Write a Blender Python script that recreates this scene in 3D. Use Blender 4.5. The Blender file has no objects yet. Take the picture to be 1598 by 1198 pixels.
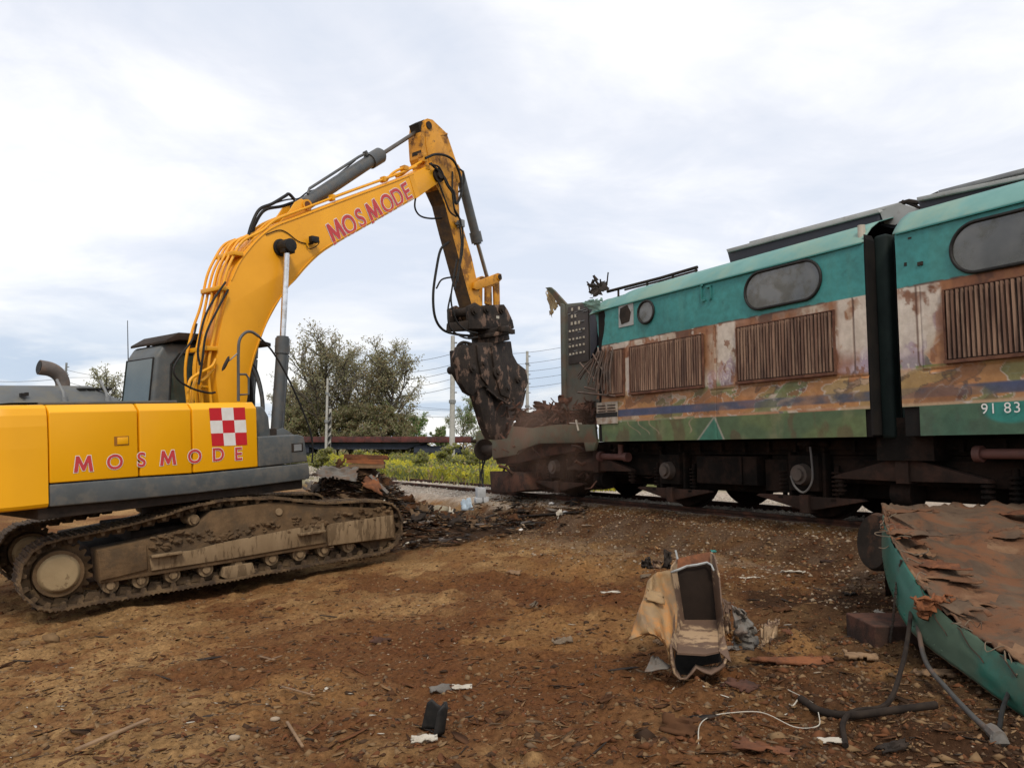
import bpy, bmesh, math, random
import numpy as np
from mathutils import Vector, Matrix
random.seed(7); rng = np.random.default_rng(7)
sc = bpy.context.scene; COL = sc.collection
R = math.radians

# ------------------------------------------------------------------ camera
FPX = 1200.0; HY = 705.0; PITCH = math.atan((HY-599)/FPX)
EYE = np.array([0, 0, 1.6])
cd = bpy.data.cameras.new('camera'); cam = bpy.data.objects.new('camera', cd); COL.objects.link(cam)
cam.location = EYE; cam.rotation_euler = (R(90)+PITCH, 0, 0)
cd.sensor_width = 36; cd.lens = FPX/1598*36; cd.clip_start = 0.05; cd.clip_end = 6000
sc.camera = cam
sc.view_settings.view_transform = 'Standard'; sc.view_settings.look = 'None'
sc.view_settings.exposure = 0.50; sc.view_settings.gamma = 1.0
sc.cycles.max_bounces = 6; sc.cycles.volume_bounces = 1; sc.cycles.volume_step_rate = 2.0
# ------------------------------------------------------------------ sky + sun (overcast)
SUN_TO = Vector((0.10, -0.72, 0.80)).normalized()
elev = math.asin(SUN_TO.z); az = math.atan2(SUN_TO.x, SUN_TO.y)
sd = bpy.data.lights.new('sun', 'SUN'); sd.energy = 1.45; sd.angle = R(12); sd.color = (1.0, 0.90, 0.76)
so = bpy.data.objects.new('sun', sd); COL.objects.link(so); so.location = (0, -10, 30)
so.rotation_euler = (-SUN_TO).to_track_quat('-Z', 'Y').to_euler()
w = bpy.data.worlds.new("World"); sc.world = w; w.use_nodes = True
nt = w.node_tree; N = nt.nodes; L = nt.links; N.clear()
def nn(t, **k):
    n = N.new(t)
    for a, b in k.items(): setattr(n, a, b)
    return n
out = nn('ShaderNodeOutputWorld'); bg = nn('ShaderNodeBackground'); bg.inputs[1].default_value = 1.0
sky = nn('ShaderNodeTexSky', sky_type='NISHITA', sun_disc=False, sun_elevation=elev, sun_rotation=az)
sm = nn('ShaderNodeVectorMath', operation='SCALE'); L.new(sky.outputs[0], sm.inputs[0]); sm.inputs['Scale'].default_value = 0.10
tc = nn('ShaderNodeTexCoord'); sx = nn('ShaderNodeSeparateXYZ'); L.new(tc.outputs['Generated'], sx.inputs[0])
def mth(op, a, b=None, c=None, clamp=False):
    n = nn('ShaderNodeMath', operation=op); n.use_clamp = clamp
    for i, v in enumerate((a, b, c)):
        if v is None: continue
        if isinstance(v, (int, float)): n.inputs[i].default_value = v
        else: L.new(v, n.inputs[i])
    return n.outputs[0]
zc = mth('ADD', mth('ABSOLUTE', sx.outputs[2]), 0.16)
cx = nn('ShaderNodeCombineXYZ'); L.new(mth('DIVIDE', sx.outputs[0], zc), cx.inputs[0]); L.new(mth('DIVIDE', sx.outputs[1], zc), cx.inputs[1])
def wnoise(scale, det, rough, dist, off):
    mp = nn('ShaderNodeMapping'); L.new(cx.outputs[0], mp.inputs[0]); mp.inputs['Location'].default_value = off
    mp.inputs['Scale'].default_value = (0.8, 1.0, 1)
    n = nn('ShaderNodeTexNoise'); L.new(mp.outputs[0], n.inputs['Vector'])
    n.inputs['Scale'].default_value = scale; n.inputs['Detail'].default_value = det
    n.inputs['Roughness'].default_value = rough; n.inputs['Distortion'].default_value = dist
    return n.outputs['Fac']
n1 = wnoise(0.85, 7, 0.55, 0.35, (3.1, 1.7, 0)); n2 = wnoise(2.6, 8, 0.6, 0.5, (0.4, 5.2, 0))
d = mth('ADD', mth('MULTIPLY', n1, 0.72), mth('MULTIPLY', n2, 0.28))
cr = nn('ShaderNodeValToRGB'); L.new(d, cr.inputs[0]); e = cr.color_ramp.elements
e[0].position = 0.38; e[0].color = (0.56, 0.60, 0.68, 1)
e[1].position = 0.56; e[1].color = (0.80, 0.80, 0.815, 1)
q = cr.color_ramp.elements.new(0.47); q.color = (0.65, 0.67, 0.725, 1)
# low band: bluer gaps and cream cloud close to the horizon
n3 = wnoise(1.1, 6, 0.55, 0.3, (7.7, 2.2, 0))
cr2 = nn('ShaderNodeValToRGB'); L.new(n3, cr2.inputs[0]); e = cr2.color_ramp.elements
e[0].position = 0.40; e[0].color = (0.36, 0.44, 0.56, 1); e[1].position = 0.55; e[1].color = (0.77, 0.755, 0.735, 1)
low = nn('ShaderNodeMapRange'); L.new(sx.outputs[2], low.inputs[0])
low.inputs[1].default_value = 0.10; low.inputs[2].default_value = 0.21; low.inputs[3].default_value = 0.85; low.inputs[4].default_value = 0.0
mx = nn('ShaderNodeMix', data_type='RGBA'); L.new(low.outputs[0], mx.inputs[0]); L.new(cr.outputs[0], mx.inputs[6]); L.new(cr2.outputs[0], mx.inputs[7])
mx2 = nn('ShaderNodeMix', data_type='RGBA'); mx2.inputs[0].default_value = 0.10
L.new(mx.outputs[2], mx2.inputs[6]); L.new(sm.outputs[0], mx2.inputs[7])
L.new(mx2.outputs[2], bg.inputs[0]); L.new(bg.outputs[0], out.inputs[0])

# ------------------------------------------------------------------ frames: real planes of the place
cF = np.array([0, math.cos(PITCH), math.sin(PITCH)]); cU = np.array([0, -math.sin(PITCH), math.cos(PITCH)]); cR = np.array([1.0, 0, 0])
def ray(x, y): return cF + cR*(x-799)/FPX + cU*(599-y)/FPX
def at(x, y, dep):            # point seen there, dep metres ahead
    d = ray(x, y); return EYE + d*(dep/d[1])
class Fr:
    def __init__(s, O, a, b, c): s.O = np.array(O, float); s.M = np.array([a, b, c], float)
    def w(s, a, b, c): return s.O + s.M[0]*a + s.M[1]*b + s.M[2]*c
    def un(s, x, y, b):
        d = ray(x, y); n = s.M[1]; t = ((s.O-EYE)@n + b)/(d@n); q = EYE + d*t - s.O
        return float(q@s.M[0]), float(q@s.M[2])
    def p(s, x, y, b): u, w_ = s.un(x, y, b); return s.w(u, b, w_)
def mkf(O, fx, fy, sl):
    a = np.array([fx, fy, 0.]); a /= np.linalg.norm(a); b = np.array([a[1], -a[0], 0]); a = a + np.array([0, 0, sl]); a /= np.linalg.norm(a)
    return Fr(O, a, b, np.cross(b, a))
EC = (-4.9, 12.1, -0.38)
EX = mkf(EC, .619, .785, .063); TR = mkf(EC, .78, .62, .075)
lf = np.array([-.512, .859, 0]); lf /= np.linalg.norm(lf)
LO = Fr([4.25, 9.1, 0.7], lf, [-lf[1], lf[0], 0], [0, 0, 1])   # along (to the front), out (to the viewer), up from rail top
WD = Fr([0, 0, 0], [1, 0, 0], [0, 1, 0], [0, 0, 1])

# ------------------------------------------------------------------ numpy noise
def vn(x, y, s=0):
    xi = np.floor(x); yi = np.floor(y); fx = x-xi; fy = y-yi
    fx = fx*fx*(3-2*fx); fy = fy*fy*(3-2*fy)
    def h(a, b): v = np.sin(a*127.1+b*311.7+s*74.7)*43758.5453; return v-np.floor(v)
    return (h(xi, yi)*(1-fx)+h(xi+1, yi)*fx)*(1-fy)+(h(xi, yi+1)*(1-fx)+h(xi+1, yi+1)*fx)*fy
def fbm(x, y, o=4, s=0, g=0.5):
    x = np.asarray(x, float); y = np.asarray(y, float); v = 0; a = 1; t = 0
    for i in range(o): v = v + a*vn(x*2**i+i*17.3, y*2**i+i*9.1, s+i); t += a; a *= g
    return v/t
def ss(a, b, x): t = np.clip((x-a)/(b-a), 0, 1); return t*t*(3-2*t)

# ------------------------------------------------------------------ materials
MAT = {}
def mat(name, c1, c2=None, scale=6, rough=0.7, metal=0, bump=0.0, bs=30, rust=None, rs=5, ramt=0.5, spec=0.5, attr=False, coat=0, stretch=(1, 1, 1), thr=(0.45, 0.6), dark=None):
    """painted / rusty / dusty surface: two tones mixed by noise, an optional stain layer, bump"""
    m = bpy.data.materials.new(name); m.use_nodes = True; t = m.node_tree; n = t.nodes; l = t.links
    b = n['Principled BSDF']; b.inputs['Roughness'].default_value = rough; b.inputs['Metallic'].default_value = metal
    b.inputs['Specular IOR Level'].default_value = spec; b.inputs['Coat Weight'].default_value = coat
    g = n.new('ShaderNodeNewGeometry'); mp = n.new('ShaderNodeMapping'); l.new(g.outputs['Position'], mp.inputs[0]); mp.inputs['Scale'].default_value = stretch
    def noi(s, dt=6, ro=0.6, off=0, plain=False):
        k = n.new('ShaderNodeTexNoise'); k.inputs['Scale'].default_value = s; k.inputs['Detail'].default_value = dt; k.inputs['Roughness'].default_value = ro
        k.noise_dimensions = '4D'; k.inputs['W'].default_value = off
        l.new(g.outputs['Position'] if plain else mp.outputs[0], k.inputs['Vector']); return k.outputs['Fac']
    def mix(f, a, c):
        k = n.new('ShaderNodeMix'); k.data_type = 'RGBA'
        l.new(f, k.inputs[0])
        for i, v in ((6, a), (7, c)):
            if isinstance(v, tuple): k.inputs[i].default_value = (*v[:3], 1)
            else: l.new(v, k.inputs[i])
        return k.outputs[2]
    def ramp(f, a, c):
        k = n.new('ShaderNodeMapRange'); l.new(f, k.inputs[0]); k.inputs[1].default_value = a; k.inputs[2].default_value = c; k.interpolation_type = 'SMOOTHSTEP'; return k.outputs[0]
    if attr:
        a = n.new('ShaderNodeAttribute'); a.attribute_name = 'Col'; base = a.outputs['Color']
        if c2:  # fine speckle multiplied in
            k = n.new('ShaderNodeMix'); k.data_type = 'RGBA'; k.blend_type = 'MULTIPLY'; k.inputs[0].default_value = 1
            l.new(base, k.inputs[6]); l.new(mix(ramp(noi(scale, 8, 0.65), 0.3, 0.7), c1, c2), k.inputs[7]); base = k.outputs[2]
    else: base = mix(ramp(noi(scale), 0.3, 0.7), c1, c2 or tuple(x*0.8 for x in c1))
    if rust:
        f = ramp(noi(rs, 8, 0.68, 3.3), *thr); k = n.new('ShaderNodeMath'); k.operation = 'MULTIPLY'; l.new(f, k.inputs[0]); k.inputs[1].default_value = ramt
        base = mix(k.outputs[0], base, rust)
        k2 = n.new('ShaderNodeMapRange'); l.new(k.outputs[0], k2.inputs[0]); k2.inputs[3].default_value = rough; k2.inputs[4].default_value = 0.9; l.new(k2.outputs[0], b.inputs['Roughness'])
    if dark:
        f = ramp(noi(rs*2.7, 8, 0.7, 8.1), 0.55, 0.68); k = n.new('ShaderNodeMath'); k.operation = 'MULTIPLY'; l.new(f, k.inputs[0]); k.inputs[1].default_value = 0.8
        base = mix(k.outputs[0], base, dark)
    l.new(base, b.inputs['Base Color'])
    if bump:
        k = n.new('ShaderNodeBump'); k.inputs['Strength'].default_value = min(1, bump); k.inputs['Distance'].default_value = 0.02*max(1, bump)
        l.new(noi(bs, 8, 0.7, 1.1, True), k.inputs['Height']); l.new(k.outputs[0], b.inputs['Normal'])
    MAT[name] = m; return m
def mixc(a, b, t): return tuple(x+(y-x)*t for x, y in zip(a, b))
YEL = mat('yellow_paint', (.80, .36, .008), (.72, .315, .006), 1.2, .42, spec=.4, bump=.05, bs=60, rust=(.20, .08, .02), rs=2.6, ramt=.55, thr=(.60, .72))
YELB = mat('yellow_body_paint', (.84, .40, .002), (.79, .37, .002), .8, .36, spec=.45, bump=.02, bs=3, rust=(.30, .13, .02), rs=4.5, ramt=.5, thr=(.66, .74))
YELD = mat('worn_yellow_arm', (.70, .30, .008), (.52, .22, .01), 2, .55, bump=.12, bs=40, rust=(.11, .045, .02), rs=2.4, ramt=.85, thr=(.50, .62), dark=(.02, .014, .01))
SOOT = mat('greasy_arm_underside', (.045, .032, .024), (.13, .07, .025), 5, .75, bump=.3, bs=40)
GRY = mat('grey_machine_paint', (.085, .095, .098), (.065, .073, .075), 3, .5, bump=.06, bs=50, rust=(.16, .14, .11), rs=5, ramt=.45)
GRYH = mat('grey_hood_paint', (.09, .095, .092), (.075, .08, .08), 4, .55, bump=.04, bs=40, rust=(.15, .135, .10), rs=4, ramt=.5)
CYL = mat('grey_cylinder_paint', (.075, .083, .085), (.055, .06, .065), 4, .42, bump=.04, bs=50, rust=(.12, .1, .08), rs=7, ramt=.4)
CHR = mat('chrome_rod', (.75, .75, .76), (.6, .6, .6), 5, .18, metal=1, rust=(.3, .22, .14), rs=9, ramt=.3)
BLK = mat('black_rubber', (.010, .010, .010), (.022, .020, .018), 20, .6, spec=.25)
DRK = mat('dark_steel', (.022, .018, .015), (.042, .030, .023), 6, .85, bump=.3, bs=40, spec=.2)
SHR = mat('shear_steel', (.016, .012, .010), (.036, .026, .020), 5, .7, bump=.6, bs=25, spec=.25, rust=(.21, .135, .10), rs=3.6, ramt=.75, thr=(.53, .58), stretch=(1.2, 1.2, .8), dark=(.010, .008, .007))
MUD = mat('mud_crust', (.160, .100, .052), (.088, .055, .029), 3.5, .95, bump=.9, bs=14, rust=(.075, .052, .032), rs=2.5, ramt=.8, spec=.2)
MUDL = mat('dried_mud_plate', (.255, .180, .105), (.19, .13, .073), 2.5, .95, bump=.25, bs=30, rust=(.095, .062, .034), rs=5, ramt=.75, spec=.2, stretch=(2.4, 2.4, .5), thr=(.5, .56))
TRKM = mat('muddy_track_steel', (.10, .064, .036), (.045, .031, .021), 6, .9, bump=.6, bs=30, rust=(.19, .125, .066), rs=4, ramt=.7, spec=.25)
GLS = mat('dusty_glass', (.022, .045, .042), (.05, .075, .07), 3, .06, spec=1.0)
GLS2 = mat('grimy_loco_glass', (.045, .046, .040), (.13, .125, .108), 1.6, .13, spec=.9, rust=(.035, .038, .024), rs=3, ramt=.5)
RED = mat('faded_red_lettering', (.58, .045, .045), (.45, .04, .05), 12, .5)
REDB = mat('red_emblem', (.55, .012, .02), (.50, .012, .02), 6, .5)
WHT = mat('white_decal', (.75, .74, .72), (.68, .66, .62), 10, .6)
RUST = mat('brown_rust', (.16, .065, .032), (.085, .038, .022), 6, .9, bump=.5, bs=30, rust=(.27, .10, .04), rs=5, ramt=.6, spec=.2)
RUSTD = mat('dark_rust', (.055, .030, .021), (.032, .021, .017), 4, .9, bump=.5, bs=30, rust=(.13, .055, .035), rs=4, ramt=.6, spec=.2)
UND = mat('grimy_underframe', (.014, .011, .009), (.007, .006, .005), 3, .9, bump=.4, bs=25, rust=(.036, .020, .014), rs=2.5, ramt=.6, spec=.12)
SLAT = mat('rusty_louvre', (.16, .085, .055), (.060, .032, .023), 9, .85, bump=.2, bs=40, rust=(.33, .21, .14), rs=9, ramt=.55, stretch=(2, 2, .15))
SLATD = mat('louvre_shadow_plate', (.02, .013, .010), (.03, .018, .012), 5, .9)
LCOL = mat('loco_painted_side', (1, 1, 1), (.74, .72, .70), 9, .62, attr=True, bump=.12, bs=18)
ROOFT = mat('faded_teal_roof', (.14, .295, .265), (.085, .225, .205), 1.6, .6, bump=.06, bs=30, rust=(.24, .31, .23), rs=1.4, ramt=.5)
TEAL = mat('teal_paint', (.028, .205, .185), (.024, .17, .155), 2, .5, bump=.08, bs=12)
DGRN = mat('dark_green_gangway', (.014, .024, .021), (.008, .014, .013), 3, .75, bump=.1, bs=20, spec=.2)
OLIV = mat('olive_green_frame', (.085, .09, .055), (.055, .06, .036), 3, .75, bump=.25, bs=20, rust=(.12, .06, .035), rs=3, ramt=.75)
LGRY = mat('light_grey_roof_sheet', (.36, .37, .36), (.29, .295, .285), 4, .7, bump=.08, bs=30, rust=(.12, .10, .085), rs=7, ramt=.5, thr=(.56, .64))
NAVY = mat('dark_roof_side', (.022, .024, .036), (.03, .03, .04), 3, .6)
GRNW = mat('wreck_green_paint', (.006, .098, .066), (.006, .072, .050), 2, .5, bump=.12, bs=12, rust=(.055, .075, .045), rs=1.3, ramt=.8, thr=(.46, .60), dark=(.04, .022, .014))
WRKT = mat('wreck_rust_sheet', (.185, .094, .050), (.10, .050, .029), 2.2, .95, bump=.8, bs=11, rust=(.25, .155, .09), rs=1.7, ramt=.6, spec=.1, dark=(.035, .018, .012))
WRKG = mat('wreck_grey_lining', (.13, .088, .058), (.075, .05, .035), 3, .95, bump=.4, bs=25, rust=(.16, .07, .035), rs=3, ramt=.8, spec=.1, dark=(.035, .022, .016))
CHAN = mat('torn_channel_brown', (.13, .075, .045), (.09, .052, .032), 5, .75, bump=.2, bs=25, rust=(.38, .26, .15), rs=4, ramt=.8, thr=(.5, .56), stretch=(.6, 1.4, 1.8))
CHANI = mat('channel_inner_face', (.012, .008, .006), (.022, .014, .010), 5, .85, bump=.1, bs=25, spec=.15)
FLAP = mat('scorched_steel_flap', (.30, .19, .085), (.16, .105, .058), 5, .7, bump=.2, bs=20, rust=(.42, .17, .035), rs=5, ramt=.7, dark=(.07, .045, .028))
CONC = mat('concrete_mast', (.42, .41, .38), (.34, .33, .30), 5, .85)
GALV = mat('galvanised_steel', (.22, .23, .23), (.16, .165, .17), 5, .6)
BARK = mat('grey_bark', (.11, .095, .075), (.07, .06, .05), 8, .9, bump=.4, bs=20)
PALE = mat('pale_scrap', (.50, .46, .38), (.36, .32, .26), 9, .8, bump=.2, bs=40)
WOOD = mat('weathered_wood', (.26, .16, .085), (.16, .095, .05), 9, .9, bump=.3, bs=40, stretch=(1, 1, 4))
DUN = mat('dun_scrap', (.18, .13, .085), (.10, .075, .05), 7, .9, bump=.3, bs=30)
GSCR = mat('grey_scrap_sheet', (.16, .145, .125), (.09, .08, .07), 4, .7, bump=.3, bs=20, rust=(.14, .075, .04), rs=5, ramt=.6)
BLUW = mat('blue_black_underframe', (.03, .038, .06), (.02, .024, .035), 3, .8)
REDW = mat('oxide_red_wagon', (.13, .035, .028), (.075, .022, .02), 3, .85, rust=(.03, .02, .02), rs=2, ramt=.7)
BALL = mat('white_ballast', (.50, .43, .36), (.30, .255, .21), 11, .9, bump=.4, bs=30)
SLEE = mat('sleeper_wood', (.10, .07, .05), (.06, .045, .035), 6, .9)
def leafmat(name, c1, c2, trans=.35):
    m = mat(name, c1, c2, 1.2, .6, spec=.3); b = m.node_tree.nodes['Principled BSDF']
    n = m.node_tree.nodes; l = m.node_tree.links
    tr = n.new('ShaderNodeBsdfTranslucent'); tr.inputs[0].default_value = (*[min(1, x*1.5) for x in c1], 1)
    ms = n.new('ShaderNodeMixShader'); ms.inputs[0].default_value = trans
    l.new(b.outputs[0], ms.inputs[1]); l.new(tr.outputs[0], ms.inputs[2]); l.new(ms.outputs[0], n['Material Output'].inputs[0]); return m
LF1 = leafmat('grey_green_leaves', (.33, .31, .19), (.22, .21, .12), .5); LF2 = leafmat('olive_brown_leaves', (.28, .21, .11), (.19, .14, .075), .45)
LF3 = leafmat('pale_leaves', (.24, .24, .13), (.17, .17, .09)); LF4 = leafmat('fresh_green_leaves', (.13, .22, .05), (.09, .16, .04))
WG1 = leafmat('yellow_green_weed', (.38, .37, .06), (.27, .28, .05), .45); WG2 = leafmat('yellow_bloom', (.56, .49, .04), (.42, .38, .04), .45); WG3 = leafmat('grey_green_weed', (.17, .20, .075), (.14, .15, .06)); WG4 = leafmat('dry_weed', (.30, .23, .12), (.2, .15, .08))

# ------------------------------------------------------------------ mesh builder
class MB:
    def __init__(s): s.v = []; s.f = []; s.m = []
    def add(s, vs, fs, mi=0):
        o = len(s.v); s.v += [tuple(map(float, p)) for p in vs]; s.f += [tuple(i+o for i in f) for f in fs]; s.m += [mi]*len(fs); return s
    def box(s, fr, a0, a1, b0, b1, c0, c1, mi=0):
        vs = [fr.w(a, b, c) for a in (a0, a1) for b in (b0, b1) for c in (c0, c1)]
        return s.add(vs, [(0, 1, 3, 2), (4, 6, 7, 5), (0, 4, 5, 1), (2, 3, 7, 6), (0, 2, 6, 4), (1, 5, 7, 3)], mi)
    def prism(s, fr, poly, b0, b1, mi=0):     # poly in (a,c), extruded across
        n = len(poly); vs = [fr.w(a, b0, c) for a, c in poly]+[fr.w(a, b1, c) for a, c in poly]
        return s.add(vs, [tuple(range(n)), tuple(range(2*n-1, n-1, -1))]+[(i, i+n, (i+1) % n+n, (i+1) % n) for i in range(n)], mi)
    def pris3(s, lo, hi, mi=0):               # two matching loops of 3d points
        n = len(lo); return s.add(list(lo)+list(hi), [tuple(range(n)), tuple(range(2*n-1, n-1, -1))]+[(i, i+n, (i+1) % n+n, (i+1) % n) for i in range(n)], mi)
    def tube(s, pts, r, seg=8, mi=0, cap=True):
        pts = [Vector(p) for p in pts]; n = len(pts); rs = r if isinstance(r, (list, tuple)) else [r]*n
        t0 = (pts[1]-pts[0]).normalized(); up = Vector((0, 0, 1)) if abs(t0.z) < .9 else Vector((1, 0, 0)); nrm = (up-t0*up.dot(t0)).normalized(); vs = []
        for i in range(n):
            t = (pts[min(i+1, n-1)]-pts[max(i-1, 0)]).normalized(); nrm = (nrm-t*nrm.dot(t)).normalized(); bi = t.cross(nrm)
            for k in range(seg):
                a = 2*math.pi*k/seg; vs.append(pts[i]+(nrm*math.cos(a)+bi*math.sin(a))*rs[i])
        fs = [(i*seg+k, i*seg+(k+1) % seg, (i+1)*seg+(k+1) % seg, (i+1)*seg+k) for i in range(n-1) for k in range(seg)]
        if cap: fs += [tuple(range(seg-1, -1, -1)), tuple(range((n-1)*seg, n*seg))]
        return s.add(vs, fs, mi)
    def cyl(s, p, q, r, r2=None, seg=20, mi=0): return s.tube([p, q], [r, r if r2 is None else r2], seg, mi)
    def grid(s, P, mi=0):                     # P[i][j] 3d
        a, b = len(P), len(P[0]); return s.add([p for row in P for p in row], [(i*b+j, i*b+j+1, (i+1)*b+j+1, (i+1)*b+j) for i in range(a-1) for j in range(b-1)], mi)
    def blob(s, c, r, seed=0, sq=(1, 1, 1), mi=0, jag=.25):
        c = np.array(c); t = (1+5**.5)/2; V = [(-1, t, 0), (1, t, 0), (-1, -t, 0), (1, -t, 0), (0, -1, t), (0, 1, t), (0, -1, -t), (0, 1, -t), (t, 0, -1), (t, 0, 1), (-t, 0, -1), (-t, 0, 1)]
        Fc = [(0, 11, 5), (0, 5, 1), (0, 1, 7), (0, 7, 10), (0, 10, 11), (1, 5, 9), (5, 11, 4), (11, 10, 2), (10, 7, 6), (7, 1, 8), (3, 9, 4), (3, 4, 2), (3, 2, 6), (3, 6, 8), (3, 8, 9), (4, 9, 5), (2, 4, 11), (6, 2, 10), (8, 6, 7), (9, 8, 1)]
        rr = random.Random(seed); return s.add([c+np.array(v)/1.9*r*np.array(sq)*(1+rr.uniform(-jag, jag)) for v in V], Fc, mi)
def flipfix(me):
    bm = bmesh.new(); bm.from_mesh(me); bmesh.ops.recalc_face_normals(bm, faces=bm.faces); bm.to_mesh(me); bm.free()
ROOTS = {}
def build(mb, name, mats, parent=None, label=None, cat=None, group=None, kind=None, smooth=38, bevel=0, fix=True, col=None, seg=2):
    me = bpy.data.meshes.new(name)
    mats = mats if isinstance(mats, (list, tuple)) else [mats]
    V = np.array(mb.v, float)
    if parent is None:
        org = np.array([(V[:, 0].min()+V[:, 0].max())/2, (V[:, 1].min()+V[:, 1].max())/2, V[:, 2].min()])
        if kind == 'structure': org = np.zeros(3)
    else:
        p = parent
        while p.parent: p = p.parent
        org = np.array(p.location)
    V = V-org
    me.from_pydata(V.tolist(), [], mb.f)
    for m in mats: me.materials.append(m)
    if len(mats) > 1: me.polygons.foreach_set('material_index', mb.m)
    if bevel or (fix and len(mb.f) < 60000):
        bm = bmesh.new(); bm.from_mesh(me)
        if bevel:
            bmesh.ops.recalc_face_normals(bm, faces=bm.faces)
            ed = [e for e in bm.edges if len(e.link_faces) == 2 and e.calc_face_angle(0) > R(25)]
            bmesh.ops.bevel(bm, geom=ed, offset=bevel, segments=seg, affect='EDGES', profile=.5, clamp_overlap=True)
        bmesh.ops.recalc_face_normals(bm, faces=bm.faces); bm.to_mesh(me); bm.free()
    if col is not None:
        a = me.color_attributes.new('Col', 'FLOAT_COLOR', 'POINT'); c = np.ones((len(me.vertices), 4), np.float32); c[:, :3] = col; a.data.foreach_set('color', c.ravel())
    if smooth:
        me.polygons.foreach_set('use_smooth', [True]*len(me.polygons)); me.set_sharp_from_angle(angle=R(smooth))
    o = bpy.data.objects.new(name, me); COL.objects.link(o)
    if parent is None: o.location = org
    else: o.parent = parent
    tag(o, label, cat, group, kind); return o
def tag(o, label=None, cat=None, group=None, kind=None):
    for k, v in (('label', label), ('category', cat), ('group', group), ('kind', kind)):
        if v: o[k] = v
def empty(name, loc, label, cat, group=None):
    o = bpy.data.objects.new(name, None); COL.objects.link(o); o.location = tuple(map(float, loc)); o.empty_display_size = .3; tag(o, label, cat, group); return o
def spline(pts, n=8):                          # Catmull-Rom through 3d points
    P = [np.array(p, float) for p in pts]; P = [2*P[0]-P[1]]+P+[2*P[-1]-P[-2]]; o = []
    for i in range(1, len(P)-2):
        for k in range(n):
            t = k/n; a, b, c, d = P[i-1:i+3]
            o.append(.5*((2*b)+(-a+c)*t+(2*a-5*b+4*c-d)*t*t+(-a+3*b-3*c+d)*t**3))
    o.append(P[-2]); return o
def text(s, off=0.0, space=1.0):
    cu = bpy.data.curves.new('t', 'FONT'); cu.body = s; cu.size = 1; cu.offset = off; cu.space_character = space; cu.resolution_u = 6
    ob = bpy.data.objects.new('t', cu); COL.objects.link(ob); bpy.context.view_layer.update()
    me = bpy.data.meshes.new_from_object(ob); vs = [tuple(v.co) for v in me.vertices]; fs = [tuple(p.vertices) for p in me.polygons]
    bpy.data.objects.remove(ob); bpy.data.meshes.remove(me); return vs, fs
MP = [(0, 0), (.10, .73), (.22, .73), (.42, .29), (.62, .73), (.74, .73), (.84, 0), (.70, 0), (.635, .45), (.46, .06), (.38, .06), (.205, .45), (.14, 0)]
def outset(P, d):
    o = []; n = len(P)
    for i in range(n):
        a, b, c = [np.array(P[k % n]) for k in (i-1, i, i+1)]; u = (b-a)/np.linalg.norm(b-a); v = (c-b)/np.linalg.norm(c-b); n1 = np.array([-u[1], u[0]]); n2 = np.array([-v[1], v[0]]); m_ = n1+n2; m_ /= np.linalg.norm(m_); o.append(tuple(b+m_*d/max(.55, m_@n1)))
    return o
def place_text(mb, s, fn, off, h, cx_, mi=0):
    """fn(x,y)->3d ; glyph box scaled so that capitals are h tall, centred on cx_"""
    if s == 'M':
        P = outset(MP, off); vs = [(x, y, 0) for x, y in P]; fs = [tuple(range(len(P)))]
    else: vs, fs = text(s, off)
    bx = [v[0] for v in vs]; mid = (min(bx)+max(bx))/2; k = h/.73
    mb.add([fn(cx_+(v[0]-mid)*k, v[1]*k) for v in vs], fs, mi)

# ------------------------------------------------------------------ terrain
CP = [(0, 1, -1.52), (0, 3.5, -1.52), (-3, 3.5, -1.68), (4, 3, -1.47), (-8, 3, -1.95), (-4.5, 6, -1.95), (-6.2, 8, -2.12), (-5.2, 9.3, -2.07), (-3.3, 10.7, -1.92), (-1.6, 12.3, -1.76), (0, 6, -1.60), (0, 9, -1.62), (0, 13, -1.45), (1.15, 5.1, -1.475), (2.2, 4.9, -1.50), (2.8, 6, -1.50), (3.4, 7, -1.42), (4, 4.5, -1.48),
      (6, 3, -1.45), (-7.5, 11.5, -2.05), (-4, 15, -1.85), (-2, 17, -1.45), (-9, 16, -1.9), (-12, 6, -2.1), (-14, 14, -1.8), (-12, 25, -1.2), (1.5, 10.5, -1.45), (3, 8.6, -1.36), (-6, 22, -1.35), (8, -2, -1.4), (-5, -4, -1.7), (5, -6, -1.5), (-14, -6, -1.9)]
_cp = np.array(CP); _A = np.linalg.norm(_cp[:, None, :2]-_cp[None, :, :2], axis=2); _w = np.linalg.solve(_A+1e-6*np.eye(len(CP)), _cp[:, 2])
def qd(X, Y): return X*.859+Y*.512
def zg(X, Y):
    X = np.asarray(X, float); Y = np.asarray(Y, float)
    xs = np.clip(X, -16, 10); ys = np.clip(Y, -6, 26)
    z = sum(_w[i]*np.sqrt((xs-_cp[i, 0])**2+(ys-_cp[i, 1])**2) for i in range(len(CP)))
    far = ss(14, 40, np.hypot(X*.9, Y-6)); z = z*(1-far)+(-1.12)*far
    q = qd(X, Y); m = ss(7.7, 8.5, q)
    zb = -1.09+.10*ss(8.6, 9.1, q)*ss(11.8, 11.2, q)+0.0*X
    zb = zb+ss(27, 42, Y+.2*X)*.50-ss(60, 200, Y)*.3
    z = z*(1-m)+zb*m
    return z+1.6
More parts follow.
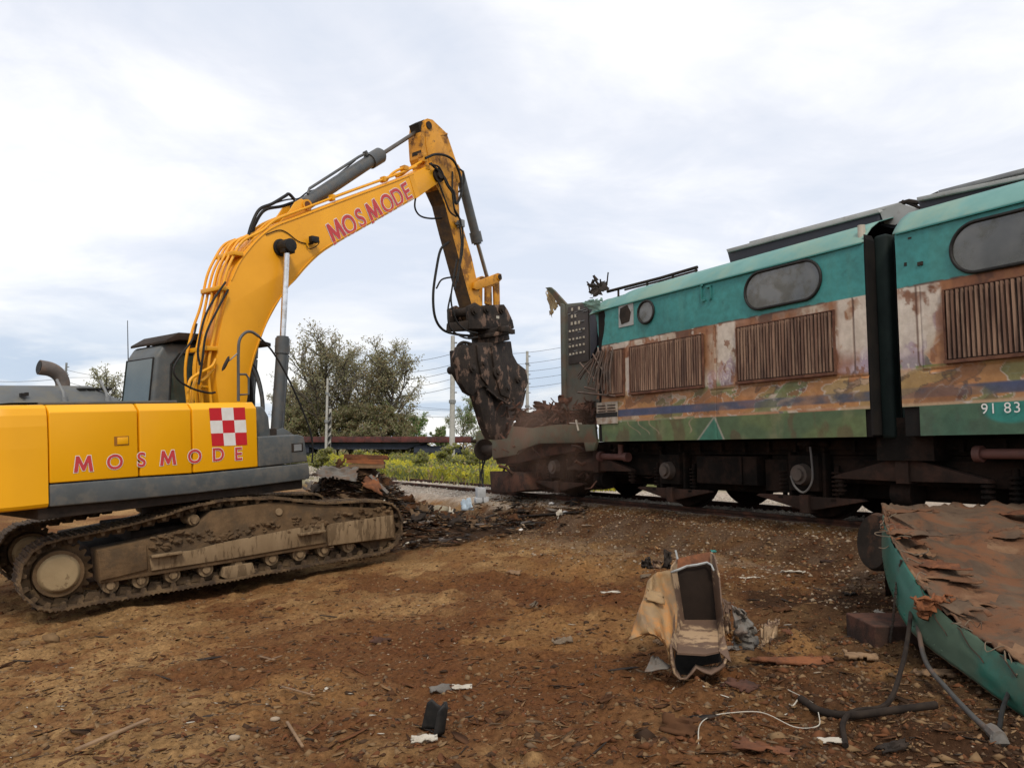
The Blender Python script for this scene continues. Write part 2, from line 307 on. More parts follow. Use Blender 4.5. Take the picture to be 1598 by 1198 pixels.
def znoise(X, Y):
    q = qd(X, Y); dirt = 1-ss(8.1, 8.6, q)*.75; nr = 1-ss(16, 30, Y)*.7
    n = (.5-np.abs(fbm(X*1.6-.5*Y, Y*.9+.3*X, 4, 77)-.5)*4)*.022+(fbm(X*.55, Y*.55, 3, 3)-.5)*.10+(fbm(X*2.3+Y*.8, Y*2.1, 4, 5)-.5)*.075+(fbm(X*11, Y*11, 4, 9)-.5)*.050
    r = fbm(X*5+3, Y*5, 4, 21); n = n+.045*np.clip(r-.50, 0, 1)*4*fbm(X*1.2, Y*1.2, 2, 31)
    n = n+np.clip(fbm(X*3.3+.4*Y, Y*2.4, 5, 91)-.56, 0, 1)*.28*ss(-3, 1, X)*ss(16, 9, Y)-np.clip(.40-fbm(X*2.1, Y*1.8, 4, 93), 0, 1)*.16
    # ruts left by the machine's tracks
    a = (X+6.2)*.78+(Y-8.0)*.62; b = (X+6.2)*.62-(Y-8.0)*.78
    n = n-.030*np.exp(-((b-1.0)/.35)**2)*(.5+.5*np.sin(a*30))-.02*np.exp(-((b-2.3)/.5)**2)
    return n*dirt*nr
def ground(X, Y): return zg(X, Y)+znoise(X, Y)
def gp(X, Y, dz=0): return np.array([X, Y, float(ground(X, Y))+dz])
def G(x, y, dz=0):            # where the view through a photo point meets the ground
    d = ray(x, y); t = .5
    for i in range(4000):
        p = EYE+d*t
        if p[2] <= float(zg(p[0], p[1])): break
        t += .01*max(1, t*.3)
    return gp(p[0], p[1], dz)
xs = np.concatenate([-np.geomspace(1500, 9.2, 70), np.arange(-9, 7.5, .026), np.geomspace(7.7, 1500, 70)])
ys = np.concatenate([-np.geomspace(800, 3, 24), np.arange(-2.5, 3.2, .12), 3.2*np.exp(np.arange(0, math.log(26/3.2), .0042)), np.geomspace(26.3, 2500, 120)])
XX, YY = np.meshgrid(xs, ys, indexing='ij'); ZZ = ground(XX, YY)
nx, ny = XX.shape; V = np.stack([XX, YY, ZZ], -1).reshape(-1, 3)
I = np.arange(nx*ny).reshape(nx, ny); Fq = np.stack([I[:-1, :-1], I[1:, :-1], I[1:, 1:], I[:-1, 1:]], -1).reshape(-1, 4)
me = bpy.data.meshes.new('ground'); me.vertices.add(len(V)); me.vertices.foreach_set('co', V.astype(np.float32).ravel())
me.loops.add(Fq.size); me.loops.foreach_set('vertex_index', Fq.astype(np.int32).ravel()); me.polygons.add(len(Fq)); me.polygons.foreach_set('loop_start', np.arange(0, Fq.size, 4, dtype=np.int32)); me.update()
# soil colours: tan clay by the tracks, red-brown churned band, gravelly strip by the railway, darker patches to the right and beside the locomotive
def gcol(X, Y):
    q = qd(X, Y); c = np.zeros(X.shape+(3,))
    tan = np.array([.345, .215, .098]); tan2 = np.array([.25, .147, .064]); red = np.array([.132, .054, .022]); dark = np.array([.045, .025, .015]); grav = np.array([.23, .17, .12]); ball = np.array([.46, .395, .33]); grass = np.array([.12, .125, .04]); org = np.array([.25, .128, .048])
    def mx_(c, col, m): return c*(1-m[..., None])+col*m[..., None]
    c[:] = tan; c = mx_(c, tan2, ss(.38, .62, fbm(X*2.4, Y*2.0, 6, 41))); c = mx_(c, red*1.3, ss(.54, .60, fbm(X*5, Y*4, 6, 42))*.5)
    band = ss(-.9, 1.2, X*.45+.12*(Y-4)+ (fbm(X*.7, Y*.7, 3, 51)-.5)*2.4+.25) * (1-ss(9.2, 11.5, Y+.25*X+(fbm(X*.9, Y*.9, 3, 57)-.5)*2))
    c = mx_(c, red*1.0, band*ss(.3, .55, fbm(X*1.1+4, Y*.9, 5, 43))*.95)
    c = mx_(c, org, ss(.46, .6, fbm(X*1.3+.5*Y+9, Y*.9, 5, 47))*ss(3.5, 5, Y)*.6*ss(-6, -1, X))
    c = mx_(c, red, ss(.52, .60, fbm(X*.9-3, Y*1.0+.5*X, 6, 49))*.7)
    c = mx_(c, dark, ss(.50, .64, fbm(X*1.6+1, Y*1.6, 5, 53))*ss(.6, 2.4, X)*.75)
    right = ss(1.2, 3.2, X)*(1-ss(7.5, 9.5, Y)); c = mx_(c, dark*1.0, right*.88*ss(.25, .5, fbm(X*1.5, Y*1.5, 4, 55)))
    c = mx_(c, grav, ss(6.3, 7.6, q)*(1-ss(8.2, 8.6, q))*ss(.38, .6, fbm(X*3, Y*3, 4, 59))*.8)
    c = mx_(c, dark*1.6, ss(6.9, 7.6, q+(fbm(X*2, Y*2, 3, 62)-.5))*(1-ss(8.6, 9.0, q))*(1-ss(12, 16, Y))*.7)
    hp = np.exp(-(((X+1.2)/3.2)**2+((Y-15.2)/1.9)**2)); c = mx_(c, dark*1.4, np.clip(hp*1.3, 0, 1)*.85)
    qb = 8.9-.9*ss(14, 17, Y); m = ss(qb, qb+.35, q+(fbm(X*2, Y*2, 3, 61)-.5)*.6); c = mx_(c, ball, m); c = mx_(c, ball*.6, m*ss(.5, .62, fbm(X*6, Y*6, 4, 63))*.6)
    c = mx_(c, grass, ss(11.2, 12.2, q)*ss(20, 24, Y)); c = mx_(c, grass, ss(26, 34, np.hypot(X, Y)))
    return c*(.82+.36*fbm(X*24, Y*24, 3, 71))[..., None]
cc = gcol(XX, YY).reshape(-1, 3)
a = me.color_attributes.new('Col', 'FLOAT_COLOR', 'POINT'); c4 = np.ones((len(V), 4), np.float32); c4[:, :3] = cc; a.data.foreach_set('color', c4.ravel())
me.polygons.foreach_set('use_smooth', [True]*len(Fq))
SOIL = mat('churned_soil', (1.2, 1.16, 1.1), (.6, .56, .52), 26, .95, attr=True, bump=1.6, bs=42, spec=.08)
me.materials.append(SOIL); go = bpy.data.objects.new('ground', me); COL.objects.link(go); tag(go, 'brown churned clay ground of the scrapyard', kind='structure')
# ================================================================== RAILWAY TRACK under the locomotive
def rail(fr, s0, s1, v, z0=-.17, lab=None, name='rail', grp='rails of the loco track', n=30, fn=None):
    prof = [(-.065, 0), (.065, 0), (.065, .015), (.012, .03), (.012, .12), (.036, .13), (.036, .17), (-.036, .17), (-.036, .13), (-.012, .12), (-.012, .03), (-.065, .015)]
    P = [[fr.w(s0+(s1-s0)*i/n, v+a, z0+c) for a, c in prof+prof[:1]] for i in range(n+1)]
    m = MB(); m.grid(P); m.add(P[0][:-1], [tuple(range(12))]); m.add(P[-1][:-1], [tuple(range(11, -1, -1))])
    return build(m, name, RUSTD, label=lab, cat='rail', group=grp)
rail(LO, -9, 42, -.78, lab='near rusty rail under the wheels of the green locomotive')
rail(LO, -9, 42, -2.24, lab='far rusty rail of the track that carries the green locomotive')
m = MB()
for i in range(72):
    s = -8.6+i*.62
    if s > 10.2: break
for i in range(60):
    s = -6+i*.66+random.uniform(-.03, .03); a = random.uniform(-.02, .02)
    m.box(LO, s-.12, s+.12, -2.8, -.28, -.33, -.195+a*.3)
build(m, 'sleepers', SLEE, kind='structure', label='dark wooden sleepers under the locomotive track', smooth=0)

def stones(n, fs, rad, mats, name, label, flat=.7, seed=1):
    """loose stones or chips: vectorised low-poly lumps"""
    r = np.random.default_rng(seed); base = np.array([(1, 0, 0), (-1, 0, 0), (0, 1, 0), (0, -1, 0), (0, 0, 1), (0, 0, -1)], float)
    Fc = np.array([(0, 2, 4), (2, 1, 4), (1, 3, 4), (3, 0, 4), (2, 0, 5), (1, 2, 5), (3, 1, 5), (0, 3, 5)])
    P = fs(r, n); n = len(P); sz = rad[0]*(rad[1]/rad[0])**(r.random(n)**2.2)
    Vv = base[None]*(1+r.uniform(-.35, .35, (n, 6, 1)))+r.uniform(-.25, .25, (n, 6, 3)); Vv[:, :, 2] *= flat; Vv[:, :, 0] *= r.uniform(.7, 1.6, (n, 1))
    an = r.uniform(0, 6.28, n); c, s = np.cos(an), np.sin(an); x = Vv[:, :, 0]*c[:, None]-Vv[:, :, 1]*s[:, None]; y = Vv[:, :, 0]*s[:, None]+Vv[:, :, 1]*c[:, None]; Vv[:, :, 0] = x; Vv[:, :, 1] = y
    Vv = Vv*sz[:, None, None]+P[:, None, :]
    Ff = (Fc[None]+(np.arange(n)*6)[:, None, None]).reshape(-1, 3)
    me = bpy.data.meshes.new(name); me.vertices.add(n*6); me.vertices.foreach_set('co', Vv.astype(np.float32).ravel()); me.loops.add(Ff.size); me.loops.foreach_set('vertex_index', Ff.astype(np.int32).ravel())
    me.polygons.add(len(Ff)); me.polygons.foreach_set('loop_start', np.arange(0, Ff.size, 3, dtype=np.int32)); me.update()
    for mt in mats: me.materials.append(mt)
    me.polygons.foreach_set('material_index', np.repeat(r.integers(0, len(mats), n), 8).astype(np.int32))
    o = bpy.data.objects.new(name, me); COL.objects.link(o); tag(o, label, kind='stuff'); return o
def on_ground(X, Y, dz): return np.stack([X, Y, ground(X, Y)+dz], -1)
def f_ball(r, n):
    s = r.uniform(-6, 34, n); v = r.uniform(-5.5, -.15, n); P = LO.O[None, :2]+s[:, None]*LO.M[0][None, :2]+v[:, None]*LO.M[1][None, :2]
    k = (qd(P[:, 0], P[:, 1]) > 8.2); k2 = (s[k] > 10) | (v[k] < -.86); P = P[k][k2] if False else P[k2]; return on_ground(P[:, 0], P[:, 1], .0)
stones(26000, f_ball, (.022, .05), [BALL, BALL, PALE], 'ballast_stones', 'whitish crushed stone ballast between and beyond the rails', .8, 2)
def f_near(r, n, dmin=2.8, dmax=15, pw=.5):
    Y = dmin*(dmax/dmin)**r.random(n); X = (r.random(n)*1.6-.8)*Y*.86; k = qd(X, Y) < 8.4; return on_ground(X[k], Y[k], -.001)
STD = mat('dark_stone', (.065, .038, .023), (.038, .023, .015), 8, .95, spec=.05); STT = mat('tan_clod', (.22, .14, .072), (.15, .092, .048), 8, .95, spec=.05); STR_ = mat('red_clod', (.15, .062, .028), (.09, .04, .02), 8, .95, spec=.05); STP = mat('pale_stone', (.33, .26, .19), (.25, .19, .13), 8, .9, spec=.1); DUNC = mat('dun_clod', (.16, .105, .062), (.10, .065, .04), 8, .95, spec=.05)
stones(26000, lambda r, n: f_near(r, n), (.004, .030), [STT, STR_, STR_, STD, STT, DUNC], 'soil_clods', 'small clods of brown earth on the churned ground', .6, 3)
stones(2200, lambda r, n: f_near(r, n), (.003, .014), [STP, DUNC, STT, DUNC], 'pale_gravel', 'pale pebbles trodden into the brown soil', .6, 4)
def f_grav(r, n):
    q = 9.0-2.9*r.random(n)**1.5; s = r.uniform(-2, 10, n); X = LO.O[0]+s*LO.M[0][0]-(8.31-q)*.859; Y = LO.O[1]+s*LO.M[0][1]-(8.31-q)*.512; return on_ground(X, Y, .0)
stones(13000, f_grav, (.007, .036), [STP, DUNC, STT, STR_, STT], 'trackside_gravel', 'greyish gravel scattered along the loco track', .6, 5)
def f_right(r, n):
    Y = r.uniform(3, 6.6, n); X = Y*r.uniform(.25, .75, n); return on_ground(X, Y, .0)
stones(5200, f_right, (.005, .028), [DUNC, STD, STD, STR_, STD, DUNC, STT], 'dark_gravel', 'dark gravel around the cut green panel', .7, 6)
# splinters: flat shards of wood, rust flake and bark lying at small angles
def shards(n, fs, mats, name, label, ln=(.012, .11), seed=11, wd=(.12, .4)):
    r = np.random.default_rng(seed); P = fs(r, n); n = len(P); l = ln[0]*(ln[1]/ln[0])**(r.random(n)**2.5); wv = l*r.uniform(wd[0], wd[1], n); th = .002+.004*r.random(n)
    an = r.normal(.35, .9, n); tl = r.normal(0, .16, n); tw = r.normal(0, .3, n)
    ax = np.stack([np.cos(an)*np.cos(tl), np.sin(an)*np.cos(tl), np.sin(tl)], -1); bx = np.stack([-np.sin(an)*np.cos(tw), np.cos(an)*np.cos(tw), np.sin(tw)], -1); nz = np.cross(ax, bx)
    pr = np.array([(-.5, -.25), (-.1, -.5), (.5, -.1), (.42, .3), (-.05, .5), (-.45, .2)])
    Vv = []
    for z in (0, 1):
        k = pr[None]*(1+r.uniform(-.3, .3, (n, 6, 2))); Vv.append(P[:, None]+ax[:, None]*(k[:, :, :1]*l[:, None, None])+bx[:, None]*(k[:, :, 1:]*wv[:, None, None])+nz[:, None]*(z*th)[:, None, None]+np.array([0, 0, .004]))
    Vv = np.concatenate(Vv, 1); Fs = []
    b = (np.arange(n)*12)[:, None]; quads = np.array([(0, 1, 2, 3), (0, 3, 4, 5), (9, 8, 7, 6), (11, 10, 9, 6)]+[(i, i+6, (i+1) % 6+6, (i+1) % 6) for i in range(6)])
    Ff = (quads[None]+b[:, :, None]).reshape(-1, 4)
    me = bpy.data.meshes.new(name); me.vertices.add(n*12); me.vertices.foreach_set('co', Vv.astype(np.float32).ravel()); me.loops.add(Ff.size); me.loops.foreach_set('vertex_index', Ff.astype(np.int32).ravel())
    me.polygons.add(len(Ff)); me.polygons.foreach_set('loop_start', np.arange(0, Ff.size, 4, dtype=np.int32)); me.update()
    for mt in mats: me.materials.append(mt)
    me.polygons.foreach_set('material_index', np.repeat(r.integers(0, len(mats), n), 10).astype(np.int32))
    o = bpy.data.objects.new(name, me); COL.objects.link(o); tag(o, label, kind='stuff'); return o
BRK = mat('bark_brown', (.10, .048, .024), (.06, .03, .017), 8, .95, spec=.05); WDC = mat('wood_chip', (.24, .14, .07), (.16, .09, .045), 8, .95, spec=.05)
shards(13000, lambda r, n: f_near(r, n), [BRK, WDC, STR_, BRK, DUNC, STR_, STT], 'wood_and_rust_chips', 'splinters of wood and rust flakes littering the soil')
stones(900, lambda r, n: f_near(r, n, 3.2, 13), (.018, .055), [STT, STR_, STR_, STD, BRK], 'soil_lumps', 'bigger lumps of churned brown earth', .55, 8)
shards(900, lambda r, n: f_near(r, n, 3.5, 13), [BRK, STD, DRK, WDC, STR_], 'dark_scrap_chips', 'longer dark chips of bark and scrap trodden into the soil', (.05, .26), 18, (.05, .3))
shards(420, lambda r, n: f_near(r, n, 4.5, 14), [PALE, WDC, STP], 'pale_litter', 'tiny pale scraps of litter on the brown soil', (.015, .08), 12)

# ================================================================== EXCAVATOR
exc = empty('excavator', EX.w(0, 0, .2), 'yellow demolition excavator with a grey cab and a scrap shear on its raised arm', 'excavator')
def epoly(pts, b): return [EX.un(x, y, b) for x, y in pts]
# --- tracks
MUDH = mat('dried_mud_hub', (.34, .255, .145), (.28, .205, .115), 3, .95, bump=.25, bs=25, rust=(.15, .10, .055), rs=3.5, ramt=.7, spec=.1, thr=(.54, .58))
def track_path():
    top = [(97, 838), (140, 832), (200, 819), (250, 806), (300, 791), (345, 781), (390, 778), (430, 778), (470, 782), (510, 785), (550, 783), (585, 779)]
    tp = [TR.un(x, y, 1.6) for x, y in top]
    sp = (-2.02, .64); rS = .42; idl = (2.38, .62); rI = .40; pts = []
    for a in np.linspace(270, 95, 16): pts.append((sp[0]+rS*math.cos(R(a)), sp[1]+rS*math.sin(R(a))))
    pts += [(u, w_) for u, w_ in tp[1:-1]]
    for a in np.linspace(85, -90, 16): pts.append((idl[0]+rI*math.cos(R(a)), idl[1]+rI*math.sin(R(a))))
    return pts, sp, idl
tpts, SP, IDL = track_path()
def resample(pts, n):
    P = np.array(pts+[pts[0]]); dl = np.r_[0, np.cumsum(np.linalg.norm(np.diff(P, axis=0), axis=1))]; t = np.linspace(0, dl[-1], n+1)[:-1]
    return np.stack([np.interp(t, dl, P[:, 0]), np.interp(t, dl, P[:, 1])], -1)
NS = 62; rs_ = resample(tpts, NS)
def shoe(mb, i, b0, b1):
    p = rs_[i]; t = rs_[(i+1) % NS]-rs_[i-1]; t /= np.linalg.norm(t); nrm = np.array([-t[1], t[0]]); h = .098
    # path runs clockwise: outward normal = +nrm
    def P(a, o, b): q = p+t*a+nrm*o; return TR.w(q[0], b, q[1])
    j = random.uniform(-.006, .006)
    prof = [(-h, -.012), (h, -.012), (h+.01, .012), (h*.76, .014), (h*.70, .030), (h*.52, .030), (h*.46, .014), (h*.06, .013), (0, .026), (-h*.14, .026), (-h*.2, .013), (-h*.6, .013), (-h*.66, .026), (-h*.82, .026), (-h*.88, .012), (-h, .010)]
    lo = [P(a, o+j, b0+j) for a, o in prof]; hi = [P(a, o+j, b1+j) for a, o in prof]; mb.pris3(lo, hi)
    # chain link + pads beneath the shoe
    bm_ = (b0+b1)/2
    for s in (-.09, .09):
        mb.pris3([P(a, o, bm_+s-.02) for a, o in ((-h*1.05, -.02), (h*1.05, -.02), (h*.45, -.12), (-h*.9, -.10))], [P(a, o, bm_+s+.02) for a, o in ((-h*1.05, -.02), (h*1.05, -.02), (h*.45, -.12), (-h*.9, -.10))])
    mb.pris3([P(a, o, b1-.13) for a, o in ((-h*.7, -.01), (h*.1, -.01), (-h*.15, -.075), (-h*.5, -.075))], [P(a, o, b1-.06) for a, o in ((-h*.7, -.01), (h*.1, -.01), (-h*.15, -.075), (-h*.5, -.075))])
for sgn in (1, -1):
    b0, b1 = (1.0, 1.6) if sgn > 0 else (-1.6, -1.0)
    m = MB()
    for i in range(NS): shoe(m, i, b0, b1)
    build(m, 'track_chain', TRKM, exc, smooth=0)
    # mud slab packed on the top of the run
    m = MB(); up = [(u, w_) for u, w_ in tpts[17:26]]
    # sprocket
    bo = 1.52 if sgn > 0 else -1.08; bi = 1.08 if sgn > 0 else -1.52
    m = MB(); n = 22; pl = []
    for k in range(n*4):
        a = 2*math.pi*k/(n*4); rr = .40 if (k % 4) in (0, 1) else .345; pl.append((SP[0]+rr*math.cos(a), SP[1]+rr*math.sin(a)))
    m.prism(TR, pl, (bo+bi)/2-.05, (bo+bi)/2+.05)
    m.cyl(TR.w(SP[0], bo-.3, SP[1]), TR.w(SP[0], bo-.02, SP[1]), .30, .28, 32)
    sp_o = build(m, 'sprocket', MUD, exc)
    m = MB(); m.cyl(TR.w(SP[0], bo-.03, SP[1]), TR.w(SP[0], bo+.03, SP[1]), .245, .20, 32); build(m, 'hub_cover', MUDH, sp_o, bevel=.012)
    m = MB(); m.cyl(TR.w(IDL[0], bi+.05, IDL[1]), TR.w(IDL[0], bo-.05, IDL[1]), .36, seg=32); m.cyl(TR.w(IDL[0], bo-.06, IDL[1]), TR.w(IDL[0], bo, IDL[1]), .12)
    build(m, 'idler_wheel', TRKM, exc)
    # side frame (outline read from the photo, given its thickness)
    top = [(150, 858), (200, 848), (245, 838), (300, 825), (330, 797), (370, 791), (420, 783), (505, 787), (560, 791), (614, 795), (619, 842)]
    bot = [(575, 845), (510, 853), (440, 864), (360, 878), (250, 896), (155, 911)]
    pl = [TR.un(x, y, 1.55) for x, y in top+bot]
    m = MB(); fo, fi = (1.55, 1.15) if sgn > 0 else (-1.15, -1.55); m.prism(TR, pl, fi, fo)
    fo_ = build(m, 'track_frame', MUD, exc, bevel=.02)
    if sgn > 0:
        m = MB(); pl = [TR.un(x, y, 1.56) for x, y in ((232, 866), (300, 858), (350, 845), (420, 832), (505, 815), (508, 846), (440, 857), (360, 871), (236, 890))]; m.prism(TR, pl, 1.555, 1.575)
        build(m, 'wear_plate', MUDL, fo_, bevel=.004)
        m = MB(); pl = [TR.un(x, y, 1.57) for x, y in ((509, 818), (612, 803), (614, 838), (511, 851))]; m.prism(TR, pl, 1.555, 1.60); build(m, 'idler_guard', MUDL, fo_, bevel=.01)
        m = MB(); pl = [TR.un(x, y, 1.57) for x, y in ((152, 862), (228, 850), (230, 888), (156, 906))]; m.prism(TR, pl, 1.555, 1.585); build(m, 'cover_plate', MUD, fo_, bevel=.01)
        for q in (((234, 866), (283, 859)), ((465, 832), (505, 826))):
            m = MB(); a, b = [TR.un(x, y, 1.6) for x, y in q]; m.prism(TR, [a, b, (b[0], b[1]-.03), (a[0], a[1]-.03)], 1.58, 1.68); build(m, 'step', MUDL, fo_, bevel=.004)
        # clumps of mud caught on the ledge
        m = MB(); rr = random.Random(4)
        for k in range(150):
            t = rr.random(); x = 235+t*375; y = 850-t*48+rr.uniform(-14, 8); u, w_ = TR.un(x, y, 1.56); m.blob(TR.w(u, 1.55, w_), rr.uniform(.02, .06), k, (1, 1, .7), jag=.4)
        build(m, 'mud_clumps', MUD, fo_, smooth=0)
    # rollers
    mr = [(173, 915), (220, 907), (270, 898), (322, 889), (372, 881), (425, 872), (468, 866), (506, 860), (545, 855)]
    for x, y in mr:
        u, w_ = TR.un(x, y, 1.5); m = MB(); m.cyl(TR.w(u, (bi+.04), .395), TR.w(u, bo-.06, .395), .085); m.cyl(TR.w(u, bo-.12, .395), TR.w(u, bo-.04, .395), .105, .10); m.cyl(TR.w(u, bo-.05, .395), TR.w(u, bo, .395), .06, .05)
        build(m, 'track_roller', MUDL, exc)
    for x, y in ((302, 813), (433, 800)):
        u, w_ = TR.un(x, y, 1.5); m = MB(); m.cyl(TR.w(u, bi+.05, w_+.02), TR.w(u, bo, w_+.02), .075); m.cyl(TR.w(u, bo, w_+.02), TR.w(u, bo+.05, w_+.02), .055, .05); build(m, 'carrier_roller', MUDL, exc)
    if sgn > 0:
        m = MB(); pl = [TR.un(x, y, 1.5) for x, y in ((347, 884), (392, 877), (397, 892), (388, 897), (352, 902), (344, 899))]; m.prism(TR, pl, 1.42, 1.56); build(m, 'track_guide', MUDL, fo_, bevel=.01)
# --- car body between the tracks
m = MB(); m.box(TR, -1.1, 1.2, -1.05, 1.05, .62, 1.0); m.box(TR, -1.6, -1.0, -1.1, 1.1, .6, .85); m.box(TR, 1.0, 1.7, -1.1, 1.1, .6, .85)
m.cyl(EX.w(0, 0, 1.0), EX.w(0, 0, 1.5), .72, seg=40); build(m, 'car_body', DRK, exc, bevel=.02)
# --- upper structure
m = MB(); m.box(EX, -2.7, 1.0, -1.42, 1.42, 1.36, 1.66); build(m, 'upper_deck', DRK, exc, bevel=.02)
def side_panel(name, pts, mt, bo=1.5, bi=1.28, bev=.02, lab=None, par=exc):
    m = MB(); m.prism(EX, [EX.un(x, y, bo) for x, y in pts], bi, bo); return build(m, name, mt, par, bevel=bev, label=lab, seg=3)
zt = 2.70
def pan(name, x0, x1, yb0, yb1, mt=YELB, lab=None):
    u0 = EX.un(x0, 700, 1.5)[0]; u1 = EX.un(x1, 700, 1.5)[0]; z0 = EX.un(x0, yb0, 1.5)[1]; z1 = EX.un(x1, yb1, 1.5)[1]
    lo = [EX.w(a, b, c) for a, b, c in ((u0, 1.50, z0), (u0, 1.50, zt-.09), (u0, 1.40, zt), (u0, 1.15, zt+.005), (u0, 1.15, z0))]
    hi = [EX.w(a, b, c) for a, b, c in ((u1, 1.50, z1), (u1, 1.50, zt-.09), (u1, 1.40, zt), (u1, 1.15, zt+.005), (u1, 1.15, z1))]
    m = MB(); m.pris3(lo, hi); return build(m, name, mt, exc, bevel=.014, label=lab, seg=3)
d1 = pan('engine_door', 77.5, 215.5, 754, 743.5, lab='rear yellow door with a recessed latch')
d2 = pan('engine_door', 218.5, 299, 743, 738, lab='middle yellow door')
d3 = pan('side_box', 301.5, 402, 737.5, 728, lab='front yellow panel with the chequered square')
# latch
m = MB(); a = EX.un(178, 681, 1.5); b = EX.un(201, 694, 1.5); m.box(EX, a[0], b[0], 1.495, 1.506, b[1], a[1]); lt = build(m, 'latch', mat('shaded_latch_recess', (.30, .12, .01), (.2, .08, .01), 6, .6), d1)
m = MB(); m.box(EX, a[0]+.035, b[0]-.01, 1.5, 1.514, b[1]+.012, a[1]-.012); build(m, 'latch_paddle', YELB, lt, bevel=.003)
# counterweight with rounded tail
m = MB(); pl = []
def cw(zz, inset):
    o = []
    for b in (1.50,): pass
    uE = EX.un(74.5, 700, 1.5)[0]
    o.append((uE, 1.50-inset)); o.append((-2.95, 1.50-inset))
    for k in range(1, 12):
        a = k/12*math.pi; o.append((-2.95-(.62-inset)*math.sin(a)**.75, (1.50-inset)*math.cos(a) if abs(math.cos(a)) < .999 else 0))
    o.append((-2.95, -1.50+inset)); o.append((uE, -1.50+inset)); return [EX.w(x, y, zz) for x, y in o]
L_ = [cw(1.50, .05), cw(1.515, .02), cw(1.55, .0), cw(2.2, .0), cw(2.45, .006), cw(2.58, .02), cw(2.66, .045), cw(2.695, .08), cw(2.705, .13)]
n = len(L_[0])
for A, B in zip(L_, L_[1:]): m.add(A+B, [(i, (i+1) % n, (i+1) % n+n, i+n) for i in range(n)])
m.add(L_[0], [tuple(range(n))]); m.add(L_[-1], [tuple(range(n))])
me_ = build(m, 'counterweight', YELB, exc, smooth=50)
# far side covers
m = MB(); m.prism(EX, [(-2.6, 1.55), (-2.6, 2.66), (-.95, 2.66), (-.95, 1.55)], -1.5, -1.2); build(m, 'far_side_cover', YELB, exc, bevel=.05)
# engine hood (grey, low and rounded)
m = MB(); rows = []
for u in np.linspace(-3.15, -1.62, 14):
    e_ = min(1, (u+3.2)/.28, (-1.52-u)/.30); hh = .27*max(0, min(1, e_))**.55; row = []
    for k in range(13):
        b = 1.25-2.5*k/12; q_ = min(1, (1.27-abs(b))/.45); row.append(EX.w(u, b, 2.695+hh*max(0, q_)**.6))
    rows.append(row)
m.grid(rows); hd = build(m, 'engine_hood', GRYH, exc)
hs = MB()
for (x, y) in ((33, 616), (37, 616), (41, 615), (28, 627), (32, 627), (36, 626)):
    u, w_ = EX.un(x, y, 1.15); c = EX.w(u, 1.17, w_); hs.box(Fr(c, *EX.M), -.018, .010, -.03, .03, -.02, .02)
build(hs, 'hood_vent', BLK, hd, smooth=0)
hs = MB()
for x in (120, 134, 148, 160): 
    u, w_ = EX.un(x+3, 607.5, .9); c = EX.w(u, .98, w_); hs.box(Fr(c, *EX.M), -.045, .045, -.05, .05, -.014, .014)
build(hs, 'hood_slot', BLK, hd, smooth=0)
m = MB(); m.prism(EX, [(-2.62, 2.705), (-2.62, 2.74), (-.95, 2.74), (-.95, 2.705)], .6, 1.36); build(m, 'hood_ledge', GRYH, exc, bevel=.012)
# grab rail on the hood and stays
for xx in (100, 167):
    u, w_ = EX.un(xx, 622, 1.2); m = MB(); m.tube([EX.w(u, 1.22, 2.70), EX.w(u-.01, 1.20, 2.86), EX.w(u-.04, 1.1, 3.02)], .018, 8); m.cyl(EX.w(u, 1.22, 2.70), EX.w(u, 1.22, 2.80), .032); build(m, 'hood_strap', GALV, exc)
# exhaust
pth = [EX.p(x, y, .45) for x, y in ((98, 606), (97, 594), (90, 583), (78, 576), (61, 573))]
m = MB(); m.tube(spline(pth, 5), [.085+.012*(i/20) for i in range(21)], 16, cap=False); m.tube([pth[-1], pth[-1]+(pth[-1]-pth[-2])*-.1], .096, 16)
PIPE = mat('heat_stained_exhaust', (.14, .115, .10), (.09, .075, .065), 6, .6, bump=.2, bs=30, rust=(.23, .14, .09), rs=6, ramt=.5)
ep = build(m, 'exhaust_pipe', PIPE, exc); m = MB(); m.cyl(pth[-1]+(pth[-1]-pth[-2])*.02, pth[-1]+(pth[-1]-pth[-2])*.06, .083, seg=16); build(m, 'exhaust_mouth', BLK, ep)
# lower grey skirt and front tool box
m = MB(); sk = [(78, 756), (217, 745), (300, 740), (402, 730), (482, 722), (484, 746), (478, 748), (400, 758), (300, 770), (200, 780), (78, 791)]
m.prism(EX, [EX.un(x, y, 1.5) for x, y in sk], 1.25, 1.5); build(m, 'lower_skirt', GRY, exc, bevel=.02, seg=3)
m = MB(); m.prism(EX, [EX.un(x, y, 1.5) for x, y in ((403.5, 681), (466, 678), (475, 681), (481, 720), (404, 728.5))], .95, 1.495); tb = build(m, 'tool_box', GRY, exc, bevel=.02, seg=3)
m = MB(); a = EX.un(455, 692, 1.5); b = EX.un(473, 704, 1.5); m.box(EX, a[0], b[0], 1.49, 1.50, b[1], a[1]); lt = build(m, 'latch', DRK, tb); m = MB(); m.box(EX, a[0]+.04, b[0]-.03, 1.495, 1.508, b[1]+.015, a[1]-.015); build(m, 'latch_paddle', GALV, lt)
m = MB(); m.prism(EX, [EX.un(x, y, 1.3) for x, y in ((401, 634), (411, 634), (420, 650), (423, 684), (401, 684))], .75, 1.3); build(m, 'fuel_tank_corner', GRY, exc, bevel=.03, seg=3)
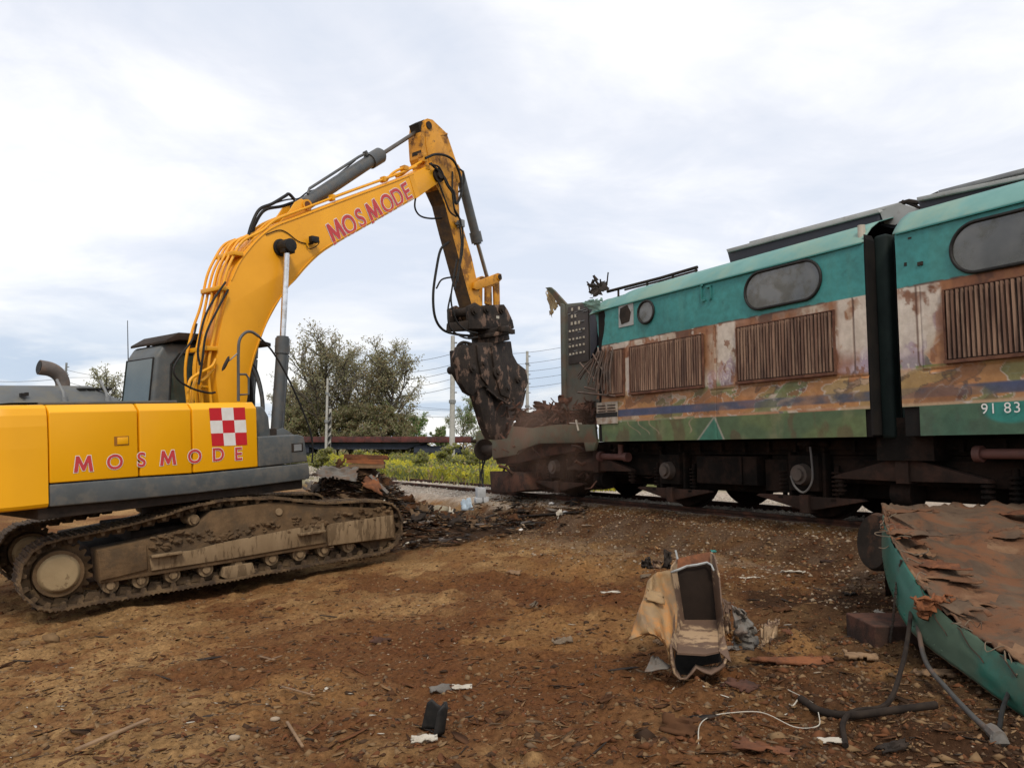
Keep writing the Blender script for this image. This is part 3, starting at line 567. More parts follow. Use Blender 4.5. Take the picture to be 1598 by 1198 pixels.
# emblem: nine squares, red at corners and centre
em = MB(); q4 = [EX.un(x, y, 1.503) for x, y in ((326, 636.5), (382, 635.5), (386, 694), (331, 696))]
q4 = np.array(q4)
def bil(s, t): return (q4[0]*(1-s)+q4[1]*s)*(1-t)+(q4[3]*(1-s)+q4[2]*s)*t
for i in range(3):
    for j in range(3):
        c = [bil(i/3, j/3), bil((i+1)/3, j/3), bil((i+1)/3, (j+1)/3), bil(i/3, (j+1)/3)]
        em.add([EX.w(p[0], 1.504, p[1]) for p in c], [(0, 1, 2, 3)], (i+j) % 2)
build(em, 'chequered_emblem', [REDB, WHT], d3, smooth=0)
# lettering on the doors
cent = [(130, 723.5), (179, 719.5), (220.5, 716), (262, 714), (303.5, 711), (340.5, 708), (372, 707)]
for ch, (x, y) in zip('MOSMODE', cent):
    u, w_ = EX.un(x, y, 1.5); h = .185
    f = lambda a, b, u=u, w_=w_, o=.0: EX.w(u+a, 1.505+o, w_-.0925+b)
    l_ = MB(); place_text(l_, ch, lambda a, b, f=f: f(a, b), .045, h*1.0, 0, 0); place_text(l_, ch, lambda a, b, f=f: f(a, b, o=.003), .014, h, 0, 1); build(l_, 'letter', [WHT, RED], exc, smooth=0)
# --- cab
cabf = lambda u, b, z: EX.w(u, b, z)
cb0, cb1 = -1.50, -.50
cu0 = EX.un(237, 620, cb1)[0]; cu1 = cu0+1.75
zc0, zc1 = 2.0, EX.un(250, 534, cb1)[1]
prof = [(cu0+.02, zc0), (cu0-.02, 2.7), (cu0+.08, zc1-.22), (cu0+.20, zc1-.03), (cu0+.34, zc1), (cu1-.25, zc1-.02), (cu1-.08, zc1-.14), (cu1+.12, 2.9), (cu1+.1, zc0)]
m = MB(); m.prism(EX, prof, cb0, cb1); cab = build(m, 'cab', GRY, exc, bevel=.07, seg=4, smooth=50)
# rear window
def quad_on(fr, pts, th=.02):
    P = [np.array(p) for p in pts]; nrm = np.cross(P[1]-P[0], P[2]-P[0]); nrm /= np.linalg.norm(nrm); return P, nrm
def rwin(b, z): t = (z-2.7)/(zc1-.22-2.7); return EX.w(cu0-.02+.10*t-.012, b, z)
P = [rwin(cb0+.05, 2.55), rwin(cb1-.05, 2.55), rwin(cb1-.06, zc1-.24), rwin(cb0+.07, zc1-.24)]
m = MB(); m.add(P, [(0, 1, 2, 3)]); m.add([p+EX.M[0]*.02 for p in P], [(3, 2, 1, 0)]); wn = build(m, 'rear_window', GLS, cab, smooth=0)
m = MB(); m.tube(P+[P[0], P[1]], .014, 6); build(m, 'window_seal', BLK, wn)
# side window
sw = [(cu0+.26, 2.55), (cu0+.32, zc1-.34), (cu0+.46, zc1-.17), (cu0+1.2, zc1-.16), (cu0+1.35, 2.7), (cu0+1.3, 2.5)]
m = MB(); m.prism(EX, sw, cb1-.03, cb1+.006); wn = build(m, 'side_window', GLS, cab); m = MB(); m.tube([EX.w(a, cb1+.008, c) for a, c in sw+sw[:2]], .016, 6); build(m, 'window_seal', BLK, wn)
# guard roof above the cab
zr = zc1+.07
m = MB(); pr = [(cu0+.17, zr-.09), (cu0+.40, zr-.03), (cu1-.1, zr+.0), (cu1+.35, zr-.06), (cu1+.35, zr-.0), (cu1-.1, zr+.09), (cu0+.40, zr+.09), (cu0+.17, zr-.05)]
m.prism(EX, pr, cb0-.02, cb1+.12); rg = build(m, 'roof_guard', DRK, exc, bevel=.008)
for u in (cu0+.4, cu1-.4):
    for b in (cb0+.12, cb1-.12): m = MB(); m.cyl(EX.w(u, b, zc1-.03), EX.w(u, b, zr+.01), .03, seg=8); build(m, 'guard_post', DRK, rg)
m = MB(); m.tube([EX.p(202, 625, -1.62), EX.p(200, 560, -1.62), EX.p(199, 500, -1.62)], [.012, .009, .006], 6); build(m, 'antenna', BLK, exc)
# seat hint inside dark panel behind boom: front deck
m = MB(); m.box(EX, -.95, .9, -.48, .95, 1.62, 2.30); m.box(EX, -.95, -.2, .4, 1.2, 2.2, 2.66); build(m, 'swing_motor_housing', DRK, exc, bevel=.03)
# --- boom
bo_pts = [(352, 682), (341, 625), (337, 573), (343, 520), (351, 480), (361, 434), (373, 408), (387, 388), (407, 366), (430, 350), (475, 333), (555, 303), (610, 283), (654, 266), (670, 258), (684, 262), (690, 272), (686, 284), (672, 294), (661, 302), (648, 310), (557, 362), (508, 391), (482, 414), (462, 437), (449, 450), (436, 470), (420, 499), (411, 520), (400, 552), (392, 581), (388, 608), (385, 632), (378, 690)]
HB = .26
bp = [EX.un(x, y, HB) for x, y in bo_pts]
def smooth_poly(p, n=3):
    P = spline([(a, 0, b) for a, b in p], n); return [(q[0], q[2]) for q in P]
m = MB(); m.prism(EX, smooth_poly(bp, 3), -HB, HB); boom = build(m, 'boom', YEL, exc, bevel=.012, seg=2)
# weld flange lines along the boom edges
m = MB(); edge_top = [EX.p(x, y, HB+.004) for x, y in [(361, 434), (373, 408), (387, 388), (407, 366), (430, 350), (475, 333), (555, 303), (610, 283), (645, 269)]]
m.tube(spline([p-EX.M[2]*.035 for p in edge_top], 5), .010, 6); 
m.tube(spline([EX.p(x, y, HB+.004) for x, y in [(643, 309), (555, 359.5), (506, 388), (479, 412), (459, 436), (432, 472), (417, 500), (397, 552), (388, 590)]], 5), .010, 6)
build(m, 'weld_bead', YEL, boom)
m = MB(); m.prism(EX, [EX.un(x, y, HB) for x, y in ((637, 272), (643, 270), (655, 306), (649, 310))], HB, HB+.008); build(m, 'stiffener_plate', YEL, boom)
# nose boss and pivot
pv = EX.un(683, 274, HB)
m = MB(); m.cyl(EX.w(pv[0], -HB-.10, pv[1]), EX.w(pv[0], HB+.10, pv[1]), .085, seg=24); m.cyl(EX.w(pv[0], HB, pv[1]), EX.w(pv[0], HB+.05, pv[1]), .15, seg=24); build(m, 'pivot_pin', DRK, boom)
# arm cylinder ears
m = MB()
for s in (-1, 1):
    m.prism(EX, [EX.un(x, y, .12) for x, y in ((430, 352), (449, 330), (458, 316), (467, 311), (476, 316), (481, 330), (478, 336))], s*.16-.025, s*.16+.025)
build(m, 'cylinder_bracket', YEL, boom, bevel=.008)
# boom lettering
dirs = np.array(EX.un(640, 284, HB))-np.array(EX.un(513, 366, HB)); 
la = [(524, 361), (544, 349.5), (562, 339.5), (583, 329), (603.5, 316.5), (620, 306.5), (634, 298)]
ha = [26, 26, 25, 25, 24.5, 24, 23.5]
dd = dirs/np.linalg.norm(dirs); nn_ = np.array([-dd[1], dd[0]])
for ch, (x, y), hp in zip('MOSMODE', la, ha):
    c = np.array(EX.un(x, y, HB)); h = .36
    f = lambda a, b, o, c=c, h=h: EX.w(*(lambda q: (q[0], HB+.006+o, q[1]))(c+dd*a*.88+nn_*(b-h/2)))
    l_ = MB(); place_text(l_, ch, lambda a, b, f=f: f(a, b, 0), .045, h, 0, 0); place_text(l_, ch, lambda a, b, f=f: f(a, b, .004), .018, h, 0, 1); build(l_, 'letter', [WHT, RED], boom, smooth=0)
# work light + cylinder pin on the boom
u, w_ = EX.un(484, 376, HB); m = MB(); m.box(EX, u-.08, u+.08, HB+.06, HB+.16, w_-.05, w_+.06); m.cyl(EX.w(u-.03, HB, w_-.06), EX.w(u-.03, HB+.12, w_-.06), .02); wl = build(m, 'work_light', BLK, boom, bevel=.01)
m = MB(); m.tube(spline([EX.w(u-.1, HB+.02, w_-.1), EX.w(u-.05, HB+.03, w_-.15), EX.w(u+.06, HB+.05, w_-.11), EX.w(u+.13, HB+.08, w_-.03), EX.w(u+.1, HB+.1, w_+.04)], 5), .008, 6)
m.tube(spline([EX.p(x, y, HB+.012) for x, y in ((415, 366), (435, 359), (448, 363), (465, 376), (478, 380))], 4), .008, 6); build(m, 'light_cable', BLK, wl)
# --- boom cylinders
for s in (1, -1):
    tpz = EX.un(448, 384, .45); ftz = EX.un(431, 682, .45); b = .45*s
    T_ = np.array(tpz); F_ = np.array(ftz); J = np.array(EX.un(441, 528, .45)); J2 = np.array(EX.un(440, 552, .45))
    P3 = lambda q: EX.w(q[0], b, q[1])
    m = MB(); m.cyl(P3(J2), P3(F_), .098, seg=24); m.cyl(P3(J), P3(J2), .118, seg=24); m.cyl(P3(J+(J-J2)*.12), P3(J), .10, seg=24)
    m.cyl(EX.w(F_[0], b-.1, F_[1]), EX.w(F_[0], b+.1, F_[1]), .12, seg=20)
    m.tube([P3(J2+(F_-J2)*.02)+EX.M[0]*.12, P3(J2+(F_-J2)*.9)+EX.M[0]*.12], .018, 8)
    bc = build(m, 'boom_cylinder', CYL, exc); m = MB(); m.cyl(P3(T_), P3(J), .05, seg=20); build(m, 'piston_rod', CHR, bc)
    m = MB(); m.cyl(EX.w(T_[0], s*HB, T_[1]), EX.w(T_[0], s*.57, T_[1]), .115, seg=24); m.cyl(EX.w(T_[0], s*HB, T_[1]), EX.w(T_[0], s*(HB+.04), T_[1]), .15, seg=24); m.box(EX, T_[0]-.10, T_[0]+.11, b-.07, b+.07, T_[1]-.12, T_[1]+.02); build(m, 'rod_eye', BLK, bc, bevel=.01)
m = MB()
for s in (1, -1):
    m.prism(EX, [(.35, 1.6), (.5, 2.1), (1.25, 2.3), (1.5, 2.15), (1.5, 1.9), (1.1, 1.6)], s*.45-.16, s*.45-.12); m.prism(EX, [(.35, 1.6), (.5, 2.1), (1.25, 2.3), (1.5, 2.15), (1.5, 1.9), (1.1, 1.6)], s*.45+.12, s*.45+.16)
    m.prism(EX, [(-.35, 1.6), (-.25, 2.3), (.15, 2.6), (.5, 2.5), (.8, 1.6)], s*.34-.03, s*.34+.03)
build(m, 'boom_foot_bracket', GRY, exc, bevel=.01)
# grey hoses behind the boom cylinders
for k, (b, dx) in enumerate(((.2, 0), (.05, .09), (-.12, .17), (-.2, .05))):
    m = MB(); m.tube(spline([EX.w(1.05+dx, b, 2.1), EX.w(1.15+dx*1.2, b, 2.6+.05*k), EX.w(1.05+dx, b, 3.15+.1*k), EX.w(.78+dx*.5, b, 3.55+.12*k)], 5), .03, 8); build(m, 'hydraulic_hose', BLK if k % 2 else CYL, exc, label='')
# --- arm cylinder
A0 = np.array(EX.un(469, 323, 0.)); A1 = np.array(EX.un(577, 252, 0.)); A1b = np.array(EX.un(593, 242.5, 0.)); A2 = np.array(EX.un(659, 200, 0.))
P3 = lambda q, b=0: EX.w(q[0], b, q[1])
m = MB(); m.cyl(P3(A0), P3(A1), .125, seg=28); m.cyl(P3(A1), P3(A1b), .155, seg=28); m.cyl(P3(A1b), P3(A1b+(A1b-A1)*.15), .12, seg=28); m.cyl(P3(A0, -.15), P3(A0, .15), .13)
dv = (A1-A0)/np.linalg.norm(A1-A0); nv = np.array([-dv[1], dv[0]])
m.tube([P3(A0+dv*.25+nv*.13, .05), P3(A0+dv*.35+nv*.19, .05), P3(A1-dv*.25+nv*.19, .05), P3(A1+nv*.17, .05)], .026, 8)
m.cyl(P3(A1+nv*.14-dv*.05, .05), P3(A1+nv*.22-dv*.05, .05), .05); 
ac = build(m, 'arm_cylinder', CYL, exc); m = MB(); m.cyl(P3(A1b), P3(A2), .042, seg=20); build(m, 'piston_rod', mat('oily_rod', (.16, .14, .12), (.1, .085, .07), 6, .35, metal=.7), ac)
m = MB(); m.cyl(EX.w(A0[0], .135, A0[1]), EX.w(A0[0], .205, A0[1]), .10, seg=24); build(m, 'pin_cap', YEL, ac); m = MB(); m.cyl(EX.w(A0[0], .2, A0[1]), EX.w(A0[0], .212, A0[1]), .062, seg=24); build(m, 'pin_face', RUST, ac)
# --- arm
HA = .19
ar = [(667, 185), (675, 187), (697, 208), (714, 258), (717, 336), (736, 401), (752, 473), (757, 499), (744, 503), (731, 458), (718, 410), (705, 362), (694, 318), (684, 296), (668, 272), (659, 245), (657, 212), (660, 189)]
arp = [EX.un(x, y, HA) for x, y in ar]
m = MB(); n = len(arp); m.add([EX.w(a, HA, c) for a, c in arp], [tuple(range(n))], 0); m.add([EX.w(a, -HA, c) for a, c in arp], [tuple(range(n))], 0)
for i in range(n):
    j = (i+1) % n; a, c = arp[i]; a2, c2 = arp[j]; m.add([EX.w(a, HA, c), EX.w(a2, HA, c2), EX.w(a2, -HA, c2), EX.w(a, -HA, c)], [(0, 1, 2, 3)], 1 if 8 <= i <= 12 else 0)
# (faces share positions; weld)
me_tmp = m
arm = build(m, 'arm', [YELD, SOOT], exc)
m = MB(); m.prism(EX, [EX.un(x, y, HA) for x, y in ((692, 209), (697.5, 207.5), (698.5, 210.5), (676, 213), (676, 209.5))], HA, HA+.012)
m.prism(EX, [EX.un(x, y, HA) for x, y in ((663, 190), (676, 190), (700, 240), (702, 275), (684, 292), (671, 262), (664, 225))], HA, HA+.014); build(m, 'arm_cheek_plate', YELD, arm, bevel=.004)
m = MB(); 
for (x, y, r_) in ((668, 196, .08), (683, 274, .12), (744, 447, .09)):
    u, w_ = EX.un(x, y, HA); m.cyl(EX.w(u, -HA-.03, w_), EX.w(u, HA+.04, w_), r_, seg=22)
build(m, 'arm_pin', DRK, arm)
# arm top clevis (dark opening with rod eye)
u, w_ = EX.un(657, 197, 0); m = MB(); m.cyl(EX.w(u, -.08, w_), EX.w(u, .08, w_), .09, seg=20); m.prism(EX, [EX.un(x, y, HA-.04) for x, y in ((651, 192), (661, 187), (664, 215), (661, 245), (656, 240), (657, 210))], -.1, HA-.02); build(m, 'rod_eye', DRK, arm)
# --- bucket cylinder on the outer side of the arm
B0 = np.array(EX.un(717, 268, 0)); B1 = np.array(EX.un(741, 362, 0)); B1b = np.array(EX.un(745, 379, 0)); B2 = np.array(EX.un(760, 432, 0))
m = MB(); m.cyl(P3(B0), P3(B1), .105, seg=24); m.cyl(P3(B1), P3(B1b), .135, seg=24); m.cyl(P3(B1b), P3(B1b+(B1b-B1)*.15), .09)
bc = build(m, 'bucket_cylinder', CYL, exc); m = MB(); m.cyl(P3(B1b), P3(B2), .045); build(m, 'piston_rod', mat('dull_rod', (.3, .27, .24), (.2, .17, .14), 6, .3, metal=.8), bc)
m = MB(); m.prism(EX, [EX.un(x, y, HA) for x, y in ((707, 262), (715, 256), (722, 268), (719, 285), (712, 285))], -HA, HA); build(m, 'cylinder_mount', YELD, arm, bevel=.01)
# links
for s in (1, -1):
    m = MB(); b = s*.24; m.prism(EX, [EX.un(x, y, .22) for x, y in ((738, 441), (775, 426.5), (780, 428), (781, 436), (777, 440), (742, 453), (737, 450))], b-.03, b+.03)
    u, w_ = EX.un(776, 433, .22); m.cyl(EX.w(u, b-.05, w_), EX.w(u, b+.05, w_), .085); build(m, 'link_bar', YELD, exc, bevel=.006)
    m = MB(); m.prism(EX, [EX.un(x, y, .12) for x, y in ((757, 436), (778, 434), (779, 480), (771, 482), (770, 447), (764, 447), (764, 476), (757, 474))], s*.12-.03, s*.12+.03); build(m, 'link_fork', YELD, exc, bevel=.006)
u, w_ = EX.un(776, 433, .22); m = MB(); m.cyl(EX.w(u, -.29, w_), EX.w(u, .31, w_), .06); build(m, 'link_pin', DRK, exc)
# --- shear attachment
def sp(pts, b0, b1, mt=SHR, name='shear_body', bev=.02, par=None):
    m = MB(); m.prism(EX, [EX.un(x, y, b1) for x, y in pts], b0, b1); return build(m, name, mt, par or exc, bevel=bev)
for s in (1, -1): 
    m = MB(); pl = [EX.un(x, y, .3) for x, y in ((729, 478), (741, 472), (752, 479), (765, 476), (786, 475), (792, 484), (798, 497), (801, 513), (731, 513))]
    m.prism(EX, pl, s*.28-.035, s*.28+.035); build(m, 'coupler_plate', SHR, exc, bevel=.012)
m = MB()
for (x, y) in ((757, 483), (781, 483), (738, 485)):
    u, w_ = EX.un(x, y, .3); m.cyl(EX.w(u, -.36, w_), EX.w(u, .36, w_), .10); m.cyl(EX.w(u, .34, w_), EX.w(u, .40, w_), .065)
build(m, 'coupler_pin', DRK, exc)
sp(((728, 500), (800, 498), (803, 512), (727, 514)), -.30, .30, DRK, 'coupler_base')
c = np.array(EX.un(764, 520, 0)); ax_a = np.array(EX.un(762, 505, 0)); ax_b = np.array(EX.un(767, 536, 0)); axd = (ax_b-ax_a)/np.linalg.norm(ax_b-ax_a); ax_n = np.array([-axd[1], axd[0]])
m = MB(); m.cyl(P3(c-axd*.12), P3(c-axd*.02), .46, seg=32); m.cyl(P3(c-axd*.03), P3(c+axd*.06), .52, seg=32); m.cyl(P3(c+axd*.05), P3(c+axd*.22), .44, seg=32); build(m, 'rotator', SHR, exc, bevel=.012)
m = MB(); m.box(EX, c[0]-.25, c[0]+.05, .44, .56, c[1]-.02, c[1]+.10); m.box(EX, c[0]+.1, c[0]+.3, .42, .52, c[1]-.05, c[1]+.06); build(m, 'rotator_block', DRK, exc, bevel=.01)
u, w_ = EX.un(777, 495, .32); m = MB(); m.box(EX, u-.05, u+.05, .315, .319, w_-.03, w_+.03); build(m, 'type_plate', PALE, exc)
body = [(711, 558), (716, 541), (727, 536), (735, 540), (737, 534), (762, 534), (798, 532), (801, 553), (808, 566), (822, 577), (825, 598), (818, 612), (806, 624), (793, 627), (772, 617), (757, 603), (748, 606), (738, 618), (728, 612), (720, 598), (717, 578)]
for b0, b1 in ((.16, .30), (-.30, -.16)): sb = sp(body, b0, b1, SHR, 'shear_cheek', .025)
sp([(722, 545), (795, 540), (800, 570), (812, 585), (812, 605), (795, 615), (760, 595), (735, 600), (724, 580)], -.2, .2, DRK, 'shear_core', .02)
m = MB()
for (x, y, r_) in ((752, 566, .13), (775, 580, .16), (790, 606, .10), (736, 575, .09), (808, 592, .09)):
    u, w_ = EX.un(x, y, .3); m.cyl(EX.w(u, -.36, w_), EX.w(u, .355, w_), r_, seg=18); m.cyl(EX.w(u, .35, w_), EX.w(u, .385, w_), r_*.55, seg=6)
build(m, 'shear_pin', SHR, exc, bevel=.008)
m = MB()
for q in (((742, 538), (752, 540), (762, 575), (760, 602), (750, 590), (744, 560)), ((765, 540), (772, 540), (792, 600), (794, 622), (780, 616), (770, 580))): m.prism(EX, [EX.un(x, y, .3) for x, y in q], .30, .345)
m.tube([EX.p(x, y, .31) for x, y in ((760, 607), (775, 620), (793, 630), (802, 624))], .03, 6); build(m, 'shear_rib', SHR, exc, bevel=.01)
m = MB(); m.tube(spline([EX.p(x, y, .2) for x, y in ((714, 558), (713, 546), (716, 538), (724, 534), (736, 537))], 4), .035, 8); build(m, 'shear_bracket', DRK, exc)
sp([(735, 595), (760, 598), (800, 618), (822, 608), (817, 632), (799, 664), (796, 684), (790, 687), (767, 685), (757, 661), (746, 624)], -.11, .11, SHR, 'upper_jaw', .02)
sp([(742, 600), (766, 604), (772, 640), (775, 678), (766, 684), (756, 664), (750, 636)], .11, .24, SHR, 'lower_jaw', .02)
sp([(742, 600), (766, 604), (772, 640), (775, 678), (766, 684), (756, 664), (750, 636)], -.24, -.11, SHR, 'lower_jaw', .02)
# --- yellow steel lines up the back of the boom
base = [(303, 628), (306, 590), (312, 545), (330, 480), (345, 425), (362, 390), (386, 366)]
for k in range(6):
    b = HB-.02-k*.095; off = .03+.04*(k % 3); pts = []
    for i, (x, y) in enumerate([(341, 630), (337, 573), (343, 520), (351, 480), (361, 434), (373, 408), (387, 388)]):
        u, w_ = EX.un(x, y, HB); back = .05+off*.75+(.04 if i < 2 else 0)+(.06*(k % 2) if i < 3 else 0); pts.append(EX.w(u-back, b, w_+.02*i))
    if k == 0:
        for (x, y) in ((409, 364), (431, 347), (476, 329), (556, 299), (611, 279), (650, 263)): pts.append(EX.p(x, y, HB-.02)+EX.M[2]*.045)
    elif k in (2, 4):
        for (x, y) in ((409, 364), (431, 347), (476, 329), (556, 299), (611, 279), (640, 268)): pts.append(EX.p(x, y, HB-.02)+EX.M[1]*(b-HB+.02)+EX.M[2]*.045)
    else: pts.append(EX.w(*(lambda q: (q[0]-.05, b, q[1]+.08))(EX.un(398, 374, HB))))
    m = MB(); m.tube(spline(pts, 5), .023, 8); build(m, 'hydraulic_pipe', YEL, boom)
m = MB()
for (x, y) in ((340, 545), (357, 452), (380, 398)):
    u, w_ = EX.un(x, y, HB); m.box(EX, u-.20, u-.02, -HB+.02, HB+.03, w_-.025, w_+.045)
for (x, y) in ((520, 313), (600, 284)):
    u, w_ = EX.un(x, y, HB); m.box(EX, u-.03, u+.03, HB-.1, HB+.03, w_, w_+.11)
build(m, 'pipe_clamp', YEL, boom, bevel=.006)
# front loop of pipes near the body and kink to the cab side
for k, pts in enumerate((((337, 560), (330, 572), (310, 583), (296, 595), (293, 624)), ((334, 575), (318, 592), (303, 600), (300, 628)), ((314, 603), (325, 605), (329, 618)), ((322, 548), (312, 575), (299, 610), (297, 628)))):
    m = MB(); m.tube(spline([EX.p(x, y, .32-.06*k) for x, y in pts], 5), .024, 8); build(m, 'hydraulic_pipe', YEL, exc)
m = MB(); m.tube(spline([EX.p(x, y, .40) for x, y in ((307, 505), (300, 530), (283, 553), (271, 575), (278, 592), (300, 606), (326, 613), (336, 612))], 6), .016, 8); build(m, 'cable', BLK, exc)
m = MB(); m.tube(spline([EX.p(x, y, .34) for x, y in ((352, 440), (332, 470), (318, 500), (309, 545), (312, 570))], 6), .018, 8); m.tube(spline([EX.p(x, y, .34) for x, y in ((356, 452), (340, 482), (322, 520), (316, 560), (310, 600))], 6), .018, 8); build(m, 'cable', BLK, exc)
# black hoses bridging to the arm cylinder
for k, pts in enumerate((((386, 374), (393, 350), (405, 327), (425, 318), (445, 306), (451, 303), (460, 312)), ((391, 372), (398, 350), (413, 328), (440, 322), (458, 316), (472, 312)), ((395, 370), (401, 345), (420, 322), (446, 312), (466, 310), (480, 300), (505, 290), (548, 256), (560, 244)))):
    m = MB(); m.tube(spline([EX.p(x, y, .12-.1*k) for x, y in pts], 6), .028 if k < 2 else .014, 8); build(m, 'hydraulic_hose', BLK, exc)
# top-end yellow pipes and valves at the nose
for k, pts in enumerate((((603, 282), (612, 271), (625, 264), (640, 262), (655, 254), (663, 250)), ((618, 276), (628, 272), (642, 262), (652, 256), (662, 246)), ((650, 255), (657, 250), (662, 262), (668, 270), (676, 274)))):
    m = MB(); m.tube(spline([EX.p(x, y, .20-.12*k) for x, y in pts], 5), .026, 8); build(m, 'hydraulic_pipe', YEL, boom)
m = MB()
for (x, y) in ((660, 250), (664, 262), (659, 243), (631, 263)):
    u, w_ = EX.un(x, y, .2); m.box(EX, u-.06, u+.06, .12, .27, w_-.05, w_+.05)
build(m, 'valve_block', YELD, boom, bevel=.01)
# hoses around the arm joint and the shear
hoses = [((664, 247), (680, 241), (698, 244), (710, 254), (718, 275), (720, 300), (712, 318), (708, 300), (700, 290), (692, 275), (672, 255)),
         ((670, 256), (686, 262), (697, 288), (706, 302), (709, 325), (716, 338), (720, 352)),
         ((706, 268), (706, 300), (710, 330), (720, 345), (722, 362)),
         ((684, 283), (694, 310), (702, 330), (712, 338)),
         ((700, 378), (688, 389), (681, 420), (676, 460), (679, 495), (692, 515), (715, 522), (738, 524)),
         ((713, 405), (707, 440), (704, 470), (712, 500), (727, 515), (745, 520)),
         ((722, 430), (710, 432), (690, 436), (681, 450)), ((704, 458), (699, 485), (703, 512), (725, 527), (745, 526)),
         ((652, 300), (648, 312), (648, 326), (656, 337), (672, 341), (692, 340)), ((712, 262), (722, 268), (724, 285), (716, 300)),
         ((717, 350), (720, 380), (716, 420), (714, 440)), ((722, 352), (722, 390), (714, 430), (709, 452))]
for k, pts in enumerate(hoses):
    b = .34 if k not in (4, 6, 8) else (.1 if k == 4 else .02)
    m = MB(); m.tube(spline([EX.p(x, y, b+.02*math.sin(k*2.1)) for x, y in pts], 6), .019 if k not in (4, 0) else .028, 8); build(m, 'hydraulic_hose', BLK, exc)
m = MB(); u, w_ = EX.un(720, 349, .3); m.box(EX, u-.05, u+.05, .2, .36, w_-.08, w_+.08); m.box(EX, u-.1, u+.1, .2, .26, w_-.03, w_+.03); build(m, 'hose_manifold', GALV, arm, bevel=.01)
# handrail, mirror, drooping cable at the front right corner
m = MB(); m.tube(spline([EX.p(x, y, 1.2) for x, y in ((372, 626), (372, 590), (372, 550), (374, 530), (383, 519), (393, 518), (404, 525))], 5), .022, 10); hr = build(m, 'handrail', CYL, exc)
m = MB(); m.tube([EX.p(x, y, 1.2) for x, y in ((373, 584), (384, 584), (388, 590), (388, 615), (372, 616))], .016, 8); build(m, 'grab_loop', CYL, hr)
m = MB(); m.tube(spline([EX.p(x, y, 1.2) for x, y in ((404, 525), (425, 548), (447, 585), (468, 630), (484, 672), (488, 700), (487, 722))], 6), .015, 8); build(m, 'drooping_cable', BLK, exc)
m = MB(); c = EX.p(352, 567, 1.2); m.tube([EX.p(372, 550, 1.2), EX.p(361, 560, 1.2), c], .010, 6); mr_ = build(m, 'mirror_arm', GALV, exc)
nvec = (EX.M[0]*.7+EX.M[1]*.3+EX.M[2]*-.35); nvec /= np.linalg.norm(nvec); m = MB(); m.tube([c-nvec*.012, c, c+nvec*.02], [.10, .125, .09], 24); build(m, 'mirror', DRK, mr_)
# ================================================================== LOCOMOTIVE
loco = empty('locomotive', LO.w(2.5, -1.5, 0), 'two-section teal and cream locomotive with rusty louvres, half cut up, standing on its track', 'locomotive')
def solid(o, th=.01):
    md = o.modifiers.new('thickness', 'SOLIDIFY'); md.thickness = th; md.offset = 0; return o
def sheet(C4, nu=16, nv=12, amp=.05, fr=2.5, seed=0, rag=.12, th=.008, mb=None, mi=0, curl=0):
    """crumpled torn metal sheet between four 3d corners"""
    C4 = [np.array(c, float) for c in C4]; nrm = np.cross(C4[1]-C4[0], C4[3]-C4[0]); nrm /= (np.linalg.norm(nrm)+1e-9)
    r = np.random.default_rng(seed); mb = mb or MB(); idx = {}
    for i in range(nu+1):
        for j in range(nv+1):
            s, t = i/nu, j/nv; e = min(s, 1-s, t, 1-t)
            p = (C4[0]*(1-s)+C4[1]*s)*(1-t)+(C4[3]*(1-s)+C4[2]*s)*t
            k = float(fbm(s*fr+seed*3.1, t*fr+seed*1.7, 4, seed))-.5; fold = abs(((float(fbm(s*fr*.7+9, t*fr*.7+seed, 2, seed+5))*4) % 1)-.5)-.25
            p = p+nrm*(k*2*amp+fold*amp+curl*(s-.5)**2)
            if e == 0: p = p+(C4[1]-C4[0])*(r.random()-.5)*rag*.35+(C4[3]-C4[0])*(r.random()-.5)*rag*.35
            idx[i, j] = len(mb.v); mb.v.append(tuple(p))
    for i in range(nu):
        for j in range(nv):
            e = min(i, nu-1-i, j, nv-1-j)
            if e == 0 and r.random() < rag*1.6: continue
            mb.f.append((idx[i, j], idx[i+1, j], idx[i+1, j+1], idx[i, j+1])); mb.m.append(mi)
    return mb
def sheet_obj(C4, name, mt, parent=None, th=.008, smooth=30, label=None, cat=None, group=None, **k):
    o = build(sheet(C4, **k), name, mt, parent, smooth=smooth, fix=False, label=label, cat=cat, group=group); return solid(o, th)
ZT, ZG, ZB, ZS = 2.775, 1.41, 1.08, 3.42
cr_ = lambda *a: np.array(a, float)
CREAM = cr_(.66, .58, .49); C2 = cr_(.50, .41, .31); RU = cr_(.22, .085, .035); RUD = cr_(.105, .042, .022); ORG = cr_(.40, .17, .06); TE = cr_(.046, .265, .255); TE2 = cr_(.036, .215, .21); GR = cr_(.115, .155, .060); GR2 = cr_(.075, .12, .055); BL = cr_(.065, .075, .105); LIL = cr_(.36, .27, .34); WH = cr_(.62, .56, .49); GG = cr_(.13, .21, .055); DK = cr_(.05, .045, .04); TG = cr_(.03, .17, .12)
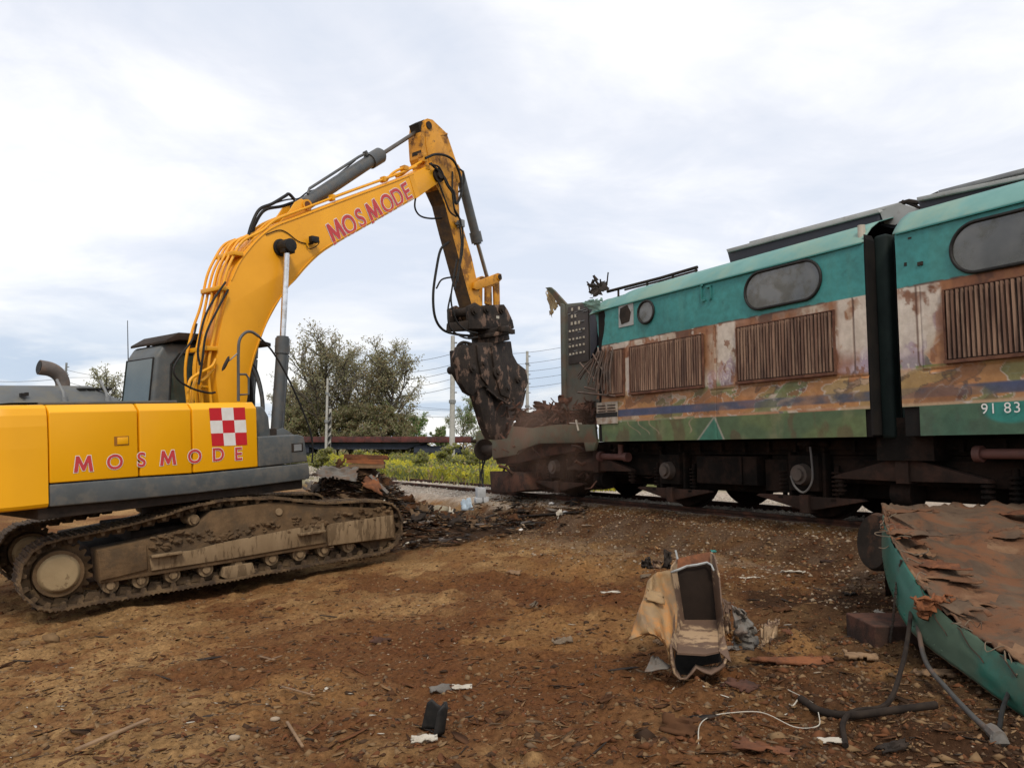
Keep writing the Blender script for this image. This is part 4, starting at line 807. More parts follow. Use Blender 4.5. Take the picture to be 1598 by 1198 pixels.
def paint(s, z, sec):
    c = np.zeros(s.shape+(3,))
    def mx_(col, m): nonlocal c; m = np.clip(m, 0, 1)[..., None]; c = c*(1-m)+col*m
    F = lambda a, b, o=5, sd=0: fbm(s*a+sd*3.7, z*b+sd*1.3, o, 100+sd)
    mx_(CREAM, s*0+1); mx_(C2, ss(.45, .62, F(1.2, 1.8, 4, 1))*.8)
    # graffiti zone: warped colour fields with pale outlines
    wv = F(1.5, 2.0, 4, 7); wu = F(1.7, 1.5, 4, 8)
    zz = z+(wv-.5)*.5
    m = ss(2.06, 1.98, zz+.16*np.sin(s*2.1+1)) ; ph = F(1.1, 1.7, 3, 9)*7+s*.55; k = ph % 5
    gz = m*ss(1.30, 1.36, z)
    for lo_, hi_, col in ((0, 1.0, ORG), (1.0, 1.7, GR*1.1), (1.7, 2.6, cr_(.46, .30, .17)), (2.6, 3.2, cr_(.36, .13, .045)), (3.2, 4.0, C2), (4.0, 4.5, GG), (4.5, 5.0, DK*1.6)):
        mx_(col, gz*ss(lo_-.05, lo_+.05, k)*ss(hi_+.05, hi_-.05, k)*.85)
    ol = np.abs((k % 1)-.5); mx_(WH*.85, gz*ss(.055, .03, ol)*(F(3, 3, 3, 12) > .47)*.8)
    # lilac clouds with white swirls
    for (cs, cz, rs2, rz) in ((.25, 1.98, .38, .28), (-.10, 2.02, .2, .5), (2.25, 2.05, .22, .26), (2.55, 1.95, .12, .2), (-.55, 2.0, .16, .36), (-.75, 1.75, .16, .12), (-.88, 2.35, .08, .12), (4.45, 1.98, .1, .1)):
        dd_ = np.sqrt(((s-cs)/rs2)**2+((z-cz)/rz)**2)+(F(4, 4, 4, 14)-.5)*.9; mm = ss(1.02, .8, dd_); mx_(LIL, mm*.75)
        mx_(WH, mm*(np.abs(((dd_*3+F(7, 7, 3, 33)*2) % 1)-.5) < .10)*(F(6, 6, 3, 34) > .47)*.75)
    if sec == 'B':
        gq = ss(.02, .0, np.abs(z-(2.02-.10*(s+.95)-.5*np.maximum(0, s+.75)))-.17+(F(3, 3, 3, 15)-.5)*.10)*ss(-.56, -.60, s)*ss(-1.32, -1.25, s); mx_(GG*1.05, gq*(z < 1.86))
        mx_(cr_(.42, .24, .09), ss(-1.30, -1.34, s)*ss(1.66, 1.70, z)*ss(1.86, 1.83, z)*.8)
    # rust: under the teal edge, round the louvres, running down, along the door bottom line
    rn = F(2.2, 3.5, 6, 2); rn2 = F(5, 2.2, 5, 3); top = ss(2.55, 2.70, z); mx_(RU, top*ss(.40, .50, rn)*(.9 if sec == 'A' else 1)*(ss(2.75, 2.5, s)*.8+.2*ss(.2, .6, s)*(s > 2.6) if sec == 'A' else ss(-.60, -.75, s)))
    for a, b in LV[sec]:
        near = ss(.16, .0, np.maximum(np.maximum(a-s, s-b), np.maximum(1.86-z, z-2.67))); mx_(RU*1.15, near*ss(.44, .54, rn2)*.75)
        mx_(ORG*.85, ss(.30, .02, np.abs(s-a))*ss(.45, .62, F(6, 1.3, 5, 4))*ss(1.9, 2.2, z)*.75)
    mx_(RU, ss(.05, .0, np.abs(z-1.83+(rn-.5)*.10))*ss(.40, .52, F(2, 9, 4, 5))*.85)
    cl = 1-.85*np.exp(-(((s-2.28)/.25)**2+((z-2.35)/.5)**2))-.8*np.exp(-(((s-.20)/.25)**2+((z-2.4)/.5)**2)); cl = cl*(1-.85*np.exp(-(((s+.68)/.24)**2+((z-2.3)/.5)**2))); mx_(RU*1.3, ss(.53, .62, F(1.6, 2.6, 6, 6))*.8*ss(1.42, 1.5, z)*cl); mx_(RUD, ss(.59, .67, F(3.2, 3.0, 6, 16))*.8*ss(1.42, 1.5, z)*cl); mx_(RU, ss(.62, .66, F(14, 9, 5, 36))*.8*ss(1.42, 1.5, z)*(z < ZT))
    mx_(ORG*.8, ss(.56, .68, F(8, .8, 4, 17))*.5*ss(1.9, 2.0, z))
    if sec == 'A': mx_(RU, ss(2.75, 2.2, s)*ss(2.05, 1.95, s-.0)*0)
    if sec == 'A': dl = np.minimum(np.where(z > 1.92, np.abs(s-.18), 9), np.where(s > .30, np.abs(z-1.80), 9)); dl = np.minimum(dl, np.where((s <= .31) & (z <= 1.93), np.abs(np.hypot(s-.30, z-1.92)-.12), 9)); dl = np.where(s > 2.47, 9, dl)
    else: dl = np.minimum(np.where(z > 1.92, np.abs(s+.62), 9), np.where(s < -.74, np.abs(z-1.80), 9)); dl = np.minimum(dl, np.where((s >= -.75) & (s < -.6) & (z <= 1.93), np.abs(np.hypot(s+.74, z-1.92)-.12), 9))
    mx_(RUD*.8, ss(.016, .004, dl)*(z < ZT)*(z > 1.7)*.85); mx_(RU, ss(.08, .0, dl)*ss(.48, .56, F(5, 5, 4, 41))*(z < ZT)*.8)
    cz_ = (F(2.5, 2.5, 5, 51) > .36)*1.0*ss(.33, .40, F(4, 4, 5, 52))
    if sec == 'A': zone = np.maximum.reduce([ss(4.39, 4.41, s)*ss(4.55, 4.53, s)*(z > 1.7), ss(2.05, 2.10, s)*ss(2.45, 2.40, s)*ss(1.95, 2.15, z), ss(.42, .36, s)*ss(1.95, 2.2, z)*.9, ss(2.62, 2.7, s)*ss(2.672, 2.68, z)*.8])
    else: zone = ss(-.92, -.88, s)*ss(1.9, 2.15, z)
    mx_(CREAM, zone*cz_*(z < ZT)*.88*(1-.0)); mx_(RUD, ss(.018, .004, dl)*zone*.8)
    hf = F(5, 9, 5, 53); zb_ = ss(1.43, 1.46, z)*ss(1.86, 1.78, z)
    mx_(cr_(.40, .19, .075), zb_*ss(.30, .44, F(1.2, 3, 5, 59))*.85); zsk = z+.22*s
    for k_, col_ in ((0, cr_(.50, .21, .06)), (1, cr_(.50, .38, .26)), (2, cr_(.16, .19, .07)), (3, cr_(.36, .24, .09)), (4, cr_(.45, .20, .07)), (5, RUD*1.2)):
        fk = fbm(s*(1.1+.2*k_)+k_*5.1, zsk*(4.2-.3*k_)+k_*2.3, 4, 160+k_); mx_(col_, zb_*ss(.565, .59, fk)*(.8 if k_ < 5 else .5)); mx_(DK if k_ % 2 else WH, zb_*ss(.010, .003, np.abs(fk-.58))*.6)
    # blue-grey stripe
    st = ss(1.495, 1.51, z)*ss(1.625, 1.61, z); mx_(BL, st*(.92-.5*ss(.52, .64, F(1.5, 4, 4, 18)))); mx_(cr_(.06, .075, .15), st*ss(.55, .7, F(.6, 1, 2, 19))*.9)
    # green skirt
    g = ss(ZG+.008, ZG-.004, z); mx_(GR, g); mx_(GR2, g*ss(.42, .62, F(1.2, 2, 4, 20))); mx_(cr_(.20, .19, .10), g*ss(.55, .68, F(2.5, 1.2, 5, 21))*.6); mx_(RUD, g*ss(.60, .72, F(5, 3, 5, 22))*.5)
    if sec == 'A':
        tri = ss(0, .03, .30-np.abs(s-2.55+.25*(z-1.25))*1.15-(z-1.08)*.9)*g; mx_(TG, tri*.8); mx_(WH*.7, ss(.035, .0, np.abs(.30-np.abs(s-2.55+.25*(z-1.25))*1.15-(z-1.08)*.9))*g*.7)
        for cs, sl in ((4.1, .9), (3.85, .7), (4.35, 1.1), (3.0, -.6)): mx_(cr_(.33, .25, .17), ss(.022, .008, np.abs((s-cs)-sl*(z-1.3)+.06*np.sin(z*22)))*g*ss(1.16, 1.22, z)*.7)
    else:
        mx_(cr_(.035, .11, .075), g*.7); mx_(cr_(.02, .23, .19), g*ss(.25, .14, np.sqrt(((s+1.5)/1.35)**2+((z-1.34)/.8)**2))*.0+g*ss(.30, .22, np.sqrt(((s+1.55))**2+((z-1.33)*1.9)**2))*.85)
    # teal upper
    t = ss(ZT-.004, ZT+.004, z); mx_(TE, t); mx_(TE2, t*ss(.4, .65, F(1.0, 1.6, 4, 23))*.8); mx_(cr_(.07, .26, .23), t*ss(.5, .7, F(7, .9, 4, 24))*.35); mx_(TE*.6, t*ss(.70, .76, F(6, 6, 5, 25))*.4)
    ed = ss(.018, .006, np.abs(z-ZT))*ss(.45, .55, F(5, 20, 3, 26)); mx_(RUD, ed*.8)
    return c
LV = {'A': [(4.55, 5.36), (2.70, 4.38), (.445, 2.02)], 'B': [(-3.1, -.945), (-5, -3.6)]}
def wall(sec, s0, s1, parent, endf=None, skirt_s=None):
    S = np.arange(s0, s1+.001, .0125); Z = np.arange(ZB, ZS+.001, .0125); SS, Z2 = np.meshgrid(S, Z, indexing='ij')
    dent = (fbm(SS*1.1, Z2*1.3, 3, 200)-.5)*.020+(fbm(SS*.35, Z2*.4, 2, 210)-.5)*.02
    if sec == 'A': dent = dent-ss(4.9, 5.5, SS)*ss(2.7, 3.4, Z2)*.10*fbm(SS*3, Z2*3, 3, 220)-ss(5.0, 5.5, SS)*.05
    # pressed door frames: shallow seam lines
    for a in ((.18,) if sec == 'A' else (-.66,)):
        dent = dent-.012*ss(.012, .004, np.abs(SS-a))*ss(1.80, 1.84, Z2)*ss(2.76, 2.74, Z2)
    dent = dent-.010*ss(.012, .004, np.abs(Z2-1.80))*(ss(2.60, 2.58, SS) if sec == 'A' else ss(-.64, -.66, SS)); dent = dent-.010*ss(.01, .004, np.abs(SS-2.47))*ss(1.08, 1.1, Z2)*ss(2.76, 2.74, Z2)
    Vv = LO.O[None, None]+LO.M[0]*SS[..., None]+LO.M[1]*(dent[..., None])+LO.M[2]*Z2[..., None]
    C = paint(SS, Z2, sec); a, b = SS.shape; I = np.arange(a*b).reshape(a, b)
    Q = np.stack([I[:-1, :-1], I[1:, :-1], I[1:, 1:], I[:-1, 1:]], -1); keep = np.ones(Q.shape[:2], bool)
    sm_, zm = SS[:-1, :-1], Z2[:-1, :-1]
    if endf is not None: keep &= endf(sm_, zm)
    if skirt_s is not None: keep &= ~((zm < ZG-.01) & skirt_s(sm_))
    mb = MB(); mb.v = [tuple(x) for x in Vv.reshape(-1, 3)]; mb.f = [tuple(int(i) for i in q_) for q_ in Q[keep]]; mb.m = [0]*len(mb.f)
    return build(mb, 'side_wall', LCOL, parent, smooth=60, col=C.reshape(-1, 3), fix=False)
VOIDM = mat('black_body_interior', (.012, .012, .012), (.02, .017, .015), 4, .9, spec=.1)
def section(s0, s1):
    e = MB(); e.box(LO, s0, s1, -3.0, -.02, ZB, 3.40); o = build(e, 'body_section', VOIDM, loco, smooth=0); return o
def roof(s0, s1, par, rag=0):
    pr = [(.012, 3.415), (.014, 3.425), (.004, 3.44), (-.05, 3.50), (-.16, 3.60), (-.32, 3.69), (-.6, 3.77), (-1.0, 3.82), (-1.5, 3.84), (-2.0, 3.82), (-2.4, 3.77), (-2.7, 3.68), (-2.9, 3.56), (-3.01, 3.42)]
    pr = [(v, z if z < 3.45 else 3.44+(z-3.44)*1.15) for v, z in pr]
    n = 44; P = []
    for i in range(n+1):
        s = s0+(s1-s0)*i/n; f = max(0, (s-4.6)/.9)*rag; row = []
        for j, (v, z) in enumerate(pr):
            row.append(LO.w(s, v-f*.04*random.random(), z-f*(.03+.10*random.random()*(j > 2))))
        P.append(row)
    m = MB(); m.grid(P); o = build(m, 'roof', ROOFT, par, smooth=50, fix=False); solid(o, .012)
    return o
FRM = mat('louvre_frame_rust', (.13, .060, .040), (.08, .038, .027), 6, .9, bump=.3, bs=30, rust=(.20, .10, .06), rs=6, ramt=.5, spec=.15)
def louvre(par, a, b, z0=1.88, z1=2.655, lean=None, step=.052):
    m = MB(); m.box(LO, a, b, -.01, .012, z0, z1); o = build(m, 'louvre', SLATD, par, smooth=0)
    m = MB(); n = int((b-a)/step); rr = random.Random(int(a*100)); 
    for i in range(n):
        c = a+.02+(i+.5)*(b-a-.04)/n; w2 = .0105; tl = rr.uniform(-.006, .006); o2 = rr.uniform(-.004, .006)
        lo = [LO.w(c-w2, .014, z0+.02), LO.w(c+w2, .030+o2, z0+.02), LO.w(c+w2+.006, .044+o2, z0+.02), LO.w(c-w2*.4, .036, z0+.02)]; hi = [LO.w(c-w2+tl, .014, z1-.01), LO.w(c+w2+tl, .030+o2, z1-.01), LO.w(c+w2+.006+tl, .044+o2, z1-.01), LO.w(c-w2*.4+tl, .036, z1-.01)]
        m.pris3(lo, hi)
    build(m, 'slats', SLAT, o, smooth=0)
    m = MB(); m.box(LO, a-.02, b+.02, .008, .06, z0-.03, z0+.006); m.box(LO, a-.015, a+.006, .008, .040, z0+.008, z1-.004); m.box(LO, b-.006, b+.015, .008, .040, z0+.008, z1-.004); m.box(LO, a-.015, b+.015, .008, .030, z1-.002, z1+.010)
    build(m, 'louvre_frame', FRM, o, smooth=0); return o
def oval(par, s0, s1, z0, z1, n=14, r=None):
    h = (z1-z0)/2; r = r or h; pts = []
    for (cs, cz, a0) in ((s1-r, z1-r, 0), (s0+r, z1-r, 90), (s0+r, z0+r, 180), (s1-r, z0+r, 270)):
        for k in range(n+1): a = R(a0+90*k/n); pts.append((cs+r*math.cos(a), cz+r*math.sin(a)))
    m = MB(); m.prism(LO, pts, .004, .020); g = build(m, 'window', GLS2, par)
    m = MB(); m.tube([LO.w(a, .024, c) for a, c in pts+pts[:2]], .020, 8, cap=False); build(m, 'window_seal', BLK, g); return g
# ---- front section
A = section(0.0, 5.30)
def endA(s, z):
    e = 5.46+.10*fbm(z*3, z*0+3, 3, 300)-.0; e = np.where(z < 2.78, 5.38+.16*(fbm(z*6, z*0+5, 3, 301)-.5), e); e = np.where((z < 1.84) & (z > 1.60), 5.20+.2*fbm(z*9, z*0+1, 3, 302), e); e = np.where(z > 2.78, 5.26+.42*(z-2.8)+.05*(fbm(z*5, z*0+3, 3, 300)-.5), e)
    return s < e
wall('A', 0.0, 5.62, A, endA, lambda s: s < .06)
roof(0.0, 5.55, A, 1)
louvre(A, 2.70, 4.38); louvre(A, .445, 2.02)
# torn first louvre: half intact, half fanned out slats
BSL = mat('bent_slat_grey_brown', (.115, .085, .068), (.06, .042, .034), 6, .8, rust=(.14, .075, .05), rs=6, ramt=.5)
BRK2 = 0
o1 = louvre(A, 4.56, 4.98); m = MB(); rr = random.Random(5)
for i in range(24):
    t = i/23; xt = 930+26*t+rr.uniform(-3, 3); yt = 549-5*t+rr.uniform(-2, 8); xb = 899+52*t**.8+rr.uniform(-5, 5); yb = 588+26*min(1, t*1.6)+rr.uniform(-8, 3); v0 = .03+.07*rr.random()
    p, q_ = LO.p(xt, yt, v0), LO.p(xb, yb, v0+rr.uniform(0, .12)); m.tube([p, (p+q_)/2+LO.M[1]*rr.uniform(-.01, .05), q_], .013, 4)
for (q0, q1) in (((905, 566), (936, 601)), ((925, 552), (948, 590)), ((902, 612), (960, 618)), ((912, 604), (934, 609))): m.tube([LO.p(*q0, .1), LO.p(*q1, .1)], .018, 4)
build(m, 'bent_slats', BSL, o1, smooth=0)
# windows, bracket, vents
oval(A, .606, 1.852, 2.86, 3.375); oval(A, 3.775, 4.16, 3.01, 3.37, r=.18)
m = MB(); m.box(LO, 4.30, 4.69, .002, .010, 3.03, 3.42); sq = build(m, 'porthole_plate', LGRY, A, smooth=0); m = MB(); m.prism(LO, [(4.40, 3.10), (4.61, 3.08), (4.66, 3.22), (4.64, 3.36), (4.45, 3.39), (4.36, 3.25)], .008, .016); build(m, 'torn_opening', DRK, sq)
m = MB()
for (a, b, c_, d_) in ((2.50, 2.52, 3.15, 3.36), (2.50, 2.60, 3.34, 3.37), (2.69, 2.71, 3.18, 3.40), (2.62, 2.71, 3.15, 3.18), (2.50, 2.55, 3.15, 3.175), (2.66, 2.71, 3.38, 3.405)): m.box(LO, a, b, .012, .03, c_, d_)
build(m, 'hatch_rim', TEAL, A, smooth=0)
m = MB(); m.box(LO, 4.745, 5.335, .004, .014, 1.39, 1.77); vp = build(m, 'vent_plate', mat('dirty_white_plate', (.42, .37, .31), (.33, .27, .2), 7, .7, rust=(.2, .1, .05), rs=7, ramt=.6), A, smooth=0); m = MB()
for r_ in range(4):
    for c_ in range(2): m.box(LO, 4.80+c_*.28, 5.02+c_*.28, .012, .022, 1.55+r_*.05, 1.566+r_*.05)
build(m, 'vent_slit', DRK, vp, smooth=0)
m = MB(); m.box(LO, 4.745, 5.335, .0145, .0175, 1.505, 1.535+.05); build(m, 'plate_stripe', BLK, vp, smooth=0)
# rain gutter
m = MB(); m.box(LO, 0.02, 5.4, .012, .030, 3.405, 3.418); build(m, 'rain_gutter', TEAL, A, smooth=0)
# roof equipment on the front section
def strip(par, q1, q2, q3, q4, v, depth, mt, name):
    P = [LO.un(x, y, v) for x, y in (q1, q2, q3, q4)]; m = MB(); m.prism(LO, P, v-depth, v); return build(m, name, mt, par, bevel=.006)
strip(A, (1135, 393), (1371, 331), (1375, 352), (1140, 412), -.62, .9, NAVY, 'roof_box')
strip(A, (1133, 389), (1370, 326), (1372, 331.5), (1135, 394), -.58, 1.0, LGRY, 'roof_box_lid')
strip(A, (1169, 377), (1402, 316), (1403, 321), (1169, 381), -.80, .8, LGRY, 'roof_cover')
m = MB(); P = [LO.p(x, y, -.62) for x, y in ((1373, 331), (1402, 317), (1436, 327), (1434, 334), (1397, 351), (1380, 349))]; m.pris3(P, [p+LO.M[1]*-.05 for p in P]); build(m, 'gangway_hood', LGRY, A, smooth=0)
m = MB(); m.cyl(LO.w(.08, -.08, 3.50), LO.w(.08, -.08, 3.66), .045, seg=12); build(m, 'filler_cap', PALE, A)
m = MB(); pp = [LO.p(x, y, -.45) for x, y in ((948, 455), (975, 448), (1030, 434), (1088, 417))]; m.tube(pp, .028, 8); m.tube([p-LO.M[2]*.05 for p in pp[1:]], .018, 6)
for x, y in ((965, 452), (1010, 440), (1050, 429), (1086, 418)): p = LO.p(x, y, -.45); m.cyl(p-LO.M[2]*.22, p+LO.M[2]*.02, .02, seg=6)
build(m, 'roof_pipe', DRK, A)
m = MB(); rr = random.Random(8)
for k in range(16):
    p = LO.p(926+rr.uniform(-6, 22), 462-rr.uniform(0, 22), -.5+rr.uniform(-.3, .2)); q_ = p+np.array([rr.uniform(-.25, .2), rr.uniform(-.2, .2), rr.uniform(-.05, .22)]); m.tube([p, (p+q_)/2+np.array([0, 0, rr.uniform(-.05, .08)]), q_], rr.uniform(.012, .03), 5)
sheet([LO.p(920, 468, -.3), LO.p(950, 452, -.3), LO.p(945, 436, -.6), LO.p(925, 446, -.6)], 8, 6, .06, 3, 5, .3, mb=m)
build(m, 'torn_roof_scraps', DRK, A, smooth=0, fix=False)
# folded teal sheet at the cut corner
sheet_obj([LO.p(908, 470, .02), LO.p(940, 464, .03), LO.p(938, 490, .03), LO.p(912, 478, -.05)], 'folded_roof_edge', ROOFT, A, nu=10, nv=8, amp=.04, seed=14, rag=.2)
# inner cabinet left standing in the cut cab
def pnl(q, v, d, mt, name, par=A, **k): m = MB(); m.prism(LO, [LO.un(x, y, v) for x, y in q], v-d, v); return build(m, name, mt, par, **k)
PGRN = mat('grey_green_interior', (.10, .105, .085), (.07, .075, .06), 3, .7, rust=(.12, .075, .05), rs=3, ramt=.6)
bk = pnl(((876, 474), (884, 474), (925, 470), (936, 530), (936, 640), (876, 640)), -.45, .35, PGRN, 'cab_back_wall', bevel=.01)
pnl(((874, 473), (879, 475), (881, 640), (876, 640)), -.40, .10, PGRN, 'corner_post', bevel=.005)
cb = pnl(((886, 479), (917, 473), (919, 563), (887, 569)), -.42, .06, mat('fuse_board', (.035, .028, .026), (.05, .04, .035), 6, .6), 'fuse_cabinet', bevel=.006)
m = MB(); rr = random.Random(2)
for r_, y in enumerate((483, 494, 505, 517, 530, 541, 553)):
    for k in range(5 if r_ > 2 else 3):
        x = 890+k*5.4+(3 if r_ < 3 else 0)+rr.uniform(-.5, .5)
        if r_ < 3 and rr.random() < .25: continue
        u, w_ = LO.un(x, y-k*1.0, -.42); h = .018 if r_ > 2 else .03; m = MB(); m.box(LO, u-.018, u+.012, -.42, -.395, w_-h, w_+h); build(m, 'fuse', PALE, cb, smooth=0)
m = MB(); rr = random.Random(12)
for k in range(14): 
    y = 478+rr.random()*85; x = 888+rr.random()*24; u, w_ = LO.un(x, y, -.42); m.box(LO, u-.1*rr.random()-.03, u+.03, -.42, -.405, w_-.006, w_+.006)
build(m, 'fuse_rail', GALV, cb, smooth=0)
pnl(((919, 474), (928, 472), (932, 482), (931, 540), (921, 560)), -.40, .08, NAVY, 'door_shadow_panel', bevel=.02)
sheet_obj([LO.p(850, 455, -.7), LO.p(862, 450, -.6), LO.p(872, 478, -.5), LO.p(861, 497, -.6)], 'torn_yellowed_sheet', mat('yellowed_panel', (.46, .34, .16), (.3, .22, .12), 6, .8, dark=(.06, .05, .04)), A, nu=10, nv=8, amp=.06, seed=21, rag=.25)
m = MB(); m.prism(LO, [LO.un(x, y, -.45) for x, y in ((851, 449), (858, 448), (864, 453), (884, 475), (879, 482), (873, 478), (862, 461))], -.50, -.45); build(m, 'bent_post', OLIV, A, smooth=0)
# ---- chassis front: olive frame, headstock, buffer, crumpled cab remains
ch = MB(); ch.box(LO, -.2, 8.6, -2.7, -.5, .86, 1.088); ch.box(LO, -4.5, -.3, -2.7, -.5, .86, 1.088); CH = build(ch, 'chassis', UND, loco, bevel=.01)
m = MB(); m.prism(LO, [LO.un(x, y, -.05) for x, y in ((768, 687), (791, 684), (799, 665), (830, 668), (870, 662), (928, 662), (931, 690.5), (910, 690.5), (840, 692), (808, 703), (806, 709), (774, 715), (768, 712))], -.10, -.05); build(m, 'frame_side', OLIV, CH, bevel=.006)
m = MB(); m.prism(LO, [LO.un(x, y, .02) for x, y in ((911, 690), (930, 690), (926, 703), (914, 704))], -.05, .02); build(m, 'frame_bracket', OLIV, CH, bevel=.006)
m = MB(); m.prism(LO, [LO.un(x, y, -.2) for x, y in ((773, 714), (812, 706), (842, 693), (905, 691), (896, 704), (852, 712), (812, 722), (775, 724))], -.5, -.2); build(m, 'rusty_frame_web', RUSTD, CH, bevel=.01)
m = MB(); m.prism(LO, [LO.un(x, y, -.15) for x, y in ((764, 735), (817, 737), (822, 764), (800, 768), (766, 766))], -2.6, -.15); build(m, 'snow_plough', RUSTD, CH, bevel=.01)
m = MB(); s9 = LO.un(768, 700, -.1)[0]; m.box(LO, s9-.12, s9, -2.7, -.12, .72, 1.15); build(m, 'headstock', OLIV, CH, bevel=.01)
bs_ = LO.un(755, 703, -.30)[0]
for v in (-.30, -2.6):
    m = MB(); m.cyl(LO.w(s9-.02, v, .95), LO.w(bs_, v, .95), .11, seg=20); m.cyl(LO.w(bs_-.04, v, .95), LO.w(bs_+.02, v, .95), .25, .25, 32); build(m, 'buffer', DRK, CH)
m = MB()
m.prism(LO, [LO.un(x, y, -.6) for x, y in ((786, 712), (830, 706), (905, 700), (905, 745), (830, 748), (800, 742))], -1.2, -.6); build(m, 'gap_filler_web', RUSTD, CH, bevel=.01); m = MB()  # dark web added to close the daylight gap above the plough
for (x, dx) in ((749, 0), (752, 2), (760, -9)):
    m.tube(spline([LO.p(x, 708, -.3), LO.p(x+dx, 740, -.3), LO.p(x+dx*.3, 768, -.3)], 5), .014 if dx != -9 else .022, 6)
build(m, 'hanging_cable', BLK, CH)
m = MB(); rr = random.Random(9)
for k, (x0, y0, x1, y1, sd_) in enumerate(((800, 640, 870, 668, 1), (835, 628, 880, 655, 2), (860, 632, 930, 672, 3), (815, 660, 900, 690, 4), (870, 640, 905, 620, 6), (790, 668, 850, 690, 7), (905, 600, 940, 660, 8), (840, 650, 925, 685, 9), (895, 618, 925, 640, 10))):
    v = -.3-.25*(k % 4); sheet([LO.p(x0, y1, v), LO.p(x1, y1, v+rr.uniform(-.2, .2)), LO.p(x1, y0, v-.2), LO.p(x0, y0, v-.3)], 12, 10, .14, 3, sd_, .22, mb=m, mi=(k % 3 == 0)*1)
CRS = mat('crushed_rusty_steel', (.080, .036, .024), (.042, .022, .016), 5, .9, bump=.5, bs=25, rust=(.15, .065, .04), rs=4, ramt=.6, spec=.15)
solid(build(m, 'crushed_cab_sheet', [CRS, UND], CH, smooth=25, fix=False), .01)
m = MB()
for k in range(150):
    x = rr.uniform(780, 935); y = rr.uniform(626, 756); v = rr.uniform(-1.1, -.15); p = LO.p(x, y, v); q_ = p+np.array([rr.uniform(-.35, .35), rr.uniform(-.3, .3), rr.uniform(-.3, .3)])
    if LO.un(x, y, v)[1] < .35: continue
    m.tube([p, (p+q_)/2+np.array([0, 0, rr.uniform(-.06, .06)]), q_], rr.uniform(.01, .035), rr.choice((4, 5, 6)))
m.blob(LO.p(850, 664, -1.0), .45, 3, (1.6, 1, .6), jag=.4); m.blob(LO.p(890, 666, -.9), .4, 4, (1.3, 1, .6), jag=.4)
for k in range(34):
    x = rr.uniform(800, 930); y = rr.uniform(624, 690); v = rr.uniform(-.8, -.05); p = LO.p(x, y, v); a = np.array([rr.uniform(-.22, .22), rr.uniform(-.15, .15), rr.uniform(-.2, .25)]); b = np.array([rr.uniform(-.12, .12), rr.uniform(-.1, .1), rr.uniform(.02, .2)]); sheet([p, p+a, p+a+b*.3, p+b], 4, 3, .05, 2, 500+k, .4, mb=m)
build(m, 'twisted_bars', RUSTD, CH, smooth=0, fix=False)
m = MB(); m.tube([LO.p(899, 655, -.05), LO.p(903, 672, -.04)], .02, 4); m.tube([LO.p(889, 690-30, -.1), LO.p(908, 661, -.1)], .012, 4); build(m, 'bright_strip', PALE, CH, smooth=0)
# ---- rear section
B = section(-4.6, -.41)
wall('B', -4.6, -.40, B, None, lambda s: s > -.60)
roof(-4.6, -.38, B)
louvre(B, -3.1, -.945); oval(B, -3.4, -1.045, 2.79, 3.37 if False else 3.33)
m = MB(); m.box(LO, -4.5, -.42, .012, .030, 3.405, 3.418); build(m, 'rain_gutter', TEAL, B, smooth=0)
for q_ in ((-.53, -.50, .0, .012, 3.02, 3.06), (-.72, -.66, .0, .02, 2.99, 3.03), (-.60, -.56, .0, .012, 3.32, 3.34)): m = MB(); m.box(LO, *q_); build(m, 'torn_clip', DRK, B, smooth=0)
strip(B, (1431, 313), (1640, 268), (1640, 292), (1439, 331), -.55, .9, NAVY, 'roof_box')
strip(B, (1430, 308), (1640, 263.5), (1640, 270), (1431, 314), -.5, 1.0, LGRY, 'roof_box_lid')
strip(B, (1464, 297), (1640, 251), (1640, 258), (1464, 303), -.72, .8, GALV, 'roof_cover')
m = MB(); m.tube([LO.p(1404, 318, -.9), LO.p(1418, 314, -.9), LO.p(1432, 316, -.9), LO.p(1464, 302, -.9)], .03, 6); m.tube([LO.p(1408, 314, -.9), LO.p(1428, 321, -.9), LO.p(1436, 325, -.9)], .02, 6); build(m, 'roof_cable', DRK, B)
tx = MB()
for ch_, sx_ in (('9', -1.30), ('1', -1.385), ('8', -1.525), ('3', -1.615), ('2', -1.755)):
    place_text(tx, ch_, lambda a, b, sx_=sx_: LO.w(sx_-a, .006+.004, 1.295+b), 0, .112, 0)
build(tx, 'running_number', WHT, B, smooth=0)
# gangway bellows
m = MB(); m.box(LO, -.19, .0, -2.85, -.16, 1.05, 3.52); m.box(LO, -.40, -.20, -2.8, -.24, 1.05, 3.50); g_ = build(m, 'gangway', DGRN, loco, bevel=.05, seg=3)
m = MB(); m.prism(LO, [(-.03, 1.10), (-.03, 3.45), (-.0, 3.52), (.0, 1.1)], -.16, .004); m.box(LO, -.24, -.235, -.3, -.225, 1.2, 3.4); build(m, 'gangway_rim', VOIDM, g_, smooth=0)
m = MB(); m.box(LO, -.62, .08, -2.6, -.20, .80, 1.30); build(m, 'articulation_block', UND, g_, smooth=0)
